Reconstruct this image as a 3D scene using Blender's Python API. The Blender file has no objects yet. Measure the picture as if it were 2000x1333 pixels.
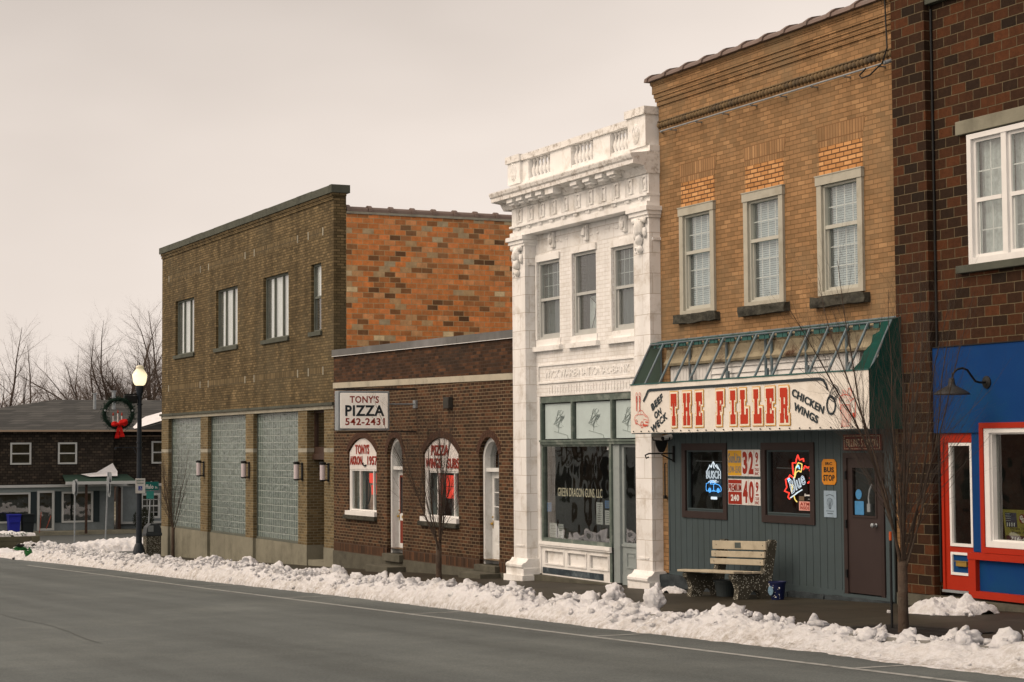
import bpy, bmesh, math, random
from mathutils import Vector, Matrix, noise, geometry
sc = bpy.context.scene
col = sc.collection
R = math.radians

# ------------------------------------------------------------------ camera
cd = bpy.data.cameras.new("camera")
cam = bpy.data.objects.new("camera", cd)
col.objects.link(cam)
YAW, PITCH, ROLL = R(25.5985), R(3.2268), R(-0.3758)
fw = Vector((-math.cos(YAW) * math.cos(PITCH), math.sin(YAW) * math.cos(PITCH), math.sin(PITCH)))
rt = fw.cross(Vector((0, 0, 1))).normalized()
up = rt.cross(fw)
rr = rt * math.cos(ROLL) + up * math.sin(ROLL)
uu = -rt * math.sin(ROLL) + up * math.cos(ROLL)
cam.matrix_world = Matrix(((rr.x, uu.x, -fw.x, 0), (rr.y, uu.y, -fw.y, 0), (rr.z, uu.z, -fw.z, 0), (0, 0, 0, 1)))
cd.sensor_width = 36
cd.lens = 66.015
cd.clip_start = 0.1
cd.clip_end = 3000
sc.camera = cam

# ------------------------------------------------------------------ world: overcast winter sky
SUN_DIR = Vector((-0.10, -0.76, 0.64)).normalized()      # towards the hidden sun
W = bpy.data.worlds.new("World")
sc.world = W
W.use_nodes = True
nt = W.node_tree
nt.nodes.clear()
wo = nt.nodes.new("ShaderNodeOutputWorld")
bg = nt.nodes.new("ShaderNodeBackground")
bg.inputs[1].default_value = 0.1
sky = nt.nodes.new("ShaderNodeTexSky")
sky.sky_type = 'NISHITA'
sky.sun_disc = False
sky.sun_elevation = math.asin(SUN_DIR.z)
sky.sun_rotation = math.atan2(SUN_DIR.x, SUN_DIR.y)
tc = nt.nodes.new("ShaderNodeTexCoord")
mp = nt.nodes.new("ShaderNodeMapping")
mp.inputs[3].default_value = (1.0, 1.0, 2.6)
mp.inputs[1].default_value = (3.1, 0.4, 1.7)
nz = nt.nodes.new("ShaderNodeTexNoise")
nz.inputs['Scale'].default_value = 2.4
nz.inputs['Detail'].default_value = 4
nz.inputs['Roughness'].default_value = 0.5
rp = nt.nodes.new("ShaderNodeValToRGB")
rp.color_ramp.elements[0].position = 0.30
rp.color_ramp.elements[0].color = (8.5, 7.5, 6.75, 1)
rp.color_ramp.elements[1].position = 0.62
rp.color_ramp.elements[1].color = (10.1, 8.95, 8.1, 1)
def math_(op, a=None, b=None, clamp=False):
    n = nt.nodes.new("ShaderNodeMath"); n.operation = op; n.use_clamp = clamp
    for i, v in enumerate((a, b)):
        if v is None: continue
        if isinstance(v, (int, float)): n.inputs[i].default_value = v
        else: nt.links.new(v, n.inputs[i])
    return n.outputs[0]
sp = nt.nodes.new("ShaderNodeSeparateXYZ")
nt.links.new(tc.outputs['Generated'], sp.inputs[0])
# heavier cloud low in the west, thinner and brighter cloud around the hidden sun
heavy = math_('MULTIPLY', math_('MULTIPLY_ADD', sp.outputs[2], 6.0, True), math_('MULTIPLY_ADD', sp.outputs[1], -3.6, True))
heavy.node.inputs[0].links[0].from_node.inputs[2].default_value = -0.62
heavy.node.inputs[1].links[0].from_node.inputs[2].default_value = 1.75
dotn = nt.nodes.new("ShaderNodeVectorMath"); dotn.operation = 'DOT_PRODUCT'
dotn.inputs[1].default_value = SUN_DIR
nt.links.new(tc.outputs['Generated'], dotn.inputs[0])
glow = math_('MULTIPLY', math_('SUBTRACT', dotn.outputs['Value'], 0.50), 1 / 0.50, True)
high = math_('MULTIPLY', math_('SUBTRACT', sp.outputs[2], 0.165), 11.0, True)
west = math_('MULTIPLY', math_('SUBTRACT', 0.55, sp.outputs[1]), 3.0, True)
dark = math_('ADD', math_('MULTIPLY', heavy, 0.07), math_('ADD', math_('MULTIPLY', high, 0.13), math_('MULTIPLY', west, 0.14)))
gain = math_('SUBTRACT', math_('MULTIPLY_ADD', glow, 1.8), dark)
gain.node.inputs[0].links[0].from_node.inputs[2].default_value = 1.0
ml = nt.nodes.new("ShaderNodeVectorMath"); ml.operation = 'SCALE'
mx = nt.nodes.new("ShaderNodeMixRGB")
mx.inputs[0].default_value = 0.99
nt.links.new(tc.outputs['Generated'], mp.inputs[0])
nt.links.new(mp.outputs[0], nz.inputs[0])
nt.links.new(nz.outputs[0], rp.inputs[0])
nt.links.new(rp.outputs[0], ml.inputs[0])
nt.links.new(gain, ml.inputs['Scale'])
nt.links.new(sky.outputs[0], mx.inputs[1])
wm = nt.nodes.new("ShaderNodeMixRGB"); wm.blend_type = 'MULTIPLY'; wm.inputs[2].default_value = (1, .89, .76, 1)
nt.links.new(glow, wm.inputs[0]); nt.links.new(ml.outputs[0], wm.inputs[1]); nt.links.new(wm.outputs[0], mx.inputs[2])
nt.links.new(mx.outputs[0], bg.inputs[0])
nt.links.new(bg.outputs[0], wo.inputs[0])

# ------------------------------------------------------------------ sun behind thick cloud
ld = bpy.data.lights.new("sun", 'SUN')
ld.energy = 1.0
ld.angle = R(25)
ld.color = (1.0, 0.86, 0.70)
sun = bpy.data.objects.new("sun", ld)
col.objects.link(sun)
sd = SUN_DIR
sun.rotation_euler = (-sd).to_track_quat('-Z', 'Y').to_euler()
sun.location = (0, -20, 40)
sc.view_settings.view_transform = 'Standard'
sc.view_settings.look = 'None'
sc.view_settings.exposure = 0.0
sc.view_settings.gamma = 1
sc.render.engine = 'CYCLES'

# ------------------------------------------------------------------ helpers
def lin(c):
    c = c / 255.0
    return c / 12.92 if c <= 0.04045 else ((c + 0.055) / 1.055) ** 2.4

def C(r, g, b, k=1.0):
    """base colour of a surface whose tone under this sky is r,g,b"""
    return (min(.9, lin(r) / .95 * k), min(.9, lin(g) / .85 * k), min(.9, lin(b) / .74 * k), 1)

MATS = {}
def mat(name, c, rough=.8, var=.12, vscale=3.0, bump=0.0, bscale=60.0, metal=0.0, spec=.2, stain=None, sscale=1.0, samt=.5):
    m = bpy.data.materials.new(name)
    m.use_nodes = True
    n = m.node_tree.nodes; l = m.node_tree.links
    p = n['Principled BSDF']
    p.inputs['Roughness'].default_value = rough
    p.inputs['Metallic'].default_value = metal
    p.inputs['Specular IOR Level'].default_value = spec
    g = n.new('ShaderNodeNewGeometry')
    t = n.new('ShaderNodeTexNoise'); t.inputs['Scale'].default_value = vscale; t.inputs['Detail'].default_value = 8
    t.inputs['Roughness'].default_value = .65
    l.new(g.outputs['Position'], t.inputs[0])
    r = n.new('ShaderNodeValToRGB')
    r.color_ramp.elements[0].position = .3; r.color_ramp.elements[1].position = .7
    r.color_ramp.elements[0].color = (c[0] * (1 - var), c[1] * (1 - var), c[2] * (1 - var), 1)
    r.color_ramp.elements[1].color = (min(.95, c[0] * (1 + var)), min(.95, c[1] * (1 + var)), min(.95, c[2] * (1 + var)), 1)
    l.new(t.outputs[0], r.inputs[0])
    last = r.outputs[0]
    if stain:
        t2 = n.new('ShaderNodeTexNoise'); t2.inputs['Scale'].default_value = sscale; t2.inputs['Detail'].default_value = 9
        t2.inputs['Roughness'].default_value = .7
        l.new(g.outputs['Position'], t2.inputs[0])
        r2 = n.new('ShaderNodeValToRGB')
        r2.color_ramp.elements[0].position = .5; r2.color_ramp.elements[0].color = (0, 0, 0, 1)
        r2.color_ramp.elements[1].position = .68; r2.color_ramp.elements[1].color = (samt, samt, samt, 1)
        l.new(t2.outputs[0], r2.inputs[0])
        mm = n.new('ShaderNodeMixRGB'); l.new(r2.outputs[0], mm.inputs[0]); l.new(last, mm.inputs[1]); mm.inputs[2].default_value = stain
        last = mm.outputs[0]
    l.new(last, p.inputs['Base Color'])
    if bump:
        t3 = n.new('ShaderNodeTexNoise'); t3.inputs['Scale'].default_value = bscale; t3.inputs['Detail'].default_value = 4
        l.new(g.outputs['Position'], t3.inputs[0])
        b = n.new('ShaderNodeBump'); b.inputs['Strength'].default_value = bump; b.inputs['Distance'].default_value = .02
        l.new(t3.outputs[0], b.inputs['Height']); l.new(b.outputs[0], p.inputs['Normal'])
    MATS[name] = m
    return m

def emis(name, c, s):
    m = bpy.data.materials.new(name); m.use_nodes = True
    n = m.node_tree.nodes; l = m.node_tree.links; n.clear()
    o = n.new('ShaderNodeOutputMaterial'); e = n.new('ShaderNodeEmission')
    e.inputs[0].default_value = c; e.inputs[1].default_value = s
    l.new(e.outputs[0], o.inputs[0])
    return m

def bricks(name, cols, mortar, w, h, ms=.010, rough=.85, stain=None, sscale=.6, samt=.5, vertical=False, offset=.5, grime=.25, bump=.5, gscale=2.0, smooth=.2, streak=0.0):
    """cols: list of (position, colour) for a constant-per-brick ramp"""
    m = bpy.data.materials.new(name); m.use_nodes = True
    n = m.node_tree.nodes; l = m.node_tree.links
    p = n['Principled BSDF']; p.inputs['Roughness'].default_value = rough; p.inputs['Specular IOR Level'].default_value = .12
    g = n.new('ShaderNodeNewGeometry'); s = n.new('ShaderNodeSeparateXYZ'); l.new(g.outputs['Position'], s.inputs[0])
    a = n.new('ShaderNodeMath'); a.operation = 'ADD'; l.new(s.outputs[0], a.inputs[0]); l.new(s.outputs[1], a.inputs[1])
    a2 = n.new('ShaderNodeMath'); a2.operation = 'ADD'; a2.inputs[1].default_value = 200.0; l.new(a.outputs[0], a2.inputs[0])
    z2 = n.new('ShaderNodeMath'); z2.operation = 'ADD'; z2.inputs[1].default_value = 20.0; l.new(s.outputs[2], z2.inputs[0])
    # slight unevenness of the courses
    wn = n.new('ShaderNodeTexNoise'); wn.inputs['Scale'].default_value = 1.7; l.new(g.outputs['Position'], wn.inputs[0])
    wz = n.new('ShaderNodeMath'); wz.operation = 'MULTIPLY_ADD'; wz.inputs[1].default_value = .012
    l.new(wn.outputs[0], wz.inputs[0]); l.new(z2.outputs[0], wz.inputs[2])
    cv = n.new('ShaderNodeCombineXYZ')
    if vertical:
        l.new(wz.outputs[0], cv.inputs[0]); l.new(a2.outputs[0], cv.inputs[1])
    else:
        l.new(a2.outputs[0], cv.inputs[0]); l.new(wz.outputs[0], cv.inputs[1])
    b = n.new('ShaderNodeTexBrick')
    b.offset = offset
    b.inputs['Scale'].default_value = 1
    b.inputs['Color1'].default_value = (0, 0, 0, 1); b.inputs['Color2'].default_value = (1, 1, 1, 1); b.inputs['Mortar'].default_value = (.5, .5, .5, 1)
    b.inputs['Mortar Size'].default_value = ms; b.inputs['Mortar Smooth'].default_value = smooth
    b.inputs['Brick Width'].default_value = w; b.inputs['Row Height'].default_value = h
    l.new(cv.outputs[0], b.inputs[0])
    r = n.new('ShaderNodeValToRGB'); cr = r.color_ramp; cr.interpolation = 'LINEAR'
    cr.elements[0].position = cols[0][0]; cr.elements[0].color = cols[0][1]
    cr.elements[1].position = cols[-1][0]; cr.elements[1].color = cols[-1][1]
    for pos, c in cols[1:-1]:
        e = cr.elements.new(pos); e.color = c
    l.new(b.outputs['Color'], r.inputs[0])
    # grime over bricks
    t = n.new('ShaderNodeTexNoise'); t.inputs['Scale'].default_value = gscale; t.inputs['Detail'].default_value = 10; t.inputs['Roughness'].default_value = .7
    l.new(g.outputs['Position'], t.inputs[0])
    gr = n.new('ShaderNodeMapRange'); gr.inputs[1].default_value = .3; gr.inputs[2].default_value = .7
    gr.inputs[3].default_value = 1 - grime; gr.inputs[4].default_value = 1 + grime * .7
    l.new(t.outputs[0], gr.inputs[0])
    mo = n.new('ShaderNodeMixRGB'); l.new(b.outputs['Fac'], mo.inputs[0]); l.new(r.outputs[0], mo.inputs[1]); mo.inputs[2].default_value = mortar
    mu = n.new('ShaderNodeVectorMath'); mu.operation = 'SCALE'; l.new(mo.outputs[0], mu.inputs[0]); l.new(gr.outputs[0], mu.inputs['Scale'])
    last = mu.outputs[0]
    if streak:
        sm = n.new('ShaderNodeMapping'); sm.inputs[3].default_value = (1.6, 1.6, .13); l.new(g.outputs['Position'], sm.inputs[0])
        s3 = n.new('ShaderNodeTexNoise'); s3.inputs['Scale'].default_value = 1.4; s3.inputs['Detail'].default_value = 6; l.new(sm.outputs[0], s3.inputs[0])
        s4 = n.new('ShaderNodeMapRange'); s4.inputs[1].default_value = .35; s4.inputs[2].default_value = .65; s4.inputs[3].default_value = 1 - streak; s4.inputs[4].default_value = 1 + streak * .4
        l.new(s3.outputs[0], s4.inputs[0])
        m3 = n.new('ShaderNodeVectorMath'); m3.operation = 'SCALE'; l.new(last, m3.inputs[0]); l.new(s4.outputs[0], m3.inputs['Scale']); last = m3.outputs[0]
    if stain:
        t2 = n.new('ShaderNodeTexNoise'); t2.inputs['Scale'].default_value = sscale; t2.inputs['Detail'].default_value = 9; t2.inputs['Roughness'].default_value = .7
        l.new(g.outputs['Position'], t2.inputs[0])
        r2 = n.new('ShaderNodeValToRGB'); r2.color_ramp.elements[0].position = .5; r2.color_ramp.elements[0].color = (0, 0, 0, 1)
        r2.color_ramp.elements[1].position = .7; r2.color_ramp.elements[1].color = (samt, samt, samt, 1); l.new(t2.outputs[0], r2.inputs[0])
        m4 = n.new('ShaderNodeMixRGB'); l.new(r2.outputs[0], m4.inputs[0]); l.new(last, m4.inputs[1]); m4.inputs[2].default_value = stain; last = m4.outputs[0]
    l.new(last, p.inputs['Base Color'])
    # relief
    inv = n.new('ShaderNodeMath'); inv.operation = 'SUBTRACT'; inv.inputs[0].default_value = 1; l.new(b.outputs['Fac'], inv.inputs[1])
    t5 = n.new('ShaderNodeTexNoise'); t5.inputs['Scale'].default_value = 70; t5.inputs['Detail'].default_value = 3; l.new(g.outputs['Position'], t5.inputs[0])
    ma = n.new('ShaderNodeMath'); ma.operation = 'MULTIPLY_ADD'; ma.inputs[1].default_value = .45; l.new(t5.outputs[0], ma.inputs[0]); l.new(inv.outputs[0], ma.inputs[2])
    bp = n.new('ShaderNodeBump'); bp.inputs['Strength'].default_value = bump; bp.inputs['Distance'].default_value = .012
    l.new(ma.outputs[0], bp.inputs['Height']); l.new(bp.outputs[0], p.inputs['Normal'])
    return m

def glassmat(name, tint=(.8, .86, .84), k=1.7, rough=.02, dirt=0.0, wave=.15):
    m = bpy.data.materials.new(name); m.use_nodes = True
    n = m.node_tree.nodes; l = m.node_tree.links; n.clear()
    o = n.new('ShaderNodeOutputMaterial'); t = n.new('ShaderNodeBsdfTransparent'); g = n.new('ShaderNodeBsdfGlossy')
    t.inputs[0].default_value = (tint[0] ** .5, tint[1] ** .5, tint[2] ** .5, 1); g.inputs['Roughness'].default_value = rough; g.inputs[0].default_value = (.95, .95, .95, 1)
    f = n.new('ShaderNodeFresnel'); f.inputs[0].default_value = 1.5
    mu = n.new('ShaderNodeMath'); mu.operation = 'MULTIPLY'; mu.inputs[1].default_value = k; mu.use_clamp = True
    # only the outer face reflects; light leaving the sheet passes straight on
    bf = n.new('ShaderNodeNewGeometry'); ib = n.new('ShaderNodeMath'); ib.operation = 'SUBTRACT'; ib.inputs[0].default_value = 1; l.new(bf.outputs['Backfacing'], ib.inputs[1])
    m0 = n.new('ShaderNodeMath'); m0.operation = 'MULTIPLY'; l.new(f.outputs[0], m0.inputs[0]); l.new(ib.outputs[0], m0.inputs[1]); l.new(m0.outputs[0], mu.inputs[0])
    ge = n.new('ShaderNodeNewGeometry'); nz = n.new('ShaderNodeTexNoise'); nz.inputs['Scale'].default_value = 2.2; nz.inputs['Detail'].default_value = 1
    l.new(ge.outputs['Position'], nz.inputs[0])
    b = n.new('ShaderNodeBump'); b.inputs['Strength'].default_value = wave; b.inputs['Distance'].default_value = .02
    l.new(nz.outputs[0], b.inputs['Height']); l.new(b.outputs[0], g.inputs['Normal'])
    mx = n.new('ShaderNodeMixShader'); l.new(mu.outputs[0], mx.inputs[0]); l.new(t.outputs[0], mx.inputs[1]); l.new(g.outputs[0], mx.inputs[2])
    last = mx.outputs[0]
    if dirt:
        d = n.new('ShaderNodeBsdfDiffuse'); d.inputs[0].default_value = (.5, .52, .5, 1)
        m2 = n.new('ShaderNodeMixShader'); m2.inputs[0].default_value = dirt; l.new(last, m2.inputs[1]); l.new(d.outputs[0], m2.inputs[2]); last = m2.outputs[0]
    l.new(last, o.inputs[0])
    return m

ORG = {}
def empty(name, loc, label, cat, group=None, rz=0):
    o = bpy.data.objects.new(name, None); col.objects.link(o)
    o.location = loc; o.rotation_euler = (0, 0, rz); o.empty_display_size = .2
    o['label'] = label; o['category'] = cat
    if group: o['group'] = group
    ORG[o.name] = Vector(loc)
    return o

def tag(o, label=None, cat=None, group=None, kind=None):
    if label: o['label'] = label
    if cat: o['category'] = cat
    if group: o['group'] = group
    if kind: o['kind'] = kind
    return o

def copy_tree(o, parent=None):
    c = o.copy(); col.objects.link(c); c.parent = parent
    for ch in list(o.children): copy_tree(ch, c)
    return c

class MB:
    def __init__(s): s.v = []; s.f = []; s.ad = None
    def add(s, vs, fs):
        b = len(s.v); s.v += [tuple(v) for v in vs]; s.f += [tuple(i + b for i in f) for f in fs]
        return s
    def box(s, x0, x1, y0, y1, z0, z1):
        return s.add([(x0, y0, z0), (x1, y0, z0), (x1, y1, z0), (x0, y1, z0), (x0, y0, z1), (x1, y0, z1), (x1, y1, z1), (x0, y1, z1)],
                     [(0, 3, 2, 1), (4, 5, 6, 7), (0, 1, 5, 4), (1, 2, 6, 5), (2, 3, 7, 6), (3, 0, 4, 7)])
    def bev(s, x0, x1, y0, y1, z0, z1, b=.01):
        """box with bevelled edges"""
        bm = bmesh.new(); bmesh.ops.create_cube(bm, size=1)
        for v in bm.verts:
            v.co = Vector(((x0 + x1) / 2 + v.co.x * (x1 - x0), (y0 + y1) / 2 + v.co.y * (y1 - y0), (z0 + z1) / 2 + v.co.z * (z1 - z0)))
        bmesh.ops.bevel(bm, geom=bm.edges[:], offset=b, segments=2, affect='EDGES', profile=.6)
        s.bm(bm); return s
    def bm(s, bm, M=None):
        bm.verts.index_update()
        s.add([(M @ v.co if M else v.co) for v in bm.verts], [[v.index for v in f.verts] for f in bm.faces]); bm.free(); return s
    def hexa(s, bl, tl, br, tr, y0, y1):
        """box with sloping bottom/top: corners (x,z)"""
        P = [bl, br, tr, tl]
        return s.plate([P], y0, y1)
    def plate(s, loops, a0, a1, axis='y'):
        """flat plate with holes; loops of (u,z); thickness a0..a1 along axis"""
        def pt(u, z, a): return (u, a, z) if axis == 'y' else (a, u, z)
        pts = [Vector((u, z, 0)) for lp in loops for u, z in lp]
        tris = geometry.tessellate_polygon([[Vector((u, z, 0)) for u, z in lp] for lp in loops])
        n = len(pts)
        vs = [pt(p.x, p.y, a0) for p in pts] + [pt(p.x, p.y, a1) for p in pts]
        fs = []
        for t in tris:
            a, b, c = [pts[i] for i in t]
            cr = (b.x - a.x) * (c.y - a.y) - (b.y - a.y) * (c.x - a.x)
            if abs(cr) < 1e-12: continue
            ccw = cr > 0
            if axis == 'x': ccw = not ccw
            t = list(t)
            if not ccw: t = t[::-1]
            fs.append(tuple(t)); fs.append(tuple(i + n for i in t[::-1]))
        k = 0
        for li, lp in enumerate(loops):
            m = len(lp)
            area = sum(lp[i][0] * lp[(i + 1) % m][1] - lp[(i + 1) % m][0] * lp[i][1] for i in range(m))
            for i in range(m):
                a = k + i; b = k + (i + 1) % m
                f = (a, a + n, b + n, b)
                if (area > 0) == (li > 0): f = f[::-1]
                if axis == 'x': f = f[::-1]
                fs.append(f)
            k += m
        return s.add(vs, fs)
    def prism(s, poly, x0, x1):
        """profile of (y,z) swept along x"""
        n = len(poly)
        vs = [(x0, y, z) for y, z in poly] + [(x1, y, z) for y, z in poly]
        fs = [tuple(range(n)), tuple(range(2 * n - 1, n - 1, -1))] + [(i, i + n, (i + 1) % n + n, (i + 1) % n) for i in range(n)]
        return s.add(vs, fs)
    def tube(s, pts, r, n=6, r1=None, cap=True):
        pts = [Vector(p) for p in pts]; m = len(pts)
        vs = []; prev = None
        for i, p in enumerate(pts):
            d = (pts[min(i + 1, m - 1)] - pts[max(i - 1, 0)])
            if d.length < 1e-9: d = Vector((0, 0, 1))
            d.normalize()
            if prev is None:
                a = Vector((0, 0, 1)) if abs(d.z) < .9 else Vector((1, 0, 0))
                u = d.cross(a).normalized()
            else:
                u = (prev - d * prev.dot(d))
                u = u.normalized() if u.length > 1e-6 else d.orthogonal().normalized()
            prev = u; w = d.cross(u)
            rad = r if not isinstance(r, (list, tuple)) else r[i]
            if r1 is not None: rad = r + (r1 - r) * i / max(1, m - 1)
            for k in range(n):
                t = 2 * math.pi * k / n
                vs.append(p + (u * math.cos(t) + w * math.sin(t)) * rad)
        fs = []
        for i in range(m - 1):
            for k in range(n):
                a = i * n + k; b = i * n + (k + 1) % n
                fs.append((a, b, b + n, a + n))
        if cap and n > 2:
            fs.append(tuple(range(n - 1, -1, -1))); fs.append(tuple((m - 1) * n + k for k in range(n)))
        return s.add(vs, fs)
    def lathe(s, prof, c, n=20, axis='z'):
        """prof: (radius, height) list about c"""
        vs = []; fs = []
        for r, h in prof:
            for k in range(n):
                t = 2 * math.pi * k / n
                if axis == 'z': vs.append((c[0] + r * math.cos(t), c[1] + r * math.sin(t), c[2] + h))
                elif axis == 'y': vs.append((c[0] + r * math.cos(t), c[1] + h, c[2] + r * math.sin(t)))
                else: vs.append((c[0] + h, c[1] + r * math.cos(t), c[2] + r * math.sin(t)))
        for i in range(len(prof) - 1):
            for k in range(n):
                a = i * n + k; b = i * n + (k + 1) % n
                fs.append((a, b, b + n, a + n))
        fs.append(tuple(range(n - 1, -1, -1))); fs.append(tuple((len(prof) - 1) * n + k for k in range(n)))
        return s.add(vs, fs)
    def blob(s, c, r, seed, sub=2, rough=.35, fl=None):
        bm = bmesh.new(); bmesh.ops.create_icosphere(bm, subdivisions=sub, radius=1)
        rx, ry, rz = r if isinstance(r, (tuple, list)) else (r, r, r)
        for v in bm.verts:
            k = 1 + rough * (noise.noise(v.co * 1.3 + Vector((seed * 7.1, seed * 3.3, 0))) + .5 * noise.noise(v.co * 3.1 + Vector((seed, 0, seed * 5))))
            v.co = Vector((v.co.x * rx * k + c[0], v.co.y * ry * k + c[1], v.co.z * rz * k + c[2]))
        return s.bm(bm)
    def text(s, txt, u0, u1, z0, z1, a, axis='y', rot=0, bold=0.0, th=.004, outline=0, shear=0):
        """lettering stretched into the box u0..u1 x z0..z1; reads from -Y (axis y) or from +X (axis x)"""
        cu = bpy.data.curves.new("t", 'FONT'); cu.body = txt; cu.size = 1; cu.offset = bold; cu.shear = shear; cu.space_character = 1.05 + 1.6 * bold
        cu.resolution_u = 3
        if outline:
            cu.fill_mode = 'NONE'; cu.bevel_depth = outline; cu.bevel_resolution = 1
        else:
            cu.extrude = .001
        ob = bpy.data.objects.new("t", cu); col.objects.link(ob)
        dg = bpy.context.evaluated_depsgraph_get(); me = bpy.data.meshes.new_from_object(ob.evaluated_get(dg))
        vs = [v.co.copy() for v in me.vertices]; fs = [tuple(p.vertices) for p in me.polygons]
        bpy.data.objects.remove(ob); bpy.data.curves.remove(cu); bpy.data.meshes.remove(me)
        if not vs: return s
        ax = min(v.x for v in vs); bx = max(v.x for v in vs); ay = min(v.y for v in vs); by = max(v.y for v in vs)
        cx, cz = (u0 + u1) / 2, (z0 + z1) / 2; out = []
        zs = 1 if outline else 0
        for v in vs:
            x = ((v.x - ax) / max(1e-6, bx - ax) - .5) * (u1 - u0); z = ((v.y - ay) / max(1e-6, by - ay) - .5) * (z1 - z0)
            x, z = x * math.cos(rot) - z * math.sin(rot), x * math.sin(rot) + z * math.cos(rot)
            d = v.z * ((z1 - z0) if outline else th / .001)
            out.append((cx + x, a - d, cz + z) if axis == 'y' else (a + d, cx + x, cz + z))
        return s.add(out, fs)
    def build(s, name, m, parent=None, smooth=False, bevel=0):
        me = bpy.data.meshes.new(name)
        o = bpy.data.objects.new(name, me); col.objects.link(o)
        org = Vector((0, 0, 0))
        if parent is not None:
            p = parent
            org = ORG.get(p.name, Vector((0, 0, 0))); o.parent = p
        elif s.v:
            xs = [v[0] for v in s.v]; ys = [v[1] for v in s.v]; zs = [v[2] for v in s.v]
            org = Vector(((min(xs) + max(xs)) / 2, (min(ys) + max(ys)) / 2, min(zs))); o.location = org
        me.from_pydata([(v[0] - org.x, v[1] - org.y, v[2] - org.z) for v in s.v], [], s.f); me.update()
        ORG[o.name] = org
        if isinstance(m, (list, tuple)):
            for q in m: me.materials.append(q)
        elif m: me.materials.append(m)
        if smooth:
            for p in me.polygons: p.use_smooth = True
        return o

def zp(x):
    """height of the pavement along the street (it falls away to the left)"""
    if x > -78: return -1.552 + .0325 * x
    if x > -100: return -4.087 + (x + 78) / 22 * .313
    return -4.40
def zr(x): return zp(x) - .17
def yc(x): return 12.55 + max(0, (-17 - x)) * .030       # kerb line
# ================================================================== materials
M = {}
def addcoords(m): return m
M['asphalt'] = mat('asphalt', C(109, 110, 103, .64), .75, .10, .9, bump=.5, bscale=140, stain=C(132, 132, 122, .62), sscale=.3, samt=.6)
def speckle(m, sc_=38, amt=.42, tracks=True):
    n = m.node_tree.nodes; l = m.node_tree.links; p = n['Principled BSDF']; src = p.inputs['Base Color'].links[0].from_socket
    g = n.new('ShaderNodeNewGeometry'); t = n.new('ShaderNodeTexNoise'); t.inputs['Scale'].default_value = sc_; t.inputs['Detail'].default_value = 6; t.inputs['Roughness'].default_value = .8; l.new(g.outputs['Position'], t.inputs[0])
    r = n.new('ShaderNodeMapRange'); r.inputs[1].default_value = .3; r.inputs[2].default_value = .7; r.inputs[3].default_value = 1 - amt; r.inputs[4].default_value = 1 + amt; l.new(t.outputs[0], r.inputs[0])
    last = r.outputs[0]
    if tracks:
        mp_ = n.new('ShaderNodeMapping'); mp_.inputs[3].default_value = (.05, 1.3, 1); l.new(g.outputs['Position'], mp_.inputs[0])
        t2 = n.new('ShaderNodeTexNoise'); t2.inputs['Scale'].default_value = 1.0; t2.inputs['Detail'].default_value = 5; l.new(mp_.outputs[0], t2.inputs[0])
        r2 = n.new('ShaderNodeMapRange'); r2.inputs[1].default_value = .35; r2.inputs[2].default_value = .65; r2.inputs[3].default_value = .84; r2.inputs[4].default_value = 1.14; l.new(t2.outputs[0], r2.inputs[0])
        m2 = n.new('ShaderNodeMath'); m2.operation = 'MULTIPLY'; l.new(last, m2.inputs[0]); l.new(r2.outputs[0], m2.inputs[1]); last = m2.outputs[0]
    v = n.new('ShaderNodeVectorMath'); v.operation = 'SCALE'; l.new(src, v.inputs[0]); l.new(last, v.inputs['Scale']); l.new(v.outputs[0], p.inputs['Base Color'])
speckle(M['asphalt'])
M['asphalt_dark'] = mat('asphalt_dark', C(96, 96, 90, .62), .7, .12, 1.5, bump=.3, bscale=150, stain=C(112, 110, 104, .62), sscale=.3)
M['walk'] = bricks('walk', [(0, C(64, 57, 45, .66)), (.5, C(70, 62, 49, .66)), (1, C(77, 69, 55, .66))], C(40, 36, 28, .66), 1.52, 1.52, ms=.016, rough=.55, offset=0, grime=.22, bump=.25, stain=C(52, 48, 38, .66), sscale=.9, samt=.8, gscale=1.1)
# the pavement joints run along X and Y: swap the brick vector for a flat surface
_n = M['walk'].node_tree
for q in _n.nodes:
    if q.type == 'TEX_BRICK':
        g_ = [x for x in _n.nodes if x.type == 'NEW_GEOMETRY'][0]
        _n.links.new(g_.outputs['Position'], q.inputs[0])
M['kerb'] = mat('kerb', C(120, 114, 104), .85, .2, 5, bump=.3)
M['paint'] = mat('paint', C(182, 176, 164, .66), .8, .1, 9, stain=C(112, 112, 102, .62), sscale=7, samt=.95)
M['earth'] = mat('earth', C(96, 88, 68), .95, .3, .8, bump=.4, stain=C(190, 180, 168), sscale=.12, samt=.6)
M['white'] = mat('white_paint', C(230, 219, 205), .6, .05, 2.5, bump=.12, bscale=25, stain=C(166, 150, 128), sscale=2.6, samt=.5)
M['white_clean'] = mat('white_trim', C(218, 208, 195), .55, .05, 3)
M['stone'] = mat('stone', C(150, 140, 120), .85, .14, 4, bump=.3, stain=C(98, 92, 78), sscale=2.2, samt=.6)
M['stone_dark'] = mat('stone_dark', C(66, 62, 52), .95, .45, 9, bump=1.0, bscale=24, stain=C(38, 36, 32), sscale=5, samt=.8)
M['conc'] = mat('concrete', C(128, 120, 100), .85, .12, 2.2, bump=.3, stain=C(92, 86, 70), sscale=1.3, samt=.6)
M['conc_dark'] = mat('concrete_dark', C(88, 82, 68), .9, .2, 3, bump=.5, stain=C(58, 55, 46), sscale=1.6, samt=.7)
M['dark'] = mat('interior_dark', (.012, .012, .012, 1), .9, .2)
M['dim'] = mat('interior_dim', (.07, .075, .066, 1), .9, .6, 1.5)
M['iron'] = mat('black_iron', (.012, .013, .014, 1), .5, .2, 8)
M['galv'] = mat('galvanised', C(140, 140, 136), .5, .15, 8, metal=.3)
M['glass'] = glassmat('glass')
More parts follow.
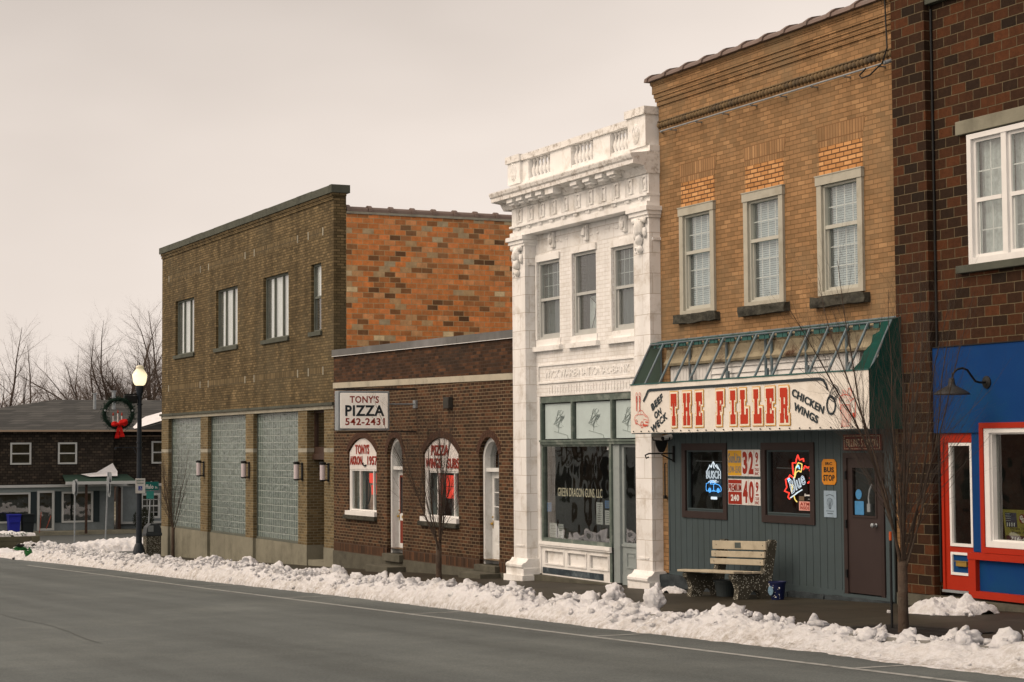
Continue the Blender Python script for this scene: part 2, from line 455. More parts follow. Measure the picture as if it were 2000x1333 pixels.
M['glass2'] = glassmat('glass_shop', tint=(.7, .75, .73), k=3.4, wave=.3)
M['glass_up'] = glassmat('glass_upper', tint=(.85, .9, .9), k=1.6, dirt=.06)
M['red_paint'] = mat('red_paint', C(158, 36, 12), .6, .10, 3, bump=.1, bscale=30, stain=C(140, 34, 14), sscale=1.5, samt=.6)
M['blue_paint'] = mat('blue_paint', C(18, 54, 98), .6, .09, .9, bump=.12, bscale=60, stain=C(20, 62, 92), sscale=.9, samt=.8)
M['blue_paint'].node_tree.nodes['Principled BSDF'].inputs['Specular IOR Level'].default_value = .06
M['brass'] = mat('brass', C(168, 132, 62), .4, .15, 10, metal=.5)
M['rubber'] = mat('black_plastic', (.02, .02, .02, 1), .5, .1)

# snow
def snowmat(name, dirt):
    m = bpy.data.materials.new(name); m.use_nodes = True
    n = m.node_tree.nodes; l = m.node_tree.links; p = n['Principled BSDF']
    p.inputs['Roughness'].default_value = .8; p.inputs['Specular IOR Level'].default_value = .25
    p.inputs['Subsurface Weight'].default_value = .12; p.inputs['Subsurface Radius'].default_value = (.03, .03, .035)
    g = n.new('ShaderNodeNewGeometry')
    t = n.new('ShaderNodeTexNoise'); t.inputs['Scale'].default_value = 2.4; t.inputs['Detail'].default_value = 10; t.inputs['Roughness'].default_value = .75
    l.new(g.outputs['Position'], t.inputs[0])
    r = n.new('ShaderNodeValToRGB'); r.color_ramp.elements[0].position = .52; r.color_ramp.elements[1].position = .74
    r.color_ramp.elements[0].color = (.76, .77, .80, 1); r.color_ramp.elements[1].color = (.62, .60, .58, 1)
    l.new(t.outputs[0], r.inputs[0])
    a = n.new('ShaderNodeAttribute'); a.attribute_name = 'dirt'
    t2 = n.new('ShaderNodeTexNoise'); t2.inputs['Scale'].default_value = 9; t2.inputs['Detail'].default_value = 8; t2.inputs['Roughness'].default_value = .8
    l.new(g.outputs['Position'], t2.inputs[0])
    r2 = n.new('ShaderNodeMapRange'); r2.inputs[1].default_value = .42; r2.inputs[2].default_value = .66; l.new(t2.outputs[0], r2.inputs[0])
    mm = n.new('ShaderNodeMath'); mm.operation = 'MULTIPLY'; l.new(a.outputs['Fac'], mm.inputs[0]); l.new(r2.outputs[0], mm.inputs[1])
    mx = n.new('ShaderNodeMixRGB'); l.new(mm.outputs[0], mx.inputs[0]); l.new(r.outputs[0], mx.inputs[1]); mx.inputs[2].default_value = (.30, .26, .21, 1)
    l.new(mx.outputs[0], p.inputs['Base Color'])
    t3 = n.new('ShaderNodeTexNoise'); t3.inputs['Scale'].default_value = 22; t3.inputs['Detail'].default_value = 8; t3.inputs['Roughness'].default_value = .7
    l.new(g.outputs['Position'], t3.inputs[0])
    b = n.new('ShaderNodeBump'); b.inputs['Strength'].default_value = 1.0; b.inputs['Distance'].default_value = .045
    l.new(t3.outputs[0], b.inputs['Height']); l.new(b.outputs[0], p.inputs['Normal'])
    return m
M['snow'] = snowmat('snow', 1)

# ================================================================== ground, roads, pavements
def strip(name, m, xs, ya, yb, zf, parent=None, kind='structure'):
    mb = MB()
    for i in range(len(xs)):
        x = xs[i]
        mb.v += [(x, ya(x), zf(x)), (x, yb(x), zf(x))]
    for i in range(len(xs) - 1):
        a = 2 * i
        mb.f.append((a, a + 2, a + 3, a + 1))
    o = mb.build(name, m, parent)
    me = o.data
    if me.polygons[0].normal.z < 0: me.flip_normals()
    tag(o, kind=kind)
    return o
XS = [-700, -400, -250, -180, -140, -120, -110, -105, -100] + [-100 + i for i in range(1, 46)] + [-54 + 2 * i for i in range(0, 37)]
strip('ground', M['earth'], XS, lambda x: -500, lambda x: 700, lambda x: zr(x) - .06)
strip('road', M['asphalt'], [x for x in XS if x > -420], lambda x: -1.8, lambda x: yc(x) + .05, zr)
strip('side_road', M['asphalt_dark'], [-78.5 + i * .5 for i in range(0, 31)], lambda x: yc(x) + .05, lambda x: 140, lambda x: zr(x) + .001)
strip('parking_lot', M['asphalt_dark'], [-103.2 + i * .65 for i in range(0, 36)], lambda x: 17.6, lambda x: 120, lambda x: zr(x) + .012)

# pavement with its kerb
mb = MB()
xs = [-63.6 + i * 1.2 for i in range(0, 62)]
for i in range(len(xs) - 1):
    a, b = xs[i], xs[i + 1]
    k = len(mb.v)
    mb.v += [(a, yc(a) + .17, zp(a)), (b, yc(b) + .17, zp(b)), (b, 16.64, zp(b) + .0), (a, 16.64, zp(a))]
    mb.f.append((k, k + 1, k + 2, k + 3))
mb.v += [(-63.6, 16.64, zp(-63.6)), (-62, 16.64, zp(-62)), (-62, 60, zp(-62)), (-63.6, 60, zp(-63.6))]
k = len(mb.v) - 4; mb.f.append((k, k + 1, k + 2, k + 3))
tag(mb.build('pavement', M['walk']), kind='structure')
mb = MB()
for i in range(len(xs) - 1):
    a, b = xs[i], xs[i + 1]
    k = len(mb.v)
    mb.v += [(a, yc(a), zr(a) - .02), (b, yc(b), zr(b) - .02), (b, yc(b) + .015, zp(b) + .003), (a, yc(a) + .015, zp(a) + .003),
             (b, yc(b) + .18, zp(b) + .003), (a, yc(a) + .18, zp(a) + .003)]
    mb.f += [(k, k + 1, k + 2, k + 3), (k + 3, k + 2, k + 4, k + 5)]
y0 = yc(-63.6)
k = len(mb.v)
mb.v += [(-63.75, y0, zr(-63.7) - .02), (-63.75, 60, zr(-63.7) - .02), (-63.74, 60, zp(-63.6) + .003), (-63.74, y0, zp(-63.6) + .003), (-63.58, 60, zp(-63.6) + .003), (-63.58, y0, zp(-63.6) + .003)]
mb.f += [(k, k + 3, k + 2, k + 1), (k + 3, k + 5, k + 4, k + 2)]
tag(mb.build('kerb', M['kerb']), kind='structure')
strip('opposite_pavement', M['walk'], XS[8:], lambda x: -5.5, lambda x: -1.8, lambda x: zp(x))

# painted parking line and bay ticks
LP = [(-62.1, 12.25), (-49.7, 11.95), (-39.2, 11.62), (-33.4, 11.5), (-23.35, 11.28), (-17.94, 11.2), (-15.5, 11.18), (-10, 11.1)]
def liney(x):
    for (a, p), (b, q) in zip(LP, LP[1:]):
        if a <= x <= b: return p + (q - p) * (x - a) / (b - a)
    return 11.1
strip('road_line', M['paint'], [-62.1 + i * 1.0 for i in range(0, 53)], lambda x: liney(x) - .05, lambda x: liney(x) + .05, lambda x: zr(x) + .004)
for i, x in enumerate((-61.5, -54.8, -47.9, -41.0, -34.3, -27.6, -21.3, -15.6)):
    w = .10
    xb = x + .1
    tag(MB().add([(x, liney(x) + .05, zr(x) + .004), (x + w, liney(x) + .05, zr(x + w) + .004), (xb + w, yc(xb) - .1, zr(xb + w) + .004), (xb, yc(xb) - .1, zr(xb) + .004)], [(0, 1, 2, 3)]).build('bay_line', M['paint']), kind='structure')

def seam(pts, w, label):
    mb = MB()
    for i in range(len(pts)):
        (x, y) = pts[i]; k = w * (.5 + .5 * abs(math.sin(i * 1.9)))
        mb.v += [(x, y - k, zr(x) + .003), (x, y + k, zr(x) + .003)]
    for i in range(len(pts) - 1): a = 2 * i; mb.f.append((a, a + 2, a + 3, a + 1))
    o = mb.build('road_crack', MATS['tar']); tag(o, kind='structure')
    if o.data.polygons[0].normal.z < 0: o.data.flip_normals()
mat('tar', C(84, 84, 77, .62), .7, .2, 6)
for y0_, xa, xb, sd_ in ((6.3, -46, -24, 2),):
    seam([(xa + i * .5, y0_ - .02 * i * .5 + .22 * noise.noise(Vector((i * .13, sd_, 0))) + .06 * noise.noise(Vector((i * .9, sd_, 4)))) for i in range(int((xb - xa) / .5))], .014, '')
# ================================================================== snow
def vor(p):
    d, _ = noise.voronoi(p)
    return d[0]
def dirtattr(o, vals):
    at = o.data.attributes.new('dirt', 'FLOAT', 'POINT')
    at.data.foreach_set('value', vals)
RIDGE = [(-80.0, 0.01), (-74.2, 0.36), (-71.9, 0.54), (-67.6, 0.59), (-62.0, 0.44), (-58.8, 0.41), (-55.1, 0.38), (-51.8, 0.39), (-49.4, 0.4), (-46.5, 0.35), (-45.2, 0.5), (-44.3, 0.43), (-42.0, 0.46), (-40.4, 0.41), (-39.2, 0.39), (-38.0, 0.29), (-37.3, 0.44), (-36.7, 0.33), (-35.7, 0.42), (-35.0, 0.26), (-33.3, 0.34), (-32.2, 0.35), (-30.9, 0.32), (-29.7, 0.38), (-28.8, 0.34), (-27.9, 0.33), (-26.9, 0.38), (-26.1, 0.35), (-25.6, 0.19), (-25.2, 0.23), (-24.5, 0.37), (-24.1, 0.25), (-23.4, 0.26), (-22.9, 0.27), (-22.4, 0.2), (-22.0, 0.11), (-21.4, 0.21), (-20.6, 0.26), (-20.0, 0.32), (-19.6, 0.3), (-19.3, 0.29), (-18.7, 0.25), (-18.1, 0.26), (-17.8, 0.19), (-17.4, 0.18), (-17.2, 0.21), (-16.7, 0.19), (-16.3, 0.18), (-16.0, 0.2), (-15.7, 0.25), (-15.4, 0.26), (-15.1, 0.2), (-14.9, 0.26), (-14.6, 0.29), (-12, .25), (-9, .2)]
EDGE = [(-76, 13.7), (-70.9, 13.45), (-61.9, 13.42), (-52.8, 13.12), (-45.2, 12.78), (-40.4, 12.72), (-33.7, 12.6), (-26, 12.28), (-22.8, 12.1), (-19.85, 12.06), (-17.2, 12.02), (-15.9, 11.85), (-14, 11.8), (-8, 11.7)]
def ip(T, x):
    if x <= T[0][0]: return T[0][1]
    for (a, p), (b, q) in zip(T, T[1:]):
        if a <= x <= b: return p + (q - p) * (x - a) / (b - a)
    return T[-1][1]
random.seed(4)
def main_bank():
    mb = MB(); dirt = []
    x0, x1, st, NV = -75.0, -9.0, .045, 38
    n = int((x1 - x0) / st)
    for i in range(n + 1):
        x = x0 + i * st
        e = ip(EDGE, x) + .05 * noise.noise(Vector((x * 1.7, 0, 0))) + .03 * noise.noise(Vector((x * 6, 3, 0)))
        far = max(0, min(1, (x + 30) / -30))
        back = yc(x) + .28 + .55 * far + .22 * noise.noise(Vector((x * .8, 9, 0))) + .12 * noise.noise(Vector((x * 2.7, 5, 0)))
        if x < -63: back += (-63 - x) * .12
        h = (ip(RIDGE, x) - .04) * (1 - .12 * max(0, min(1, (-30 - x) / 5)))
        for j in range(NV + 1):
            v = j / NV
            y = e + (back - e) * v
            k = max(0, min(1, (y - yc(x)) / .05)) if x > -63.7 else 0
            base = zr(x) + (zp(x) - zr(x)) * k
            flat = max(0, min(1, (x + 21) / 4))          # smeared, icy skirt at the near end
            sh = math.sin(math.pi * min(1, v * 1.0)) ** (.7 + .9 * flat)
            if v < .62 and flat: sh *= (1 - flat) + flat * (v / .62) ** .9
            p = Vector((x, y, 0))
            up_ = .45 + .75 * max(0, min(1, (v - .3) / .35))
            lump = ((.55 - vor(p * 2.6)) * .20 + (.5 - vor(p * 6.3 + Vector((3, 1, 0)))) * .11) * up_ + .055 * noise.noise(p * 11) + .035 * noise.noise(p * 25)
            lump *= min(1, v * 7) * min(1, (1 - v) * 7)
            z = base * (1 - sh) + (zr(x) + max(h, 0)) * sh if sh > 0 else base
            z = max(base + .012 * min(1, v * 8), base + (zr(x) + h - base) * sh) + lump * (.55 + h) * (1 - .35 * flat)
            if j in (0, NV): z = base - .03
            elif z < base + .008 and v < .2: z = base + .008
            if v > .75: z = max(z, base - .02)
            yy = y + .05 * noise.noise(p * 5 + Vector((0, 0, 4)))
            mb.v.append((x + .04 * noise.noise(p * 6), yy, z))
            dd = max(0, 1 - v * 3.2) * .9 + max(0, 1.1 * noise.noise(Vector((x * .9, y * 2, 2))) - .15) * (v < .75)
            if flat: dd += flat * .35 * (v < .6)
            dirt.append(min(1, dd))
    for i in range(n):
        for j in range(NV):
            a = i * (NV + 1) + j
            mb.f.append((a, a + NV + 1, a + NV + 2, a + 1))
    # loose chunks thrown up on it
    for q in range(1500):
        x = random.uniform(-73, -11); v = random.betavariate(2.6, 2.2)
        e = ip(EDGE, x); bk = yc(x) + .5; y = e + (bk - e) * v
        h = ip(RIDGE, x); s = random.choice((.02, .03, .03, .04, .05, .09, .11)) * random.uniform(.7, 1.3)
        if v < .5: s = min(s, .045)
        if x > -21 and v < .5 : s *= .4
        z = zr(x) + h * math.sin(math.pi * v) ** .7 - s * .15
        k0 = len(mb.v)
        mb.blob((x, y, z), (s * random.uniform(.8, 1.5), s * random.uniform(.8, 1.3), s * random.uniform(.7, 1.1)), q, sub=2 if s < .06 else 3, rough=.8)
        if s > .055:      # tip the larger pieces over
            RM = Matrix.Rotation(random.uniform(-.9, .9), 3, 'X') @ Matrix.Rotation(random.uniform(-.9, .9), 3, 'Y'); cc = Vector((x, y, z))
            for w_ in range(k0, len(mb.v)):
                qv = Vector(mb.v[w_]) - cc; qv.z *= .6; mb.v[w_] = tuple(cc + RM @ qv)
        dirt += [random.choice((0, 0, .2, .5)) * (1 - v)] * (len(mb.v) - k0)
    for x, y, s in ((-42.7, 13.55, .16), (-35.9, 13.25, .16), (-36.1, 13.15, .1), (-34.5, 13.15, .17), (-32.3, 13.1, .13), (-24.26, 12.85, .15), (-20, 12.65, .13), (-20.5, 12.7, .12), (-21.1, 12.7, .09), (-17.65, 12.6, .085), (-16.9, 12.55, .06), (-17.1, 12.5, .09), (-15.4, 12.45, .08), (-14.8, 12.5, .12), (-28.9, 13.0, .12), (-27, 12.95, .1), (-40, 13.4, .14), (-38, 13.4, .12), (-22.6, 12.75, .07), (-14.2, 12.55, .13)):
        k0 = len(mb.v)
        mb.blob((x, y, zr(x) + ip(RIDGE, x) - s * .35), (s * 1.25, s, s * 1.05), x * 3, sub=3, rough=.55)
        dirt += [0] * (len(mb.v) - k0)
    o = mb.build('snow_bank', M['snow'], smooth=True)
    if o.data.polygons[50].normal.z < 0: o.data.flip_normals()
    dirtattr(o, dirt)
    return tag(o, 'long lumpy bank of ploughed snow along the kerb in front of the shops', 'snow bank', kind='stuff')
main_bank()

def mound(name, cx, cy, rx, ry, h, seed, label, res=.05, zf=zp, kind='stuff', cat='snow', lum=1.0):
    mb = MB(); dirt = []
    nx = max(8, int(2 * rx / res)); ny = max(8, int(2 * ry / res))
    for i in range(nx + 1):
        for j in range(ny + 1):
            u = -1 + 2 * i / nx; v = -1 + 2 * j / ny
            x = cx + u * rx; y = cy + v * ry
            p = Vector((x + seed, y, 0))
            d = math.hypot(u, v) + .22 * noise.noise(p * 1.8 / max(rx, ry)) + .12 * noise.noise(p * 5)
            s = max(0, 1 - d * d) ** .55 if d < 1 else 0
            lump = ((.55 - vor(p * 3.3)) * .25 + (.5 - vor(p * 8)) * .10 + .05 * noise.noise(p * 15) + .03 * noise.noise(p * 30)) * lum
            z = zf(x) - .03 if s <= 0 else zf(x) + h * s + lump * s * (.3 + h)
            mb.v.append((x, y, z)); dirt.append(.15 if s > .5 else .5)
    for i in range(nx):
        for j in range(ny):
            a = i * (ny + 1) + j
            mb.f.append((a, a + ny + 1, a + ny + 2, a + 1))
    o = mb.build(name, M['snow'], smooth=True)
    if sum(p.normal.z for p in o.data.polygons) < 0: o.data.flip_normals()
    dirtattr(o, dirt)
    return tag(o, label, cat, kind=kind)
mound('snow_patch', -19.8, 15.8, .66, .55, .15, 1, 'clean white pile of shovelled snow beside the brick pilaster and red shop door', res=.025, kind=None, cat='snow pile', lum=2.2)
mound('snow_patch', -27.15, 15.95, .34, .16, .10, 5, 'small scrap of snow on the pavement by the left foot of the bench', res=.025, kind=None, cat='snow pile')
mound('snow_heap', -70.2, 14.5, 2.4, 1.15, .42, 9, 'high rounded snow heap piled at the street corner beyond the lamp post', res=.07, zf=zr, kind=None, cat='snow pile')
mound('snow_heap', -76.2, 13.9, 1.7, .8, .3, 14, 'low snow lump at the far left end of the street edge', res=.06, zf=zr, kind=None, cat='snow pile')
mound('far_snow_bank', -80.0, 23.5, 1.3, 8.4, .55, 21, 'long far snow bank across the side road in front of the grey shop', res=.08, zf=zr)
mound('far_snow_bank', -97, 27.2, .6, 1.6, .12, 31, 'thin strip of old snow by the bushes at the wall of the grey shop', res=.06, zf=zr)
def chunk(x, y, z, r, seed, label):
    mb = MB(); mb.blob((x, y, z), r, seed, sub=4, rough=.5)
    o = mb.build('snow_chunk', M['snow'], smooth=True); dirtattr(o, [.1] * len(mb.v)); tag(o, label, 'snow chunk', 'snow chunks perched on the bank')
for _i,(_x,_y,_s) in enumerate(((-19.35,15.35,.04),(-19.2,15.6,.055),(-19.0,15.5,.03),(-19.45,15.25,.025),(-20.3,15.2,.03))):
    o = MB().blob((_x,_y,zp(_x)+_s*.4),(_s*1.3,_s,_s*.8),_i,3,.7).build('snow_clod', M['snow'], smooth=True); dirtattr(o,[.1]*len(o.data.vertices)); tag(o,'small clod of snow lying loose on the pavement near the shovelled snow pile','snow clod','loose clods of snow on the pavement')
chunk(-23.9, 13.05, -2.13, (.19, .15, .15), 3, 'rounded snow boulder perched on the bank in front of the white building door')
chunk(-22.48, 12.9, -2.08, (.17, .14, .17), 8, 'pointed snow boulder perched on the bank in front of the bench')
# ================================================================== shared building pieces
Y0 = 16.6
def arch(x0, x1, zs, zt, zb, n=14):
    """opening with a segmental arch, counter-clockwise"""
    c = (x0 + x1) / 2; hw = (x1 - x0) / 2; r = zt - zs
    Rr = (hw * hw + r * r) / (2 * r); a = math.asin(min(1, hw / Rr))
    if r > hw: a = math.pi - a
    top = [(c + Rr * math.sin(a - 2 * a * i / n), zt - Rr + Rr * math.cos(a - 2 * a * i / n)) for i in range(n + 1)]
    return [(x0, zb), (x1, zb)] + top
def rect(x0, x1, z0, z1): return [(x0, z0), (x1, z0), (x1, z1), (x0, z1)]
def frame(mb, x0, x1, z0, z1, y0, y1, w, wt=None, wb=None):
    wt = w if wt is None else wt; wb = w if wb is None else wb
    mb.box(x0, x0 + w, y0, y1, z0, z1); mb.box(x1 - w, x1, y0, y1, z0, z1)
    mb.box(x0 + w, x1 - w, y0, y1, z1 - wt, z1); mb.box(x0 + w, x1 - w, y0, y1, z0, z0 + wb)
def back_box(par, x0, x1, z0, z1, y0, d, m=None, name='interior'):
    """the room seen through a window: open at the front"""
    mb = MB(); y1 = y0 + d
    mb.add([(x0, y0, z0), (x1, y0, z0), (x1, y1, z0), (x0, y1, z0), (x0, y0, z1), (x1, y0, z1), (x1, y1, z1), (x0, y1, z1)],
           [(0, 1, 2, 3), (4, 7, 6, 5), (3, 2, 6, 7), (1, 5, 6, 2), (0, 3, 7, 4)])
    return mb.build(name, m or M['dark'], par)
def pane(par, x0, x1, z0, z1, y, m=None, name='pane'):
    return MB().box(x0, x1, y, y + .006, z0, z1).build(name, m or M['glass'], par)
def wavy(x0, x1, z0, z1, y, n=40, amp=.02, k=9):
    mb = MB()
    for i in range(n + 1):
        x = x0 + (x1 - x0) * i / n
        dy = amp * math.sin(x * k * 6.28) + amp * .6 * math.sin(x * k * 2.3 * 6.28 + 1)
        mb.v += [(x, y + dy, z0), (x, y + dy, z1)]
    for i in range(n):
        a = 2 * i; mb.f.append((a, a + 2, a + 3, a + 1))
    return mb
M['curtain'] = mat('curtain', C(226, 216, 206, 1.05), .9, .1, 4)
M['lace'] = mat('lace', C(178, 176, 166), .9, .25, 14)
M['blind'] = mat('blind', C(178, 182, 178), .7, .06, 4)
M['gray_trim'] = mat('olive_frame', C(92, 92, 80), .7, .15, 6)
M['steel'] = mat('dark_steel', C(74, 78, 72), .6, .15, 6)

# ================================================================== 1. corner building with glass block bays
olive = [(0, C(86, 71, 48)), (.25, C(97, 80, 54)), (.6, C(107, 88, 60)), (.85, C(115, 95, 64)), (1, C(126, 104, 72))]
M['olive'] = bricks('olive_brick', olive, C(70, 58, 37), .205, .073, ms=.010, stain=C(84, 75, 56), sscale=.45, samt=.6, streak=.3, grime=.22)
M['olive_low'] = bricks('olive_brick_pier', olive, C(128, 116, 90), .205, .073, ms=.009, grime=.2)
M['olive_sold'] = bricks('olive_soldier', olive, C(76, 66, 48), .205, .073, ms=.011, vertical=True, offset=0, grime=.2)
tiles = [(0, C(92, 64, 42)), (.04, C(118, 80, 50)), (.14, C(152, 100, 60)), (.30, C(188, 114, 62)), (.42, C(200, 122, 66)), (.54, C(222, 130, 68)), (.62, C(172, 108, 62)), (.70, C(228, 136, 76)), (.79, C(196, 120, 66)), (.88, C(222, 146, 90)), (.94, C(188, 148, 102)), (.975, C(172, 150, 116)), (1, C(236, 202, 150))]
M['tile'] = bricks('glazed_tile', tiles, C(176, 148, 106), .300, .138, ms=.008, rough=.5, grime=.3, stain=C(150, 124, 90), sscale=1.1, samt=.4, gscale=5, bump=.35)
M['clay'] = mat('clay_coping', C(112, 92, 80), .6, .2, 4, bump=.2, stain=C(82, 76, 70), sscale=2)
M['coping'] = mat('coping_stone', C(78, 77, 65), .85, .15, 3, bump=.4, stain=C(52, 52, 44), sscale=1.6, samt=.7)

def glassblock():
    m = bpy.data.materials.new('glass_block'); m.use_nodes = True
    n = m.node_tree.nodes; l = m.node_tree.links; p = n['Principled BSDF']
    g = n.new('ShaderNodeNewGeometry'); s = n.new('ShaderNodeSeparateXYZ'); l.new(g.outputs['Position'], s.inputs[0])
    c = n.new('ShaderNodeCombineXYZ')
    ax = n.new('ShaderNodeMath'); ax.operation = 'ADD'; ax.inputs[1].default_value = 100; l.new(s.outputs[0], ax.inputs[0])
    az = n.new('ShaderNodeMath'); az.operation = 'ADD'; az.inputs[1].default_value = 2.55; l.new(s.outputs[2], az.inputs[0])
    l.new(ax.outputs[0], c.inputs[0]); l.new(az.outputs[0], c.inputs[1])
    b = n.new('ShaderNodeTexBrick'); b.offset = 0; b.inputs['Scale'].default_value = 1; b.inputs['Brick Width'].default_value = .197; b.inputs['Row Height'].default_value = .1945
    b.inputs['Mortar Size'].default_value = .013; b.inputs['Mortar Smooth'].default_value = .4
    b.inputs['Color1'].default_value = (0, 0, 0, 1); b.inputs['Color2'].default_value = (1, 1, 1, 1)
    l.new(c.outputs[0], b.inputs[0])
    r = n.new('ShaderNodeValToRGB'); r.color_ramp.elements[0].color = C(72, 82, 75); r.color_ramp.elements[1].color = C(98, 107, 97)
    e = r.color_ramp.elements.new(.5); e.color = C(84, 94, 86)
    l.new(b.outputs['Color'], r.inputs[0])
    mo = n.new('ShaderNodeMixRGB'); l.new(b.outputs['Fac'], mo.inputs[0]); l.new(r.outputs[0], mo.inputs[1]); mo.inputs[2].default_value = C(172, 172, 156)
    # two bright prism ribs in each block
    fr_ = n.new('ShaderNodeMath'); fr_.operation = 'MULTIPLY'; fr_.inputs[1].default_value = 1 / .0985; l.new(ax.outputs[0], fr_.inputs[0])
    nw = n.new('ShaderNodeTexNoise'); nw.inputs['Scale'].default_value = 9; l.new(g.outputs['Position'], nw.inputs[0])
    ad = n.new('ShaderNodeMath'); ad.operation = 'MULTIPLY_ADD'; ad.inputs[1].default_value = .9; l.new(nw.outputs[0], ad.inputs[0]); l.new(fr_.outputs[0], ad.inputs[2])
    fc = n.new('ShaderNodeMath'); fc.operation = 'FRACT'; l.new(ad.outputs[0], fc.inputs[0])
    wr = n.new('ShaderNodeMapRange'); wr.inputs[1].default_value = .55; wr.inputs[2].default_value = .95; wr.inputs[3].default_value = 0; wr.inputs[4].default_value = .6; l.new(fc.outputs[0], wr.inputs[0])
    m2 = n.new('ShaderNodeMixRGB'); l.new(wr.outputs[0], m2.inputs[0]); l.new(mo.outputs[0], m2.inputs[1]); m2.inputs[2].default_value = C(150, 154, 140)
    m2b = n.new('ShaderNodeMixRGB'); l.new(b.outputs['Fac'], m2b.inputs[0]); l.new(m2.outputs[0], m2b.inputs[1]); m2b.inputs[2].default_value = C(160, 163, 150); m2 = m2b
    l.new(m2.outputs[0], p.inputs['Base Color'])
    p.inputs['Roughness'].default_value = .22; p.inputs['Specular IOR Level'].default_value = .45
    t = n.new('ShaderNodeTexNoise'); t.inputs['Scale'].default_value = 7; t.inputs['Detail'].default_value = 2; l.new(g.outputs['Position'], t.inputs[0])
    hh = n.new('ShaderNodeMath'); hh.operation = 'MULTIPLY_ADD'; hh.inputs[1].default_value = -1.4; l.new(b.outputs['Fac'], hh.inputs[0]); l.new(t.outputs[0], hh.inputs[2])
    bp = n.new('ShaderNodeBump'); bp.inputs['Strength'].default_value = .8; bp.inputs['Distance'].default_value = .03; l.new(hh.outputs[0], bp.inputs['Height']); l.new(bp.outputs[0], p.inputs['Normal'])
    return m
M['gblock'] = glassblock()

cb = empty('corner_building', (-53.5, Y0, -3.4), 'olive brown brick corner building with three glass block bays and orange tile side wall', 'building')
mb = MB()
wins = [(-60.18, -58.0, 3.05, 4.83), (-55.6, -53.4, 3.05, 4.83), (-50.96, -48.76, 3.05, 4.83), (-46.92, -46.13, 3.05, 4.84)]
mb.plate([rect(-61.85, -45.2, 1.1, 6.55)] + [rect(*w) for w in wins], Y0, Y0 + .3)
mb.box(-61.85, -61.6, Y0 + .302, 46, -4, 6.1)
mb.box(-61.6, -45.5, 45.7, 46, -4, 6.1)
mb.box(-45.5, -45.2, Y0 + .301, Y0 + .345, -3.6, 6.55)
mb.box(-61.85, -61.6, Y0 + .301, Y0 + 1.0, 6.1, 6.55)
wall = mb.build('upper_wall', M['olive'], cb)
mb = MB()
mb.box(-45.46, -45.2, Y0 + .345, 46.0, -3.6, 6.03)
mb.build('side_wall', M['tile'], cb)
mb = MB()                                   # clay pipe coping on the side wall, light rowlock under it
mb.box(-45.47, -45.17, Y0 + .35, 46, 6.03, 6.09)
mb.build('rowlock', M['stone'], cb)
mb = MB()
y = Y0 + .36
while y < 46:
    mb.tube([(-45.33, y, 6.10), (-45.33, min(46, y + .60), 6.10)], .135, n=12)
    mb.tube([(-45.33, y, 6.11), (-45.33, y + .10, 6.11)], .165, n=12)
    y += .605
mb.build('side_coping', M['clay'], cb, smooth=False)
MB().box(-61.6, -45.5, Y0 + .3, 45.7, 5.7, 5.8).build('roof', M['asphalt_dark'], cb)
mb = MB()
x = -61.95
while x < -45.2:
    x2 = min(x + 1.28, -45.1)
    mb.box(x + .006, x2 - .006, Y0 - .09, Y0 + .42, 6.55, 6.75 + .006 * math.sin(x * 3)); x += 1.28
mb.box(-61.9, -45.15, Y0 - .07, Y0 + .40, 6.551, 6.735)
mb.build('parapet_coping', M['coping'], cb)
mb = MB().box(-61.88, -45.17, Y0 - .05, Y0 - .001, 6.47, 6.549).box(-61.87, -45.18, Y0 - .03, Y0 - .001, 6.38, 6.455)
mb.box(-45.199, -45.16, Y0 - .05, Y0 + .34, 6.47, 6.549)
mb.build('corbel', M['olive'], cb)
for z in (5.53, 1.90):
    for a, b in ((-60.9, -57.35), (-56.35, -52.72), (-51.75, -48.06), (-47.05, -46.08)):
        MB().box(a, b, Y0 - .004, Y0 + .001, z, z + .2).build('soldier_course', M['olive_sold'], cb)
for z in (5.53, 1.90):
    for a in (-60.99, -57.29, -56.4, -52.66, -51.8, -48.0, -47.14, -46.0):
        MB().box(a - .035, a + .035, Y0 - .006, Y0 + .001, z, z + .21).build('marker_block', M['stone'], cb)
for i, (a, b, z0, z1) in enumerate(wins):
    f = MB(); frame(f, a, b, z0, z1, Y0 + .08, Y0 + .16, .055)
    if i < 3:
        for k in (1, 2):
            c = a + (b - a) * k / 3; f.box(c - .03, c + .03, Y0 + .09, Y0 + .15, z0 + .06, z1 - .06)
    else:
        f.box(a + .06, b - .06, Y0 + .085, Y0 + .15, 3.93, 3.99)
    w = f.build('window', M['gray_trim'], cb)
    pane(w, a + .06, b - .06, z0 + .06, z1 - .06, Y0 + .12, M['glass_up'])
    if i < 3:
        MB().box(a + .26, b, Y0 + .17, Y0 + .18, z0, z1).build('curtain', M['curtain'], w)
        MB().box(a - .05, a + .255, Y0 + .17, Y0 + .18, z0, z1).build('dark_curtain', M['steel'], w)
    else:
        MB().box(a, b, Y0 + .17, Y0 + .18, 3.95, z1).build('curtain', M['curtain'], w)
        back_box(w, a, b, z0, 3.95, Y0 + .31, .5, M['steel'])
    MB().box(a - .1, b + .08, Y0 - .06, Y0 + .12, z0 - .11, z0).build('sill', M['coping'], cb)
# ledge, lintel
MB().box(-61.9, -45.16, Y0 - .07, Y0 - .001, 1.10, 1.17).build('ledge', M['coping'], cb)
MB().box(-61.85, -45.2, Y0 - .02, Y0 + .35, 1.0, 1.098).build('lintel', M['stone'], cb)
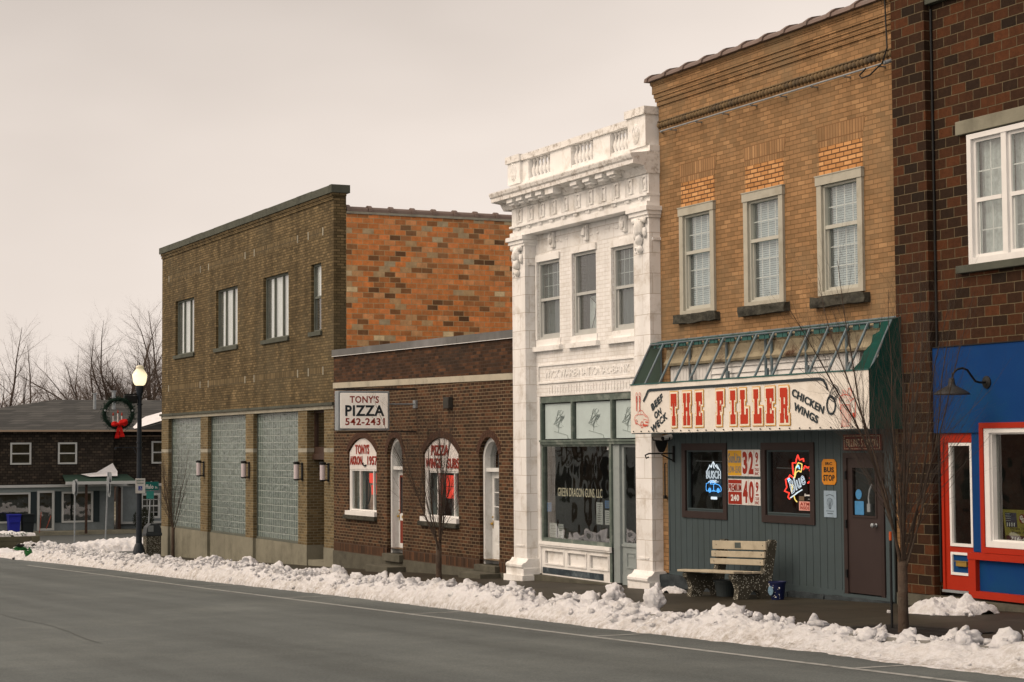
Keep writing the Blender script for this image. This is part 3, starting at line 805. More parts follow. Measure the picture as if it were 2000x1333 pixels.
# piers
piers = [(-61.85, -61.0, 'p'), (-57.23, -56.45, 'p'), (-52.6, -51.88, 'p'), (-47.97, -47.25, 'p'), (-45.93, -45.2, 'p')]
for i, (a, b, _) in enumerate(piers):
    pm = MB(); ps = MB(); pbk = MB()
    dep = .5 if i >= 3 else .32
    pm.box(a, b, Y0, Y0 + dep, -2.55, -.11); pm.box(a, b, Y0, Y0 + dep, 0.0, .998)
    ps.box(a - .003, b + .003, Y0 - .003, Y0 + dep, -.108, -.002)
    pbk.box(a - .012, b + .012, Y0 - .015, Y0 + dep + .01, -4.0, -2.552)
    po_ = pm.build('pier', M['olive_low'], cb); ps.build('pier_band', M['stone'], po_); pbk.build('pier_base', M['conc'], po_)
for a, b in ((-61.0, -57.23), (-56.45, -52.6), (-51.88, -47.97)):
    MB().box(a + .02, b - .02, Y0 + .14, Y0 + .24, -2.5, .999).build('glass_block_panel', M['gblock'], cb)
    f = MB(); f.box(a, b, Y0 + .1, Y0 + .26, -2.56, -2.5); f.box(a, a + .022, Y0 + .11, Y0 + .24, -2.5, 1.0); f.box(b - .022, b, Y0 + .11, Y0 + .24, -2.5, 1.0)
    f.build('panel_frame', M['gray_trim'], cb)
    f = MB(); n = 5
    for k in range(n):
        f.box(a + (b - a) * k / n + .006, a + (b - a) * (k + 1) / n - .006, Y0 + .07, Y0 + .2, -4, -2.565)
    f.box(a, b, Y0 + .08, Y0 + .19, -4, -2.567); f.build('bulkhead', M['conc'], cb)
    f = MB(); f.box(a + .1, b - .1, Y0 + .3, Y0 + .4, -2.4, .9); f.build('interior', M['dim'], cb)
# door bay
M['brown_wood'] = mat('brown_wood', C(62, 44, 34), .5, .3, 5, bump=.2)
mb = MB(); frame(mb, -47.25, -45.93, -.15, .998, Y0 + .2, Y0 + .3, .07, wb=.18); mb.box(-47.25, -45.93, Y0 + .15, Y0 + .32, -.30, -.15)
tr = mb.build('transom_window', M['brown_wood'], cb); pane(tr, -47.18, -46.0, .03, .93, Y0 + .25, M['glass2'])
mb = MB(); mb.box(-47.25, -45.93, Y0 + .62, Y0 + .68, -2.95, -.3); mb.box(-47.2, -47.0, Y0 + .58, Y0 + .62, -2.95, -.3); mb.box(-46.2, -45.95, Y0 + .58, Y0 + .62, -2.95, -.3)
dr = mb.build('door', M['brown_wood'], cb)
MB().lathe([(.01, 0), (.03, .01), (.03, .04), (.012, .06)], (-46.25, Y0 + .52, -1.9), 10, 'y').build('door_handle', M['brass'], dr)
back_box(cb, -47.25, -45.93, .0, .99, Y0 + .32, .7)
MB().box(-47.25, -45.93, Y0 + .02, Y0 + .7, -4, -2.93).build('door_step', M['conc'], cb)

# wall lamps, one on each pier
def sconce(x):
    r = empty('wall_lamp', (x, Y0 - .01, -.62), 'cylinder wall lamp on pier', 'wall lamp', 'cylinder wall lamps on the glass block building')
    b = MB().box(x - .05, x + .05, Y0 - .025, Y0 - .001, -.86, -.38)
    b.tube([(x, Y0 - .02, -.42), (x, Y0 - .14, -.42)], .02); b.tube([(x, Y0 - .02, -.82), (x, Y0 - .14, -.82)], .02)
    b.build('bracket', M['iron'], r)
    MB().lathe([(.078, 0), (.09, .012), (.09, .05), (.05, .07)], (x, Y0 - .17, -.42), 16).build('cap', M['iron'], r)
    MB().lathe([(.07, 0), (.07, .38)], (x, Y0 - .17, -.81), 16).build('diffuser', M['diffuser'], r)
    MB().lathe([(.05, 0), (.082, .02), (.082, .04)], (x, Y0 - .17, -.855), 16).build('base_ring', M['iron'], r)
    return r
M['diffuser'] = mat('diffuser', C(196, 178, 172), .4, .05, 3)
s0 = sconce(-56.84)
for x, lb in ((-56.84, 'cylinder wall lamp on the far left pier, beside the leftmost glass block bay'), (-52.24, 'cylinder wall lamp on the second pier, between the middle and right glass block bays'),
              (-47.61, 'cylinder wall lamp on the pier just left of the recessed brown door'), (-45.57, 'cylinder wall lamp on the last narrow pier, right of the recessed brown door')):
    s = s0 if x == -56.84 else copy_tree(s0)
    s.location.x = x; s['label'] = lb

# ================================================================== 2. low pizza shop
pz = [(0, C(50, 35, 24)), (.3, C(61, 42, 28)), (.6, C(72, 48, 32)), (.85, C(82, 54, 35)), (1, C(94, 61, 39))]
M['pz'] = bricks('pizza_brick', pz, C(118, 98, 74), .205, .0735, ms=.0085, grime=.2, streak=.15)
M['pz_top'] = bricks('pizza_brick_top', pz, C(70, 54, 42), .205, .0735, ms=.009, grime=.3, stain=C(46, 42, 36), sscale=.6, samt=.6)
M['pz_sold'] = bricks('pizza_soldier', pz, C(86, 68, 54), .205, .0735, ms=.009, vertical=True, offset=0)
M['flash'] = mat('flashing', C(92, 88, 82), .5, .15, 1.5, stain=C(128, 122, 116), sscale=.5, samt=.7)
XL, XR = -45.2, -34.16
pb = empty('pizza_building', ((XL + XR) / 2, Y0, -2.9), 'low dark brown brick pizza shop with four arched openings between the taller buildings', 'building')
W1 = arch(-44.19, -42.24, -.11, .25, -1.66); W2 = arch(-39.36, -37.38, -.14, .22, -1.66)
D1 = arch(-41.55, -40.58, -.17, .24, -2.48); D2 = arch(-36.3, -35.32, -.17, .21, -2.46)
mb = MB()
mb.plate([[(XL, -2.36), (XR, -2.36), (XR, 1.37), (XL, 1.52)], W1, [(-41.55, -2.359)] + [(-40.58, -2.359)] + D1[2:], W2, [(-36.3, -2.359), (-35.32, -2.359)] + D2[2:]], Y0, Y0 + .3)
o = mb.build('front_wall', M['pz'], pb)
MB().plate([[(XL, 1.66), (XR, 1.50), (XR, 2.235), (XL, 2.335)]], Y0, Y0 + .3).build('parapet_wall', M['pz_top'], pb)
mb = MB().plate([[(XL, 1.52), (XR, 1.37), (XR, 1.50), (XL, 1.66)]], Y0 - .025, Y0 + .3)
mb.build('stone_band', mat('band_stone', C(172, 158, 134), .8, .1, 4, stain=C(110, 104, 90), sscale=2, samt=.6), pb)
# cap flashing in two lengths
mb = MB()
for a, b in ((XL - .02, -37.35), (-37.34, XR)):
    f = lambda x: 2.50 + (2.39 - 2.50) * (x - XL) / (XR - XL)
    mb.plate([[(a, f(a) - .165), (b, f(b) - .165), (b, f(b)), (a, f(a))]], Y0 - .05, Y0 + .4)
mb.build('cap_flashing', M['flash'], pb)
MB().plate([[(XL, 2.325), (XR, 2.215), (XR, 2.225), (XL, 2.335)]], Y0 - .058, Y0 - .05).build('flashing_edge', M['white_clean'], pb)
MB().box(XL, XR, Y0 + .3, 42, 1.9, 2.0).build('roof', M['asphalt_dark'], pb)
# soldier base course
mb = MB()
for a, b in ((XL, -41.55), (-40.58, -36.3), (-35.32, XR)): mb.box(a, b, Y0 - .008, Y0 + .3, -2.59, -2.361)
mb.build('soldier_base', M['pz_sold'], pb)
mb = MB()
for a, b in ((XL, -41.6), (-41.6, -40.5), (-40.5, -36.35), (-36.35, -35.28), (-35.28, XR)):
    mb.box(a, b, Y0 - .03, Y0 + .3, -4, -2.592 if b != -40.5 and b != -35.28 else -2.66)
mb.build('foundation', M['conc_dark'], pb)
# arch rings of radial bricks
def ring(x0, x1, zs, zt, w=.15):
    mb = MB(); c = (x0 + x1) / 2; hw = (x1 - x0) / 2; r = zt - zs; Rr = (hw * hw + r * r) / (2 * r); a = math.asin(min(1, hw / Rr))
    if r > hw: a = math.pi - a
    n = max(8, int(2 * a * Rr / .075)); cz = zt - Rr
    for i in range(n):
        t0 = -a + 2 * a * i / n + .006 / Rr; t1 = -a + 2 * a * (i + 1) / n - .006 / Rr
        for (r0, r1) in ((Rr, Rr + w * .48), (Rr + w * .53, Rr + w)):
            mb.plate([[(c + r0 * math.sin(t1), cz + r0 * math.cos(t1)), (c + r0 * math.sin(t0), cz + r0 * math.cos(t0)), (c + r1 * math.sin(t0), cz + r1 * math.cos(t0)), (c + r1 * math.sin(t1), cz + r1 * math.cos(t1))][::-1]], Y0 - .012, Y0 - .001)
    return mb
M['ringb'] = mat('arch_brick', C(74, 50, 37), .85, .35, 14, bump=.3)
for q in ((-44.19, -42.24, -.11, .25), (-39.36, -37.38, -.14, .22), (-41.55, -40.58, -.17, .24), (-36.3, -35.32, -.17, .21)):
    ring(*q).build('brick_arch', M['ringb'], pb)

M['sign_red'] = mat('letter_red', C(138, 40, 24), .5, .1, 5)
M['corr'] = mat('corrugated_white', C(228, 214, 200), .5, .05, 5)
M['redglow'] = emis('red_neon', (1.0, .075, .045, 1), 1.35)
M['redglow_dim'] = emis('red_neon_dim', (1.0, .10, .06, 1), .42)
M['room'] = mat('room_grey', C(120, 118, 110), .9, .3, 2)
M['side_drape'] = mat('side_drape', C(92, 94, 90), .9, .1, 3)
M['screen'] = mat('half_screen', C(150, 148, 138), .9, .1, 3)
def arched_window(x0, x1, zs, zt, lines, glow):
    f = MB(); c = (x0 + x1) / 2
    frame(f, x0 + .10, x1, -1.545, -.53, Y0 + .06, Y0 + .14, .035)
    for k in (.31, .80): f.box(x0 + .1 + (x1 - x0 - .1) * k - .018, x0 + .1 + (x1 - x0 - .1) * k + .018, Y0 + .065, Y0 + .13, -1.51, -.565)
    f.box(x0, x0 + .1, Y0 + .05, Y0 + .14, -1.6, -.53)
    w = f.build('window', M['white_clean'], pb)
    pane(w, x0 + .13, x1 - .03, -1.51, -.56, Y0 + .09, M['glass'])
    # corrugated lettered panel in the arch
    p = MB(); a = arch(x0 + .01, x1 - .01, zs, zt - .015, -.53)
    p.plate([a], Y0 + .045, Y0 + .1)
    n = int((x1 - x0) / .055)
    cz = None; hw = (x1 - x0) / 2; r = zt - zs; Rr = (hw * hw + r * r) / (2 * r)
    for i in range(1, n):
        x = x0 + (x1 - x0) * i / n; top = zt - Rr + math.sqrt(max(0, Rr * Rr - (x - c) ** 2)) - .03
        p.box(x - .009, x + .009, Y0 + .036, Y0 + .046, -.52, top)
    pn = p.build('sign_panel', M['corr'], w)
    t = MB()
    for (s, a0, a1, z0, z1) in lines: t.text(s, a0, a1, z0, z1, Y0 + .03, bold=.025, th=.006)
    t.build('lettering', M['sign_red'], pn)
    MB().box(x0 - .04, x1 + .02, Y0 - .07, Y0 + .1, -1.655, -1.55).build('white_sill', M['white_clean'], w)
    s = MB().bev(x0 - .15, x1 + .04, Y0 - .09, Y0 + .05, -1.76, -1.658, .015); s.build('stone_sill', M['stone_dark'], pb)
    back_box(w, x0, x1, -1.6, -.5, Y0 + .145, 1.2, M['room'])
    MB().box(x0, x0 + (x1 - x0) * .36, Y0 + .20, Y0 + .21, -1.6, -.5).box(x0 + (x1 - x0) * .82, x1, Y0 + .20, Y0 + .21, -1.6, -.5).build('side_drape', M['side_drape'], w)
    MB().box(x0 + (x1 - x0) * .36, x0 + (x1 - x0) * .82, Y0 + .40, Y0 + .41, -1.6, -1.12).build('half_screen', M['screen'], w)
    for (a0, a1, z0, z1, mm) in glow:
        MB().bev(a0, a1, Y0 + .155, Y0 + .185, z0, z1, .012).build('neon_sign', mm, w)
    return w
w = arched_window(-44.19, -42.24, -.11, .25, [('TONYS', -43.75, -42.80, -.155, .08), ('AKRON', -44.12, -43.28, -.42, -.20), ('1957', -42.92, -42.28, -.42, -.20)],
                  [(-43.12, -42.70, -.86, -.62, M['redglow']), (-42.98, -42.70, -1.14, -.91, M['redglow']), (-42.55, -42.42, -.9, -.7, M['redglow_dim'])])
MB().tube([(-43.2, Y0 + .02, -.36), (-43.2, Y0 + .02, -.41), (-43.12, Y0 + .02, -.44), (-42.98, Y0 + .02, -.42)], .018).build('faucet_emblem', M['iron'], w)
cv = wavy(-43.60, -43.15, -1.52, -.60, Y0 + .3, 10, .01, 4); cv.build('curtain', mat('peach', C(190, 150, 130), .8, .1, 4), w)
MB().tube([(-43.50 + .28 * math.sin(t), Y0 + .22, -1.08 + .33 * math.cos(t)) for t in [i * math.pi / 12 for i in range(13)]], .02).build('hoop', M['iron'], w)
mb = MB()
for k in range(5): mb.box(-43.1, -42.6, Y0 + .5, Y0 + .52, -1.5 + k * .07, -1.46 + k * .07)
mb.build('rack', M['white_clean'], w)
w = arched_window(-39.36, -37.38, -.14, .22, [('PIZZA', -38.95, -37.98, -.18, .05), ('WINGS', -39.28, -38.42, -.47, -.24), ('SUBS', -38.06, -37.42, -.47, -.24)],
                  [(-38.42, -37.85, -1.13, -.62, M['redglow']), (-38.72, -38.55, -1.3, -.6, M['redglow_dim']), (-37.62, -37.48, -1.08, -.68, M['redglow_dim'])])
mb = MB(); mb.tube([(-38.4, Y0 + .15, -.87), (-37.86, Y0 + .15, -.86)], .008); mb.tube([(-38.3, Y0 + .15, -.64), (-38.2, Y0 + .15, -.8), (-38.3, Y0 + .15, -1.1)], .01); mb.build('sign_wire', M['iron'], w)

M['door_white'] = mat('door_white', C(212, 204, 192), .5, .05, 4, stain=C(150, 140, 124), sscale=5, samt=.4)
def arched_door(x0, x1, zs, zt, zb, kind):
    f = MB(); fr_x = x0 + .02
    # outer casing following the arch
    outer = arch(x0 + .005, x1 - .005, zs, zt - .005, zb); inner = arch(x0 + .09, x1 - .09, zs - .02, zt - .09, zb + .002)
    inner[0] = (x0 + .09, zb); inner[1] = (x1 - .09, zb)
    n = len(outer)
    # frame = strips between the two outlines (jambs + arch)
    for i in list(range(1, n - 1)) + [n - 1]:
        j = (i + 1) % n
        f.plate([[outer[i], outer[j], inner[j], inner[i]][::-1] if False else [inner[i], outer[i], outer[j], inner[j]]], Y0 + .09, Y0 + .30)
    f.box(x0 + .09, x1 - .09, Y0 + .12, Y0 + .30, -.52, -.44)
    d = f.build('door_frame', M['door_white'], pb)
    pane(d, x0 + .08, x1 - .08, -.44, zt - .02, Y0 + .22, M['glass2'], 'arched_pane')
    l = MB(); a, b = x0 + .09, x1 - .09; ym = Y0 + .25
    if kind == 1:
        l.plate([rect(a, b, zb, -.52), rect(a + .09, b - .08, -1.55, -.66), rect(a + .10, b - .10, -2.25, -1.72)], ym, ym + .045)
        l.box(a + .10, b - .10, ym + .012, ym + .035, -2.25, -1.72)
    else:
        l.plate([rect(a, b, zb, -.52), rect(a + .12, b - .12, -1.55, -.66)], ym, ym + .045)
        l.box(a + .13, b - .13, ym - .008, ym + .02, -2.32, -2.05); l.box(a + .13, b - .13, ym - .008, ym + .02, -1.98, -1.68)
        for z in (-.96, -1.26): l.box(a + .12, b - .12, ym + .005, ym + .02, z - .01, z + .01)
        l.box((a + b) / 2 - .01, (a + b) / 2 + .01, ym + .005, ym + .02, -1.55, -.66)
    lf = l.build('door_leaf', M['door_white'], d)
    pane(lf, a + .08, b - .08, -1.56, -.65, ym + .022, M['glass2'])
    if kind == 1:
        g = MB(); g.box(a + .10, b - .10, ym + .002, ym + .011, -2.25, -1.72); g.box(a + .09, a + .13, ym - .006, ym, -1.56, -.65); g.box(b - .12, b - .08, ym - .006, ym, -1.56, -.65)
        g.box(a + .09, b - .08, ym - .006, ym, -.70, -.65)
        g.build('red_panel', mat('door_red', C(120, 46, 30), .5, .1, 4), lf)
    h = MB(); h.lathe([(.012, 0), (.028, -.02), (.028, -.05), (.01, -.06)], (a + .06, ym, -1.62), 10, 'y'); h.box(a + .045, a + .075, ym - .008, ym, -1.72, -1.55); h.lathe([(.018, 0), (.018, -.02)], (a + .06, ym, -1.48), 10, 'y')
    if kind == 1: h.box(a + .25, a + .45, ym - .02, ym, -1.66, -1.6)
    h.build('door_handle', M['brass'], lf)
    back_box(d, x0, x1, -.45, zt, Y0 + .31, .6); back_box(lf, x0, x1, zb, -.55, Y0 + .31, .8, M['dim'])
arched_door(-41.55, -40.58, -.17, .24, -2.48, 1)
arched_door(-36.3, -35.32, -.17, .21, -2.46, 2)
MB().bev(-41.6, -40.52, Y0 - .12, Y0 + .3, -2.66, -2.485, .012).build('threshold', M['conc_dark'], pb)
MB().bev(-36.34, -35.29, Y0 - .12, Y0 + .3, -2.60, -2.465, .012).build('threshold', M['conc_dark'], pb)
for (a, b, z, lb) in ((-41.7, -40.34, -2.74, 'grey concrete doorstep slab in front of the left arched door of the pizza shop'), (-36.3, -35.2, -2.60, 'low grey concrete doorstep slab in front of the right arched door of the pizza shop')):
    o = MB().bev(a, b, Y0 - .50, Y0 - .04, -3.1, z, .02).build('doorstep', M['conc_dark']); tag(o, lb, 'doorstep', 'doorsteps of the pizza shop')

# projecting sign
SX = -39.75
sg = empty('pizza_sign', (SX, 15.3, .35), 'white projecting lightbox sign with red and black lettering on steel arms', 'sign')
M['lightbox'] = mat('lightbox_white', C(226, 214, 198), .4, .04, 3, stain=C(206, 188, 164), sscale=3)
_p = M['lightbox'].node_tree.nodes['Principled BSDF']; _p.inputs['Emission Color'].default_value = (1, .86, .7, 1); _p.inputs['Emission Strength'].default_value = .16   # slight warm emission added to brighten the sign face
y0, y1, z0, z1 = 14.66, 15.90, .39, 1.28
MB().bev(SX - .12, SX + .12, y0, y1, z0, z1, .02).build('cabinet', M['galv'], sg)
f = MB().bev(SX + .10, SX + .135, y0 + .045, y1 - .045, z0 + .045, z1 - .045, .02); fa = f.build('face', M['lightbox'], sg)
MB().bev(SX - .135, SX - .10, y0 + .045, y1 - .045, z0 + .045, z1 - .045, .02).build('face', M['lightbox'], sg)
t = MB().text("TONY'S", 14.93, 15.63, 1.01, 1.17, SX + .137, 'x', bold=.02).text("542-2431", 14.82, 15.77, .51, .67, SX + .137, 'x', bold=.02); t.build('lettering', M['sign_red'], fa)
MB().text("PIZZA", 14.82, 15.76, .715, .96, SX + .137, 'x', bold=.03).build('lettering', mat('letter_dark', C(38, 44, 46), .5, .05), fa)
m_ = MB(); m_.tube([(SX, y1 - .01, .99), (SX, Y0 - .04, .99)], .018, 8)
m_.box(SX - .08, SX + .08, Y0 - .05, Y0 - .001, .9, 1.08); m_.build('arm', M['galv'], sg)
m_ = MB(); m_.tube([(SX - .05, y0, 1.32), (SX - .05, Y0, 1.34)], .02, 6); m_.tube([(SX + .05, y0, 1.31), (SX + .05, Y0, 1.33)], .015, 6)
m_.tube([(SX, y0, .36), (SX, Y0, .36)], .018, 6)
for k in range(14): m_.box(SX - .06, SX + .06, y0 + .1 + k * .12, y0 + .13 + k * .12, 1.325, 1.34)
m_.tube([(SX + .13, y0 + .1, .40), (SX + .13, 15.6, .62), (SX + .13, y1, .86)], .003, 4)
m_.build('top_rail', M['iron'], sg)
bx = MB().bev(-37.95, -37.65, Y0 - .12, Y0 - .001, .85, 1.1, .02); tag(bx.build('vent_box', mat('vent_brown', C(56, 52, 46), .7, .2)), 'small dark metal vent box high on the pizza shop wall behind the bare tree', 'vent')
# ================================================================== 3. white bank building
wb = empty('bank_building', (-31.4, Y0, -2.7), 'narrow two storey white painted classical bank building with balustrade and cornice', 'building')
M['wbrick'] = bricks('white_painted_brick', [(0, C(224, 213, 199)), (.5, C(230, 219, 205)), (1, C(234, 223, 210))], C(212, 199, 184), .21, .075, ms=.007, rough=.6, grime=.05, stain=C(180, 166, 146), sscale=2.2, samt=.45, bump=.35, streak=.1)
M['wstone'] = bricks('white_painted_block', [(0, C(226, 215, 201)), (1, C(234, 223, 210))], C(184, 168, 150), .62, .36, ms=.005, rough=.55, grime=.06, stain=C(168, 150, 128), sscale=2.8, samt=.6, bump=.3, streak=.1)
M['glass_bar'] = glassmat('glass_bar', tint=(.85, .88, .86), k=1.5, wave=.3)
M['wcornice'] = mat('white_cornice', C(224, 212, 197), .65, .08, 3, bump=.5, bscale=26, stain=C(118, 98, 76), sscale=7, samt=.75)
XL, XR, YP = -34.16, -28.58, 16.38
yw = 16.62
# main wall
wins = [(-33.48, -32.53, 2.12, 3.67), (-31.95, -31.02, 2.12, 3.70), (-30.37, -29.44, 2.12, 3.66)]
mb = MB()
mb.plate([rect(XL + .02, XR, .99, 3.86)] + [rect(*w) for w in wins], yw, yw + .3)
mb.build('brick_wall', M['wbrick'], wb)
MB().plate([rect(XL + .02, XR, 3.862, 4.22)], yw, yw + .3).build('upper_wall', M['wstone'], wb)
# sunk name panel and string
mb = MB(); frame(mb, -33.46, -29.52, 1.24, 1.62, yw - .03, yw - .001, .035); pnl = mb.build('name_panel', M['white'], wb)
MB().text('WICKWARE-NATIONAL-BANK', -33.2, -29.75, 1.345, 1.495, yw - .002, bold=.0, th=.011).build('raised_lettering', M['white'], pnl)
mb = MB()
for k in range(30):
    x = -33.0 + k * .115; mb.box(x, x + .02, yw - .012, yw - .001, 1.05, 1.2 if k % 3 else 1.16)
mb.build('fluted_band', M['white'], wb)
# pilasters: shaft, base, capital, console
for s, (a, b) in enumerate(((XL, -33.57), (-29.15, XR))):
    p = MB(); p.box(a, b, YP, yw + .02, -2.42, 4.02)
    p.box(a + .12, b - .12, YP - .015, YP, -1.98, -1.95)
    pil = p.build('pilaster', M['wstone'], wb)
    bs = MB(); zb = -2.40 if s == 0 else -2.37
    bs.box(a - .16, b + .12, YP - .16, yw, -3.1, zb - .14 + .0)
    bs.box(a - .12, b + .09, YP - .12, yw, zb - .138, zb)
    bs.prism([(yw, zb), (YP - .13, zb), (YP - .15, zb + .03), (YP - .15, zb + .07), (YP - .12, zb + .10), (YP - .06, zb + .12), (YP - .03, zb + .15), (YP - .005, zb + .19), (yw, zb + .19)], a - .08, b + .07)
    bs.build('pilaster_base', M['white'], pil)
    cp = MB(); cp.box(a - .10, b + .08, YP - .10, yw + .02, 4.14, 4.22); cp.box(a - .06, b + .05, YP - .06, yw + .02, 4.07, 4.138); cp.box(a - .03, b + .03, YP - .03, yw + .02, 4.02, 4.068)
    cp.box(a + .02, b + .03, YP + .06, yw, 3.62, 3.67)
    cp.build('capital', M['white'], pil)
    c = (a + b) / 2; cs = MB()
    # carved console: cartouche with scrolls and a drop
    cs.blob((c, YP - .05, 3.86), (.13, .09, .16), 3 + s, 3, .3); cs.blob((c - .14, YP - .04, 3.98), (.09, .06, .06), 5 + s, 2, .4); cs.blob((c + .14, YP - .04, 3.98), (.09, .06, .06), 8 + s, 2, .4)
    cs.blob((c, YP - .05, 3.66), (.09, .07, .12), 2 + s, 2, .3); cs.blob((c + .02, YP - .04, 3.48), (.06, .06, .07), 7 + s, 2, .3)
    cs.blob((c - .17, YP - .03, 3.76), (.04, .04, .10), 9, 2, .4); cs.blob((c + .17, YP - .03, 3.76), (.04, .04, .10), 9, 2, .4)
    cs.tube([(c - .04 + .05 * math.cos(t), YP - .08, 3.46 + .05 * math.sin(t)) for t in [i * .6 for i in range(9)]], .018, 6)
    cs.build('carved_console', M['white'], pil, smooth=True)
# entablature: architrave, frieze with raised ornament, guttae band
mb = MB()
mb.box(XL - .02, XR + .0, YP - .04, yw + .3, 4.222, 4.31); mb.box(XL, XR, YP + .02, yw + .3, 4.31, 4.41); mb.box(XL - .03, XR + .01, YP - .05, yw + .3, 4.41, 4.45)
mb.box(XL, XR, YP + .0, yw + .3, 4.45, 4.80)
mb.build('frieze', M['white'], wb)
random.seed(9)
n = 11
for i in range(n):
    orn = MB()
    x = XL + .35 + i * (XR - XL - .55) / (n - 1)
    for k in (-.13, -.09, -.05): orn.box(x + k, x + k + .022, YP - .022, YP - .001, 4.47, 4.78)
    frame(orn, x + .0, x + .15, 4.50, 4.76, YP - .03, YP - .001, .022)
    orn.lathe([(.055, 0), (.05, -.02), (.02, -.03)], (x + .085, YP - .001, 4.66), 10, 'y')
    orn.box(x + .07, x + .10, YP - .02, YP - .001, 4.52, 4.6)
    for k in (-.12, -.07, -.02): orn.box(x + k, x + k + .03, YP - .03, YP - .001, 4.355, 4.405)
    orn.build('frieze_ornament', M['white'], wb)
for x in (-32.75, -31.35, -29.85):
    MB().bev(x - .07, x + .07, yw - .07, yw - .001, 3.9, 4.2, .02).blob((x, yw - .08, 4.06), (.05, .05, .12), x, 2, .6).build('carved_bracket', M['white'], wb)
orn = MB()
for q in range(18): orn.blob((-33.2 + random.random() * 3.7, yw - .005, 4.0 + random.random() * .12), (.05 + .04 * random.random(), .018, .03), q, 1, .6)
orn.build('carved_swag', M['white'], wb)
# cornice with modillions, returning over the left neighbour
co = MB()
YC = 16.06
prof = [(YP, 4.80), (YP - .04, 4.80), (YP - .06, 4.84), (YP - .10, 4.90), (YP - .11, 4.93), (YC + .02, 4.955), (YC, 4.96), (YC, 5.03), (YC - .03, 5.06), (YC - .05, 5.12), (YC - .05, 5.14), (YP + .1, 5.20), (yw + .3, 5.22), (yw + .3, 4.80)]
co.prism(prof, XL - .31, XR + .02)
co.build('cornice', M['wcornice'], wb)
xs_ = [-33.72, -33.28, -32.85, -32.42, -31.95, -30.95, -30.45, -29.95, -29.5]
for i, x in enumerate(xs_):
    w = .26 if i != 4 else .34; mo = MB()
    mo.box(x - w / 2, x + w / 2, YC + .05, YP - .09, 4.875 if i != 4 else 4.84, 4.957); mo.box(x - w / 2 + .02, x + w / 2 - .02, YC + .1, YP - .09, 4.83, 4.875)
    mo.build('modillion', M['white'], wb)
# balustrade parapet
YB0, YB1 = 16.42, 16.62
bp = MB()
bp.box(XL - .1, XR + .02, YB0 - .02, YB1 + .06, 5.20, 5.30)
bp.box(XL - .14, XL + .42, YB0 - .06, YB1 + .05, 5.302, 5.74); bp.box(-29.28, XR - .06, YB0 - .06, YB1 + .05, 5.302, 5.86)
bp.box(XL + .42, XL + .70, YB0 - .0, YB1, 5.302, 5.74)
for a, b in ((-32.5, -31.62), (-30.72, -30.06)): bp.box(a, b, YB0, YB1, 5.302, 5.74)
bp.box(-33.46, -29.28, YB0 + .02, YB1 - .02, 5.302, 5.36)
bp.build('parapet_pedestal', M['white'], wb)
bp = MB()
bp.box(XL + .42, -29.28, YB0 - .05, YB1 + .04, 5.742, 5.86); bp.box(XL - .18, XL + .46, YB0 - .10, YB1 + .08, 5.742, 5.88); bp.box(-29.34, XR - .03, YB0 - .10, YB1 + .08, 5.862, 6.0)
bp.build('parapet_rail', M['wcornice'], wb)
pr = [(.045, 0), (.045, .02), (.03, .03), (.05, .08), (.062, .13), (.05, .19), (.026, .26), (.022, .31), (.035, .34), (.045, .36), (.045, .38)]
for a, b in ((-33.46, -32.5), (-31.62, -30.72), (-30.06, -29.28)):
    k = 6
    for i in range(k): MB().lathe(pr, (a + (b - a) * (i + .5) / k, (YB0 + YB1) / 2, 5.36), 12).build('baluster', M['white'], wb, smooth=True)
for a in (XL + .14, -28.98): bl = MB(); bl.blob((a, YB0 - .06, 5.56), (.10, .045, .15), a, 3, .6); bl.blob((a, YB0 - .07, 5.44), (.07, .04, .06), a, 2, .6); bl.tube([(a + .12 * math.cos(t), YB0 - .065, 5.55 + .17 * math.sin(t)) for t in [i * .45 for i in range(15)]], .016, 5); bl.build('carved_shield', M['white'], wb, smooth=False)
MB().box(XL, XR, yw + .3, 40, 4.5, 4.6).build('roof', M['asphalt_dark'], wb)
MB().box(XL, XL + .2, yw + .3, 40, -3, 4.9).build('party_wall', M['wbrick'], wb)
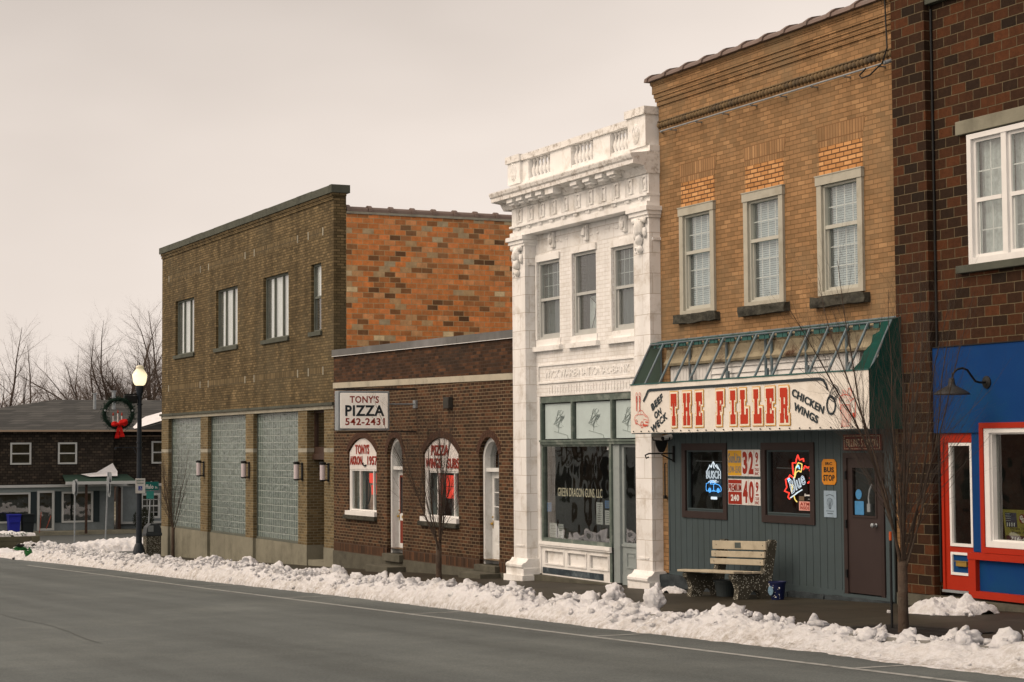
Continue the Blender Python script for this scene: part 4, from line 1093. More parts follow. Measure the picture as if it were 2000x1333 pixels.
# upper windows
M['sash_grey'] = mat('sash_grey', C(176, 170, 158), .6, .06, 5)
M['dkglass'] = mat('room_dark', C(52, 58, 58), .8, .3, 2)
M['drape'] = mat('drape_grey', C(84, 90, 88), .9, .1, 5)
for i, (a, b, z0, z1) in enumerate(wins):
    f = MB(); frame(f, a, b, z0, z1, yw + .03, yw + .12, .055)
    zm = 2.91
    f.box(a + .055, b - .055, yw + .04, yw + .09, zm - .025, zm + .03)
    f.box(a + .055, a + .10, yw + .07, yw + .11, z0 + .05, zm); f.box(b - .09, b - .055, yw + .07, yw + .11, z0 + .05, zm); f.box(a + .1, b - .09, yw + .07, yw + .11, z0 + .055, z0 + .11)
    w = f.build('window', M['sash_grey'], wb)
    pane(w, a + .05, b - .05, zm, z1 - .05, yw + .075, M['glass_up']); pane(w, a + .09, b - .08, z0 + .1, zm, yw + .095, M['glass_up'])
    g = MB()
    if i != 1:
        for k in (1, 2, 3): x = a + .08 + (b - a - .16) * k / 4; g.box(x - .006, x + .006, yw + .10, yw + .106, zm + .03, z1 - .06)
        for z in (3.18, 3.43): g.box(a + .06, b - .06, yw + .10, yw + .106, z - .006, z + .006)
        g.build('muntins', M['lace'], w)
        wavy(a, b, z0, z1, yw + .16, amp=.012, k=5).build('curtain', M['drape'], w)
    else:
        back_box(w, a, b, z0, z1, yw + .13, .6, M['dkglass'])
        wavy(a + .30, a + .62, z0, zm - .05, yw + .2, 12, .02, 3).build('curtain', M['lace'], w)
        MB().tube([(a + .45, yw + .15, 2.2), (a + .62, yw + .15, 2.5), (a + .66, yw + .15, 2.7), (a + .4, yw + .15, 2.85)], .008).build('cable', M['iron'], w)
    MB().box(a - .17, b + .13, yw - .09, yw + .03, 1.885, 1.98).build('sill', M['stone_w'] if 'stone_w' in M else M['white'], wb)
    s = MB(); s.box(a - .06, b + .05, yw - .02, yw - .001, 1.985, z0 - .005); s.build('apron', M['white'], wb)
    s = MB(); s.box(a - .05, b + .04, yw - .035, yw - .001, z1 + .002, z1 + .13); s.box(a - .06, a - .003, yw - .03, yw - .001, z0, z1); s.build('casing', M['white'], wb)

# ---- shop front
M['greenframe'] = mat('weathered_green_frame', C(88, 95, 84), .65, .2, 7, bump=.2, stain=C(140, 140, 126), sscale=4, samt=.7)
M['doorgrey'] = mat('door_grey_blue', C(142, 144, 136), .6, .06, 4, stain=C(92, 96, 92), sscale=4, samt=.4)
M['frost'] = mat('frosted_pane', C(178, 184, 174), .35, .10, 1.6, bump=.25, bscale=14)
yf = yw + .08
mb = MB()
mb.box(-33.6, -33.44, yf - .08, yw + .3, -2.5, .988); mb.box(-29.5, -29.14, yf + .0, yw + .3, -2.5, .988)
mb.build('jamb', M['white'], wb)
mb = MB()       # green transom frame
mb.box(-33.44, -29.5, yf - .06, yf + .06, .86, .985); mb.box(-33.44, -29.5, yf - .08, yf + .06, .04, .13); mb.box(-33.44, -29.5, yf - .10, yf + .02, .09, .125)
for x in (-33.42, -32.09, -30.50): mb.box(x - .03, x + .035, yf - .07, yf + .05, .13, .86)
mb.box(-33.44, -33.37, yf - .05, yf + .05, -1.86, .04); mb.box(-30.60, -30.52, yf - .07, yf + .05, -2.5, .04)
mb.box(-33.37, -30.60, yf - .05, yf + .05, -1.86, -1.79); mb.box(-33.37, -30.6, yf - .04, yf + .04, .0, .04)
sf = mb.build('shop_front', M['greenframe'], wb)
etch = MB()
for (a, b) in ((-33.37, -32.14), (-32.04, -30.55), (-30.45, -29.5)):
    MB().box(a + .02, b - .02, yf, yf + .01, .15, .84).build('frosted_light', M['frost'], sf)
    c = (a + b) / 2 + .05; random.seed(3)
    for k in range(3):       # etched dragon: looping strokes
        pts = [(c + (.12 + .06 * k) * math.cos(t * (1.2 + .3 * k)) * math.exp(-.08 * t) + .02 * t - .1, yf - .004, .5 + (.16 - .02 * k) * math.sin(t * 1.5 + k) * math.exp(-.05 * t) - .02 * t + .08) for t in [i * .3 for i in range(22)]]
        etch.tube(pts, .004, 4)
    for k in range(9):
        an = random.uniform(0, 6.28); r0 = .08; r1 = random.uniform(.15, .24)
        etch.tube([(c + r0 * math.cos(an), yf - .004, .5 + r0 * math.sin(an)), (c + r1 * math.cos(an + .4), yf - .004, .5 + r1 * math.sin(an + .4))], .004, 4)
    etch.tube([(c - .25, yf - .004, .3), (c + .3, yf - .004, .22)], .007, 4); etch.tube([(c + .3, yf - .004, .22), (c + .34, yf - .004, .16)], .012, 4)
etch.build('etched_emblem', mat('etching', C(140, 146, 136), .7, .1), sf)
big = pane(sf, -33.37, -30.60, -1.79, .0, yf, M['glass2'], 'shop_pane')
back_box(sf, -33.44, -30.55, -1.85, .05, yf + .06, 1.6, M['dim'])
t = MB().text('GREEN DRAGON GUNS, LLC', -32.82, -31.0, -.99, -.80, yf - .003, bold=.0, th=.001); t.build('lettering', mat('gilt', C(158, 152, 126), .5, .1), big)
t = MB().text('38', -30.80, -30.70, -.07, .0, yf - .003, bold=.02, th=.001); t.build('house_number', M['white_clean'], big)
M['paper'] = mat('paper', C(206, 198, 190), .8, .04, 6)
M['ink'] = mat('ink', C(120, 116, 112), .8, .05)
M['paper_blue'] = mat('paper_blue', C(96, 128, 168), .8, .1, 6)
def notice(x0, x1, z0, z1, y, m, lines=6, label=None):
    o = MB().box(x0, x1, y, y + .002, z0, z1).build('paper_notice', m, big)
    k = MB()
    for i in range(lines):
        z = z1 - (z1 - z0) * (i + 1) / (lines + 1.2); random.seed(i + int(x0 * 10)); w = (x1 - x0) * random.uniform(.45, .8)
        k.box((x0 + x1) / 2 - w / 2, (x0 + x1) / 2 + w / 2, y - .001, y - .0002, z - .006, z + .004)
    k.build('print', M['ink'], o)
notice(-31.27, -31.01, -1.46, -1.05, yf + .015, M['paper'], 9); notice(-30.93, -30.72, -1.46, -1.19, yf + .015, M['paper'], 6)
notice(-30.93, -30.68, -1.15, -1.01, yf + .015, M['paper_blue'], 3); notice(-33.33, -33.14, -1.28, -1.10, yf + .015, M['paper_blue'], 3)
notice(-33.3, -32.98, -1.78, -1.5, yf + .05, M['paper'], 4); notice(-32.92, -32.70, -1.78, -1.51, yf + .05, M['paper'], 5)
sc_ = MB(); 
sc_.tube([(-32.2, yf + .2, -1.8), (-32.3, yf + .2, -1.5)], .02); 
for x in (-32.0, -31.7, -31.35):
    sc_.tube([(x, yf + .25, -1.78), (x + .05, yf + .25, -1.4), (x + .15, yf + .25, -1.38), (x + .2, yf + .25, -1.75)], .018)
sc_.build('display_rack', M['iron'], sf)
# stallriser with three panels
mb = MB(); mb.box(-33.46, -30.52, yf - .12, yf + .06, -1.925, -1.86); mb.box(-33.46, -30.52, yf - .10, yf + .06, -1.96, -1.925)
mb.plate([rect(-33.44, -30.52, -2.52, -1.96), rect(-33.30, -32.47, -2.31, -2.02), rect(-32.33, -31.54, -2.31, -2.02), rect(-31.42, -30.66, -2.31, -2.02)], yf - .05, yf + .06)
mb.box(-33.32, -30.64, yf - .01, yf + .06, -2.33, -2.0)
for a, b in ((-33.30, -32.47), (-32.33, -31.54), (-31.42, -30.66)): frame(mb, a + .0, b - .0, -2.31, -2.02, yf - .07, yf - .03, .025)
mb.build('stallriser', M['white'], wb)
M['bluestone'] = mat('blue_marble', C(46, 54, 58), .4, .3, 3, stain=C(120, 126, 124), sscale=4, samt=.7)
MB().box(-33.40, -30.88, yf - .06, yf - .051, -2.49, -2.37).build('marble_strip', M['bluestone'], wb)
MB().box(-33.75, -30.4, yf - .22, yf + .3, -3.1, -2.52).build('stone_step', M['conc_dark'], wb)
MB().box(-30.5, -29.1, yf - .1, yf + .5, -3.1, -2.55).build('threshold', M['conc_dark'], wb)
# door
mb = MB(); mb.box(-30.52, -30.28, yf - .03, yf + .08, -2.5, .04); mb.box(-29.56, -29.46, yf - .03, yf + .08, -2.5, .04)
df = mb.build('door_frame', M['doorgrey'], wb)
mb = MB(); mb.plate([rect(-30.275, -29.565, -2.53, .035), rect(-30.20, -29.64, -1.76, -.02)], yf + .02, yf + .07)
frame(mb, -30.10, -29.74, -2.22, -1.92, yf + .005, yf + .02, .03); mb.box(-30.03, -29.81, yf + .01, yf + .02, -2.02, -1.97); mb.box(-30.27, -29.57, yf - .005, yf + .02, -1.83, -1.79)
mb.box(-30.275, -29.565, yf + .012, yf + .02, -2.53, -2.33)
dl = mb.build('door_leaf', M['doorgrey'], df); pane(dl, -30.2, -29.64, -1.76, -.02, yf + .04, M['glass2'])
back_box(dl, -30.28, -29.56, -1.8, .03, yf + .09, 1.5, M['dim'])
mb = MB(); mb.box(-30.0, -29.92, yf + .5, yf + .55, -1.7, -.3); mb.build('green_banner', mat('green_cloth', C(46, 70, 48), .9, .2, 5), dl)

# ================================================================== 4. tan brick tavern building
tan = [(0, C(130, 98, 65)), (.3, C(140, 105, 70)), (.6, C(148, 110, 73)), (.85, C(155, 115, 76)), (1, C(166, 125, 84))]
M['tan'] = bricks('tan_brick', tan, C(110, 82, 52), .205, .0735, ms=.0065, grime=.14, stain=C(124, 102, 74), sscale=.3, samt=.85, streak=.12)
M['tan_patch'] = bricks('orange_patch_brick', [(0, C(166, 114, 66)), (.5, C(190, 132, 80)), (1, C(204, 148, 94))], C(96, 66, 42), .205, .0735, ms=.011, grime=.12)
M['tan_sold'] = bricks('tan_soldier', tan, C(118, 84, 54), .22, .072, ms=.009, vertical=True, offset=0, grime=.15)
M['stonetrim'] = mat('painted_stone_trim', C(168, 158, 138), .8, .08, 4, stain=C(134, 124, 104), sscale=2.4, samt=.6)
XL, XR = -28.58, -21.75
tb = empty('tavern_building', (-25.2, Y0, -2.4), 'tall tan brick building with three stone framed upper windows above a grey sided bar front', 'building')
wins = [(-27.85, -26.74, 2.25, 4.08), (-25.81, -24.68, 2.25, 4.08), (-23.74, -22.60, 2.26, 4.09)]
mb = MB(); mb.plate([rect(XL, XR, 1.78, 6.42)] + [rect(*w) for w in wins], Y0, Y0 + .3)
mb.plate([rect(XL, -28.30, -2.2, 1.779)], Y0, Y0 + .3); mb.plate([rect(-21.95, XR, -2.25, 1.779)], Y0, Y0 + .3)
mb.box(XL, XL + .3, Y0 + .302, 40, -3, 6.3); mb.box(XL + .3, XR, 39.7, 40, -3, 6.3)
mb.build('brick_wall', M['tan'], tb)
mb = MB()
for z0, z1, p in ((6.37, 6.42, .13), (6.35, 6.368, .115), (6.205, 6.348, .10), (6.135, 6.203, .075), (6.07, 6.133, .055), (5.995, 6.068, .03)):
    mb.box(XL - p * .6, XR, Y0 - p, Y0 - .001, z0, z1)
    mb.box(XL - p * .6, XL - .001, Y0 - .0005, Y0 + .3, z0, z1)
mb.build('corbelled_cornice', M['tan'], tb)
mb = MB(); x = XL
mb.box(XL, XR, Y0 - .03, Y0 - .001, 5.70, 5.725)
while x < XR - .05:
    mb.blob((x + .05, Y0 - .015, 5.645), (.046, .05, .055), 1, 2, 0); x += .098
mb.build('egg_moulding', mat('egg_mould', C(112, 90, 62), .85, .3, 9, stain=C(70, 62, 52), sscale=2, samt=.8), tb, smooth=True)
mb = MB(); x = XL - .12; i = 0
while x < XR:
    x2 = min(x + .615, XR)
    mb.prism([(Y0 - .20, 6.425), (Y0 - .185, 6.475), (Y0 - .10, 6.53), (Y0 + .05, 6.56), (Y0 + .22, 6.53), (Y0 + .30, 6.475), (Y0 + .30, 6.425)], x, x2 - .02)
    mb.prism([(Y0 - .225, 6.423), (Y0 - .21, 6.49), (Y0 - .11, 6.56), (Y0 + .05, 6.595), (Y0 + .23, 6.56), (Y0 + .32, 6.49), (Y0 + .32, 6.423)], x - .01, x + .085)
    x += .615; i += 1
mb.build('tile_coping', M['clay'], tb)
MB().box(XL + .3, XR, Y0 + .3, 39.7, 5.6, 5.7).build('roof', M['asphalt_dark'], tb)
for i, (a, b, z0, z1) in enumerate(wins):
    MB().box(a + .02, b - .01, Y0 - .004, Y0 + .001, 4.10, 4.53).build('brick_patch', M['tan_patch'], tb)
    MB().plate([[(a + .02, 4.535), (b - .01, 4.535), (b + .07, 4.86), (a - .06, 4.86)]], Y0 - .004, Y0 + .001).build('flat_arch', M['tan_sold'], tb)
    f = MB(); f.box(a - .02, b + .02, Y0 - .06, Y0 + .1, 3.95, 4.08 + .015); f.box(a - .03, b + .03, Y0 - .07, Y0 + .1, 4.085, 4.10)
    f.box(a - .005, a + .115, Y0 - .045, Y0 + .1, z0, 3.949); f.box(b - .115, b + .005, Y0 - .045, Y0 + .1, z0, 3.949); f.box(a + .115, b - .115, Y0 - .045, Y0 + .1, z0, z0 + .06)
    w = f.build('window', M['stonetrim'], tb)
    A, B = a + .115, b - .115
    s = MB(); frame(s, A, B, 2.31, 3.948, Y0 + .0, Y0 + .09, .035); zm = 3.30
    s.box(A + .035, B - .035, Y0 + .005, Y0 + .06, zm - .028, zm + .028); s.box(A + .035, A + .06, Y0 + .04, Y0 + .08, 2.345, zm); s.box(B - .06, B - .035, Y0 + .04, Y0 + .08, 2.345, zm); s.box(A + .06, B - .06, Y0 + .04, Y0 + .08, 2.345, 2.385)
    s.build('sash', mat('sash_cream', C(176, 168, 150), .6, .05, 4), w)
    pane(w, A + .03, B - .03, 3.3, 3.92, Y0 + .055, M['glass_up']); pane(w, A + .05, B - .05, 2.37, 3.3, Y0 + .07, M['glass_up'])
    g = MB()
    for k in (1, 2, 3):
        x = A + .035 + (B - A - .07) * k / 4; g.box(x - .008, x + .008, Y0 + .064, Y0 + .072, zm + .03, 3.91); g.box(x - .008, x + .008, Y0 + .082, Y0 + .088, 2.38, zm)
    g.box(A + .03, B - .03, Y0 + .064, Y0 + .072, 3.60, 3.616)
    for z in (2.70, 3.0): g.box(A + .05, B - .05, Y0 + .082, Y0 + .088, z - .008, z + .008)
    g.build('muntins', M['white_clean'], w)
    bl = MB(); nsl = 44
    for k in range(nsl):
        z = 2.38 + k * (3.93 - 2.38) / nsl; bl.box(A + .02, B - .02, Y0 + .13, Y0 + .135, z + .004, z + .033)
    bl.build('venetian_blind', M['blind'], w)
    wavy(A + .12, B, 2.34, 3.93 if i == 0 else 3.26, Y0 + .115, amp=.008, k=6).build('lace_curtain', M['lacey'] if 'lacey' in M else M['lace'], w) if False else None
    MB().bev(A + .01, A + .07, Y0 + .10, Y0 + .12, 2.35, 3.92, .01).build('side_curtain', M['drape'], w)
    back_box(w, A, B, 2.3, 3.95, Y0 + .15, .4, M['drape'])
    sl = MB(); bm = bmesh.new(); bmesh.ops.create_cube(bm, size=1); bmesh.ops.subdivide_edges(bm, edges=bm.edges[:], cuts=7, use_grid_fill=True)
    for v in bm.verts:
        q = Vector((v.co.x * (b - a + .24), v.co.y * .26, v.co.z * .15)); pp = q + Vector((i * 9, 0, 0))
        q += Vector((noise.noise(pp * 6) * .02, noise.noise(pp * 9) * .035, noise.noise(pp * 8 + Vector((0, 0, 5))) * .022)); v.co = q + Vector(((a + b) / 2, Y0 + .01, 2.165))
    sl.bm(bm); sl.build('rough_sill', M['stone_dark'], tb)
# conduit under the moulding, with the loose cable
mb = MB(); mb.tube([(-28.3, Y0 - .13, 5.50), (-21.85, Y0 - .13, 5.50)], .014, 8)
for k in range(8): mb.box(-28.0 + k * .85, -27.96 + k * .85, Y0 - .12, Y0, 5.475, 5.49)
mb.tube([(-21.9, Y0 - .13, 5.50), (-21.85, Y0 - .02, 5.54)], .03, 8); mb.tube([(-28.45, Y0 - .02, 5.52), (-28.3, Y0 - .13, 5.50)], .02, 8)
tag(mb.build('conduit', M['galv']), 'pale metal conduit running along the top of the tan brick wall', 'conduit')
mb = MB(); mb.tube([(-21.83, Y0 - .15, 6.7), (-21.80, Y0 - .15, 6.1), (-21.78, Y0 - .15, 5.7), (-21.9, Y0 - .15, 5.5), (-22.2, Y0 - .15, 5.38), (-22.4, Y0 - .15, 5.37), (-22.45, Y0 - .15, 5.42), (-22.3, Y0 - .14, 5.50)], .012, 6)
tag(mb.build('cable', M['rubber']), 'loose black cable hanging down where the tan and dark brick buildings meet', 'cable')

# bar front behind and under the awning
M['rust'] = mat('rusted_fascia', C(150, 134, 106), .8, .25, 3, bump=.4, stain=C(66, 36, 20), sscale=3.2, samt=1)
mb = MB().prism([(Y0, 1.38), (Y0 - .10, 1.38), (Y0 - .12, 1.42), (Y0 - .07, 1.5), (Y0 - .05, 1.66), (Y0 - .10, 1.74), (Y0, 1.775)], -28.3, -21.97)
mb.build('fascia', M['rust'], tb)
mb = MB(); mb.box(-28.3, -26.92, Y0 + .02, Y0 + .1, .90, 1.375)
for k in range(13): mb.box(-28.26 + k * .107, -28.26 + k * .107 + .095, Y0 - .0, Y0 + .02, .9, 1.32)
mb.build('white_panelling', M['white_clean'], tb)
mb = MB(); mb.box(-26.92, -23.5, Y0 + .02, Y0 + .1, .9, 1.379)
for k in range(4): z = .98 + k * .105; mb.prism([(Y0 + .02, z), (Y0 - .02, z), (Y0 + .01, z + .10), (Y0 + .02, z + .10)], -26.90, -23.52)
mb.box(-23.5, -22.75, Y0 - .01, Y0 + .1, .9, 1.375); mb.box(-22.42, -21.97, Y0 - .01, Y0 + .1, .9, 1.36); mb.box(-26.96, -26.90, Y0 - .03, Y0 + .02, .9, 1.38)
mb.build('white_clapboard', M['white_clean'], tb)
MB().box(-22.75, -22.42, Y0 + .05, Y0 + .1, .9, 1.37).build('dark_opening', M['dark'], tb)
M['siding'] = mat('siding_grey', C(64, 72, 71), .65, .07, 2, bump=.12, bscale=50, stain=C(58, 65, 60), sscale=1.2)
w1 = (-27.83, -26.40, -1.22, .04); w2 = (-25.36, -23.90, -1.22, .04); dd = (-23.13, -22.17, -2.3, -.12)
mb = MB(); mb.plate([rect(-28.29, -21.95, -2.17, .95), rect(w1[0] + .1, w1[1] - .1, w1[2] + .1, w1[3] - .1), rect(w2[0] + .1, w2[1] - .1, w2[2] + .1, w2[3] - .1), [(-23.13, -2.169), (-22.17, -2.169), (-22.17, -.12), (-23.13, -.12)]], Y0 - .03, Y0 + .1)
# board joints stand as shallow gaps between boards
x = -28.28; bd = MB()
def over(x0, x1, q): return x1 > q[0] + .02 and x0 < q[1] - .02
while x < -21.97:
    a, b = x + .005, min(x + .182, -21.955); segs = [(-2.168, .94)]
    for q in (w1, w2, dd):
        if over(a, b, q):
            segs = [s for (s0_, s1_) in segs for s in ((s0_, min(s1_, q[2])), (max(s0_, q[3]), s1_)) if s[1] - s[0] > .01]
            if a < q[0]: bd.box(a, q[0] + .01, Y0 - .042, Y0 - .0305, max(q[2], -2.168), q[3])
            if b > q[1]: bd.box(q[1] - .01, b, Y0 - .042, Y0 - .0305, max(q[2], -2.168), q[3])
    for s0_, s1_ in segs: bd.box(a, b, Y0 - .042, Y0 - .0305, s0_, s1_)
    x += .187
mb.v, mb.f = mb.v, mb.f
mb.build('siding_backing', M['iron'], tb); bd.build('siding', M['siding'], tb)
mb = MB(); mb.box(-28.29, -23.16, Y0 - .06, Y0 - .02, -2.30, -2.16); mb.box(-22.14, -21.95, Y0 - .06, Y0 - .02, -2.30, -2.16); mb.box(-28.31, -28.27, Y0 - .05, Y0, -2.2, .9); mb.box(-22.14, -21.95, Y0 - .055, Y0 - .02, -2.16, .1)
mb.build('base_board', M['siding'], tb)
mb = MB()
for a, b in ((-28.75, -27.1), (-27.08, -24.6), (-24.58, -23.6), (-23.58, -21.95)):
    bm = bmesh.new(); bmesh.ops.create_cube(bm, size=1); bmesh.ops.subdivide_edges(bm, edges=bm.edges[:], cuts=9, use_grid_fill=True)
    zt = -2.22 if a < -28 else -2.27 + (a + 27) * .008
    for v in bm.verts:
        q = Vector(((a + b) / 2 + v.co.x * (b - a - .01), Y0 + .03 + v.co.y * .30, zt - .11 + v.co.z * .22)); q += Vector((0, noise.noise(q * 8) * .03, noise.noise(q * 7 + Vector((4, 0, 0))) * .02)); v.co = q
    mb.bm(bm)
mb.build('rough_stone_base', mat('painted_rough_stone', C(52, 56, 56), .8, .3, 5, bump=.5, bscale=30), tb)
MB().box(-28.58, -21.8, Y0 - .03, Y0 + .3, -3.2, -2.36).build('foundation', M['conc_dark'], tb)
M['brownframe'] = mat('brown_frame', C(50, 38, 34), .55, .12, 6, bump=.15)
for i, (a, b, z0, z1) in enumerate((w1, w2)):
    f = MB(); frame(f, a, b, z0, z1, Y0 - .065, Y0 - .02, .115); w = f.build('bar_window', M['brownframe'], tb)
    f = MB(); frame(f, a + .10, b - .10, z0 + .10, z1 - .10, Y0 - .025, Y0 + .035, .045); f.box(a + .15, b - .15, Y0 - .04, Y0 + .0, z0 + .145, z0 + .165); f.build('sash', M['siding'], w)
    pane(w, a + .14, b - .14, z0 + .14, z1 - .14, Y0 + .01, M['glass_bar'])
    back_box(w, a + .05, b - .05, z0 + .05, z1 - .05, Y0 + .1, 1.2, M['dim'] if i == 0 else M['barroom'] if 'barroom' in M else mat('barroom', C(70, 38, 24), .8, .5, 3))
    g = MB(); g.tube([(a + .2, Y0 + .035 + .07, z1 - .30 - .1 * i), (b - .15, Y0 + .105, z1 - .31 - .1 * i)], .006, 4); g.build('curtain_rod', M['galv'], w)

def neon(name, strokes, m, r, par, y):
    mb = MB()
    for st in strokes: mb.tube([(x, y, z) for x, z in st], r, 6)
    return mb.build(name, m, par, smooth=True)
N = {k: emis('neon_' + k, c, s) for k, c, s in (('white', (.85, .92, 1, 1), 1.3), ('blue', (.10, .42, 1, 1), 1.8), ('red', (1, .05, .03, 1), 1.9), ('yellow', (1, .72, .18, 1), 1.5), ('ltblue', (.35, .7, 1, 1), 2.0))}
def wp(px, pz, x0, x1, z0, z1): return (x0 + (x1 - x0) * px, z0 + (z1 - z0) * pz)
ny = Y0 + .05
# BUSCH LIGHT sign
bz = empty('neon_beer_sign', (-26.9, ny, -.8), 'white and blue neon sign with mountain peaks and car in the left bar window', 'neon sign')
X0, X1 = -27.22, -26.74
def T(pts, x0=X0, x1=X1, z0=-.84, z1=-.28): return [(x0 + (x1 - x0) * a, z0 + (z1 - z0) * b) for a, b in pts]
neon('mountain_tube', [T([(.10, .76), (.20, .84), (.27, .92), (.33, .86), (.42, .95), (.50, 1.02), (.58, .95), (.64, .88), (.72, .93), (.80, .86), (.92, .76)]), T([(.28, .90), (.36, .84), (.42, .9)]), T([(.50, 1.0), (.52, .86), (.56, .82)]), T([(.66, .88), (.76, .84), (.80, .80)])], N['white'], .007, bz, ny)
MB().text('BUSCH', X0 + .01, X1 - .01, -.555, -.42, ny, outline=.018, bold=.0).build('lettering', N['white'], bz)
t = MB().text('LIGHT', -27.09, -26.88, -.625, -.575, ny, bold=.02).box(-27.15, -27.10, ny, ny + .004, -.61, -.60).box(-26.87, -26.83, ny, ny + .004, -.61, -.60); t.build('lettering', N['white'], bz)
car = [T([(0, .24), (.02, .36), (.14, .38), (.30, .44), (.50, .44), (.62, .36), (.85, .33), (.97, .27), (1.0, .18), (.97, .14), (.02, .14), (0, .24)]), T([(.28, .36), (.40, .41), (.52, .41), (.58, .35), (.28, .35)]), T([(.50, .34), (.50, .18), (.44, .16), (.56, .16)])]
for c in (.24, .80): car.append(T([(c + .075 * math.cos(t), .165 + .065 * math.sin(t)) for t in [i * .52 for i in range(13)]])); car.append(T([(c + .035 * math.cos(t), .165 + .03 * math.sin(t)) for t in [i * .8 for i in range(9)]]))
neon('car_tube', car, N['blue'], .006, bz, ny)
MB().bev(-27.06, -26.89, ny - .01, ny + .015, -.90, -.855, .008).build('light_box', N['white'], bz)
MB().box(-27.2, -26.78, ny + .03, ny + .035, -.86, -.30).build('backing', mat('acrylic_dark', C(40, 52, 58), .3, .1), bz)
# Blue sign
bz = empty('neon_beer_sign', (-24.3, ny, -.8), 'red maple leaf neon beer sign with white lettering in the right bar window', 'neon sign')
def U(pts):      # picture-space (0..1000, 0..1330) of the window opening
    return [(-25.35 + p / 1000 * 1.37, .02 - q / 1330 * 1.24) for p, q in pts]
neon('leaf_tube', [U([(455, 925), (420, 900), (445, 825), (350, 795), (400, 730), (375, 600), (440, 570), (465, 525), (520, 560)]), U([(540, 520), (525, 420), (520, 320), (590, 320), (600, 260), (630, 190), (665, 270), (740, 250), (745, 300)]), U([(735, 430), (765, 370), (830, 400), (885, 360), (860, 440), (885, 520), (860, 575)]), U([(885, 580), (870, 620), (820, 650)])], N['red'], .013, bz, ny)
MB().text('Blue', -24.71, -24.29, -.69, -.47, ny - .012, outline=.016, bold=.0, rot=R(24)).build('lettering', N['white'], bz)
MB().text('Blue', -24.715, -24.295, -.695, -.475, ny + .004, bold=.03, rot=R(24)).build('letter_backing', mat('blue_grey_letter', C(40, 48, 66), .4, .05), bz)
neon('underline_tube', [U([(470, 905), (560, 850), (620, 810)]), U([(580, 830), (705, 765)])], N['white'], .009, bz, ny)
neon('yellow_tube', [U([(550, 580), (570, 480), (590, 390), (640, 315), (710, 340), (705, 400), (690, 470), (650, 450)]), U([(560, 570), (590, 480), (640, 450), (680, 470)]), U([(480, 680), (510, 740), (500, 810)]), U([(530, 680), (490, 800)]), U([(540, 870), (560, 930), (600, 970)])], N['yellow'], .009, bz, ny)
neon('bird_tube', [U([(600, 400), (640, 360), (660, 420)]), U([(425, 590), (440, 570), (470, 600), (440, 640), (425, 590)])], N['ltblue'], .010, bz, ny)
# stickers in the right window
tk = MB().box(-24.40, -24.09, Y0 + .000, Y0 + .004, -1.01, -.87); tk = tk.build('window_sticker', mat('sticker_red', C(214, 150, 132), .6, .04)); tag(tk, 'red and white ATM INSIDE sticker low in the right bar window', 'sticker')
MB().text('ATM', -24.37, -24.12, -.935, -.885, Y0 - .001, bold=.05, th=.001).text('INSIDE', -24.37, -24.12, -.995, -.945, Y0 - .001, bold=.03, th=.001).build('lettering', M['sign_red'], tk)
tag(MB().box(-24.40, -24.26, Y0 + .0, Y0 + .004, -.86, -.79).build('window_sticker', mat('sticker_tan', C(104, 84, 64), .6, .1)), 'small plain brown sticker above the ATM sticker in the right bar window', 'sticker')
o = MB().box(-24.21, -24.11, Y0 + .002, Y0 + .003, -.785, -.765).box(-24.25, -24.22, Y0 + .002, Y0 + .004, -.79, -.75).box(-24.16, -24.11, Y0 + .002, Y0 + .003, -.835, -.83).build('window_sticker', M['white_clean']); tag(o, 'tiny white lettered sticker in the lower right corner of the right bar window', 'sticker')

# door
f = MB(); f.box(-23.14, -23.05, Y0 - .07, Y0 + .06, -2.24, -.12); f.box(-22.24, -22.16, Y0 - .07, Y0 + .06, -2.24, -.12); f.box(-23.05, -22.24, Y0 - .07, Y0 + .06, -.20, -.12)
d = f.build('door_frame', M['brownframe'], tb)
l = MB(); l.plate([rect(-23.05, -22.24, -2.18, -.2), rect(-22.93, -22.36, -1.05, -.33)], Y0 - .05, Y0 - .005); frame(l, -22.95, -22.34, -1.07, -.31, Y0 - .062, Y0 - .051, .03)
lf = l.build('door_leaf', mat('brown_door', C(54, 42, 38), .5, .08, 3), d)
pane(lf, -22.93, -22.36, -1.05, -.33, Y0 - .03, M['glass2']); back_box(lf, -22.98, -22.3, -1.1, -.28, Y0 + .0, 1.0, M['dim'])
MB().lathe([(.02, 0), (.03, -.01), (.012, -.02), (.012, -.05), (.034, -.06), (.034, -.085), (.015, -.1)], (-22.36, Y0 - .05, -1.17), 14, 'y').build('door_knob', M['galv'], lf)
h = MB()
for z in (-.45, -1.17, -1.9): MB().box(-23.09, -23.05, Y0 - .09, Y0 - .07, z - .06, z + .06).build('hinge', M['iron'], d)
MB().box(-23.16, -22.0, Y0 - .10, Y0 + .1, -2.29, -2.2).build('door_sill', M['siding'], tb)
st = MB().lathe([(.075, 0), (.075, -.002)], (-22.80, Y0 - .036, -.73), 20, 'y').box(-22.90, -22.68, Y0 - .037, Y0 - .034, -1.03, -.83).build('door_sticker', mat('sticker_blue', C(70, 124, 160), .5, .1, 20), lf)
MB().text('shell', -22.86, -22.74, -.75, -.70, Y0 - .0395, th=.0005).build('print', M['white_clean'], st) if False else None
pg = MB().tube([(-22.42, Y0 - .075, -.58), (-22.47, Y0 - .08, -.66), (-22.50, Y0 - .08, -.78), (-22.49, Y0 - .08, -.86)], .014, 6).box(-22.53, -22.46, Y0 - .09, Y0 - .07, -.98, -.86).build('pump_handle', M['galv'], lf)

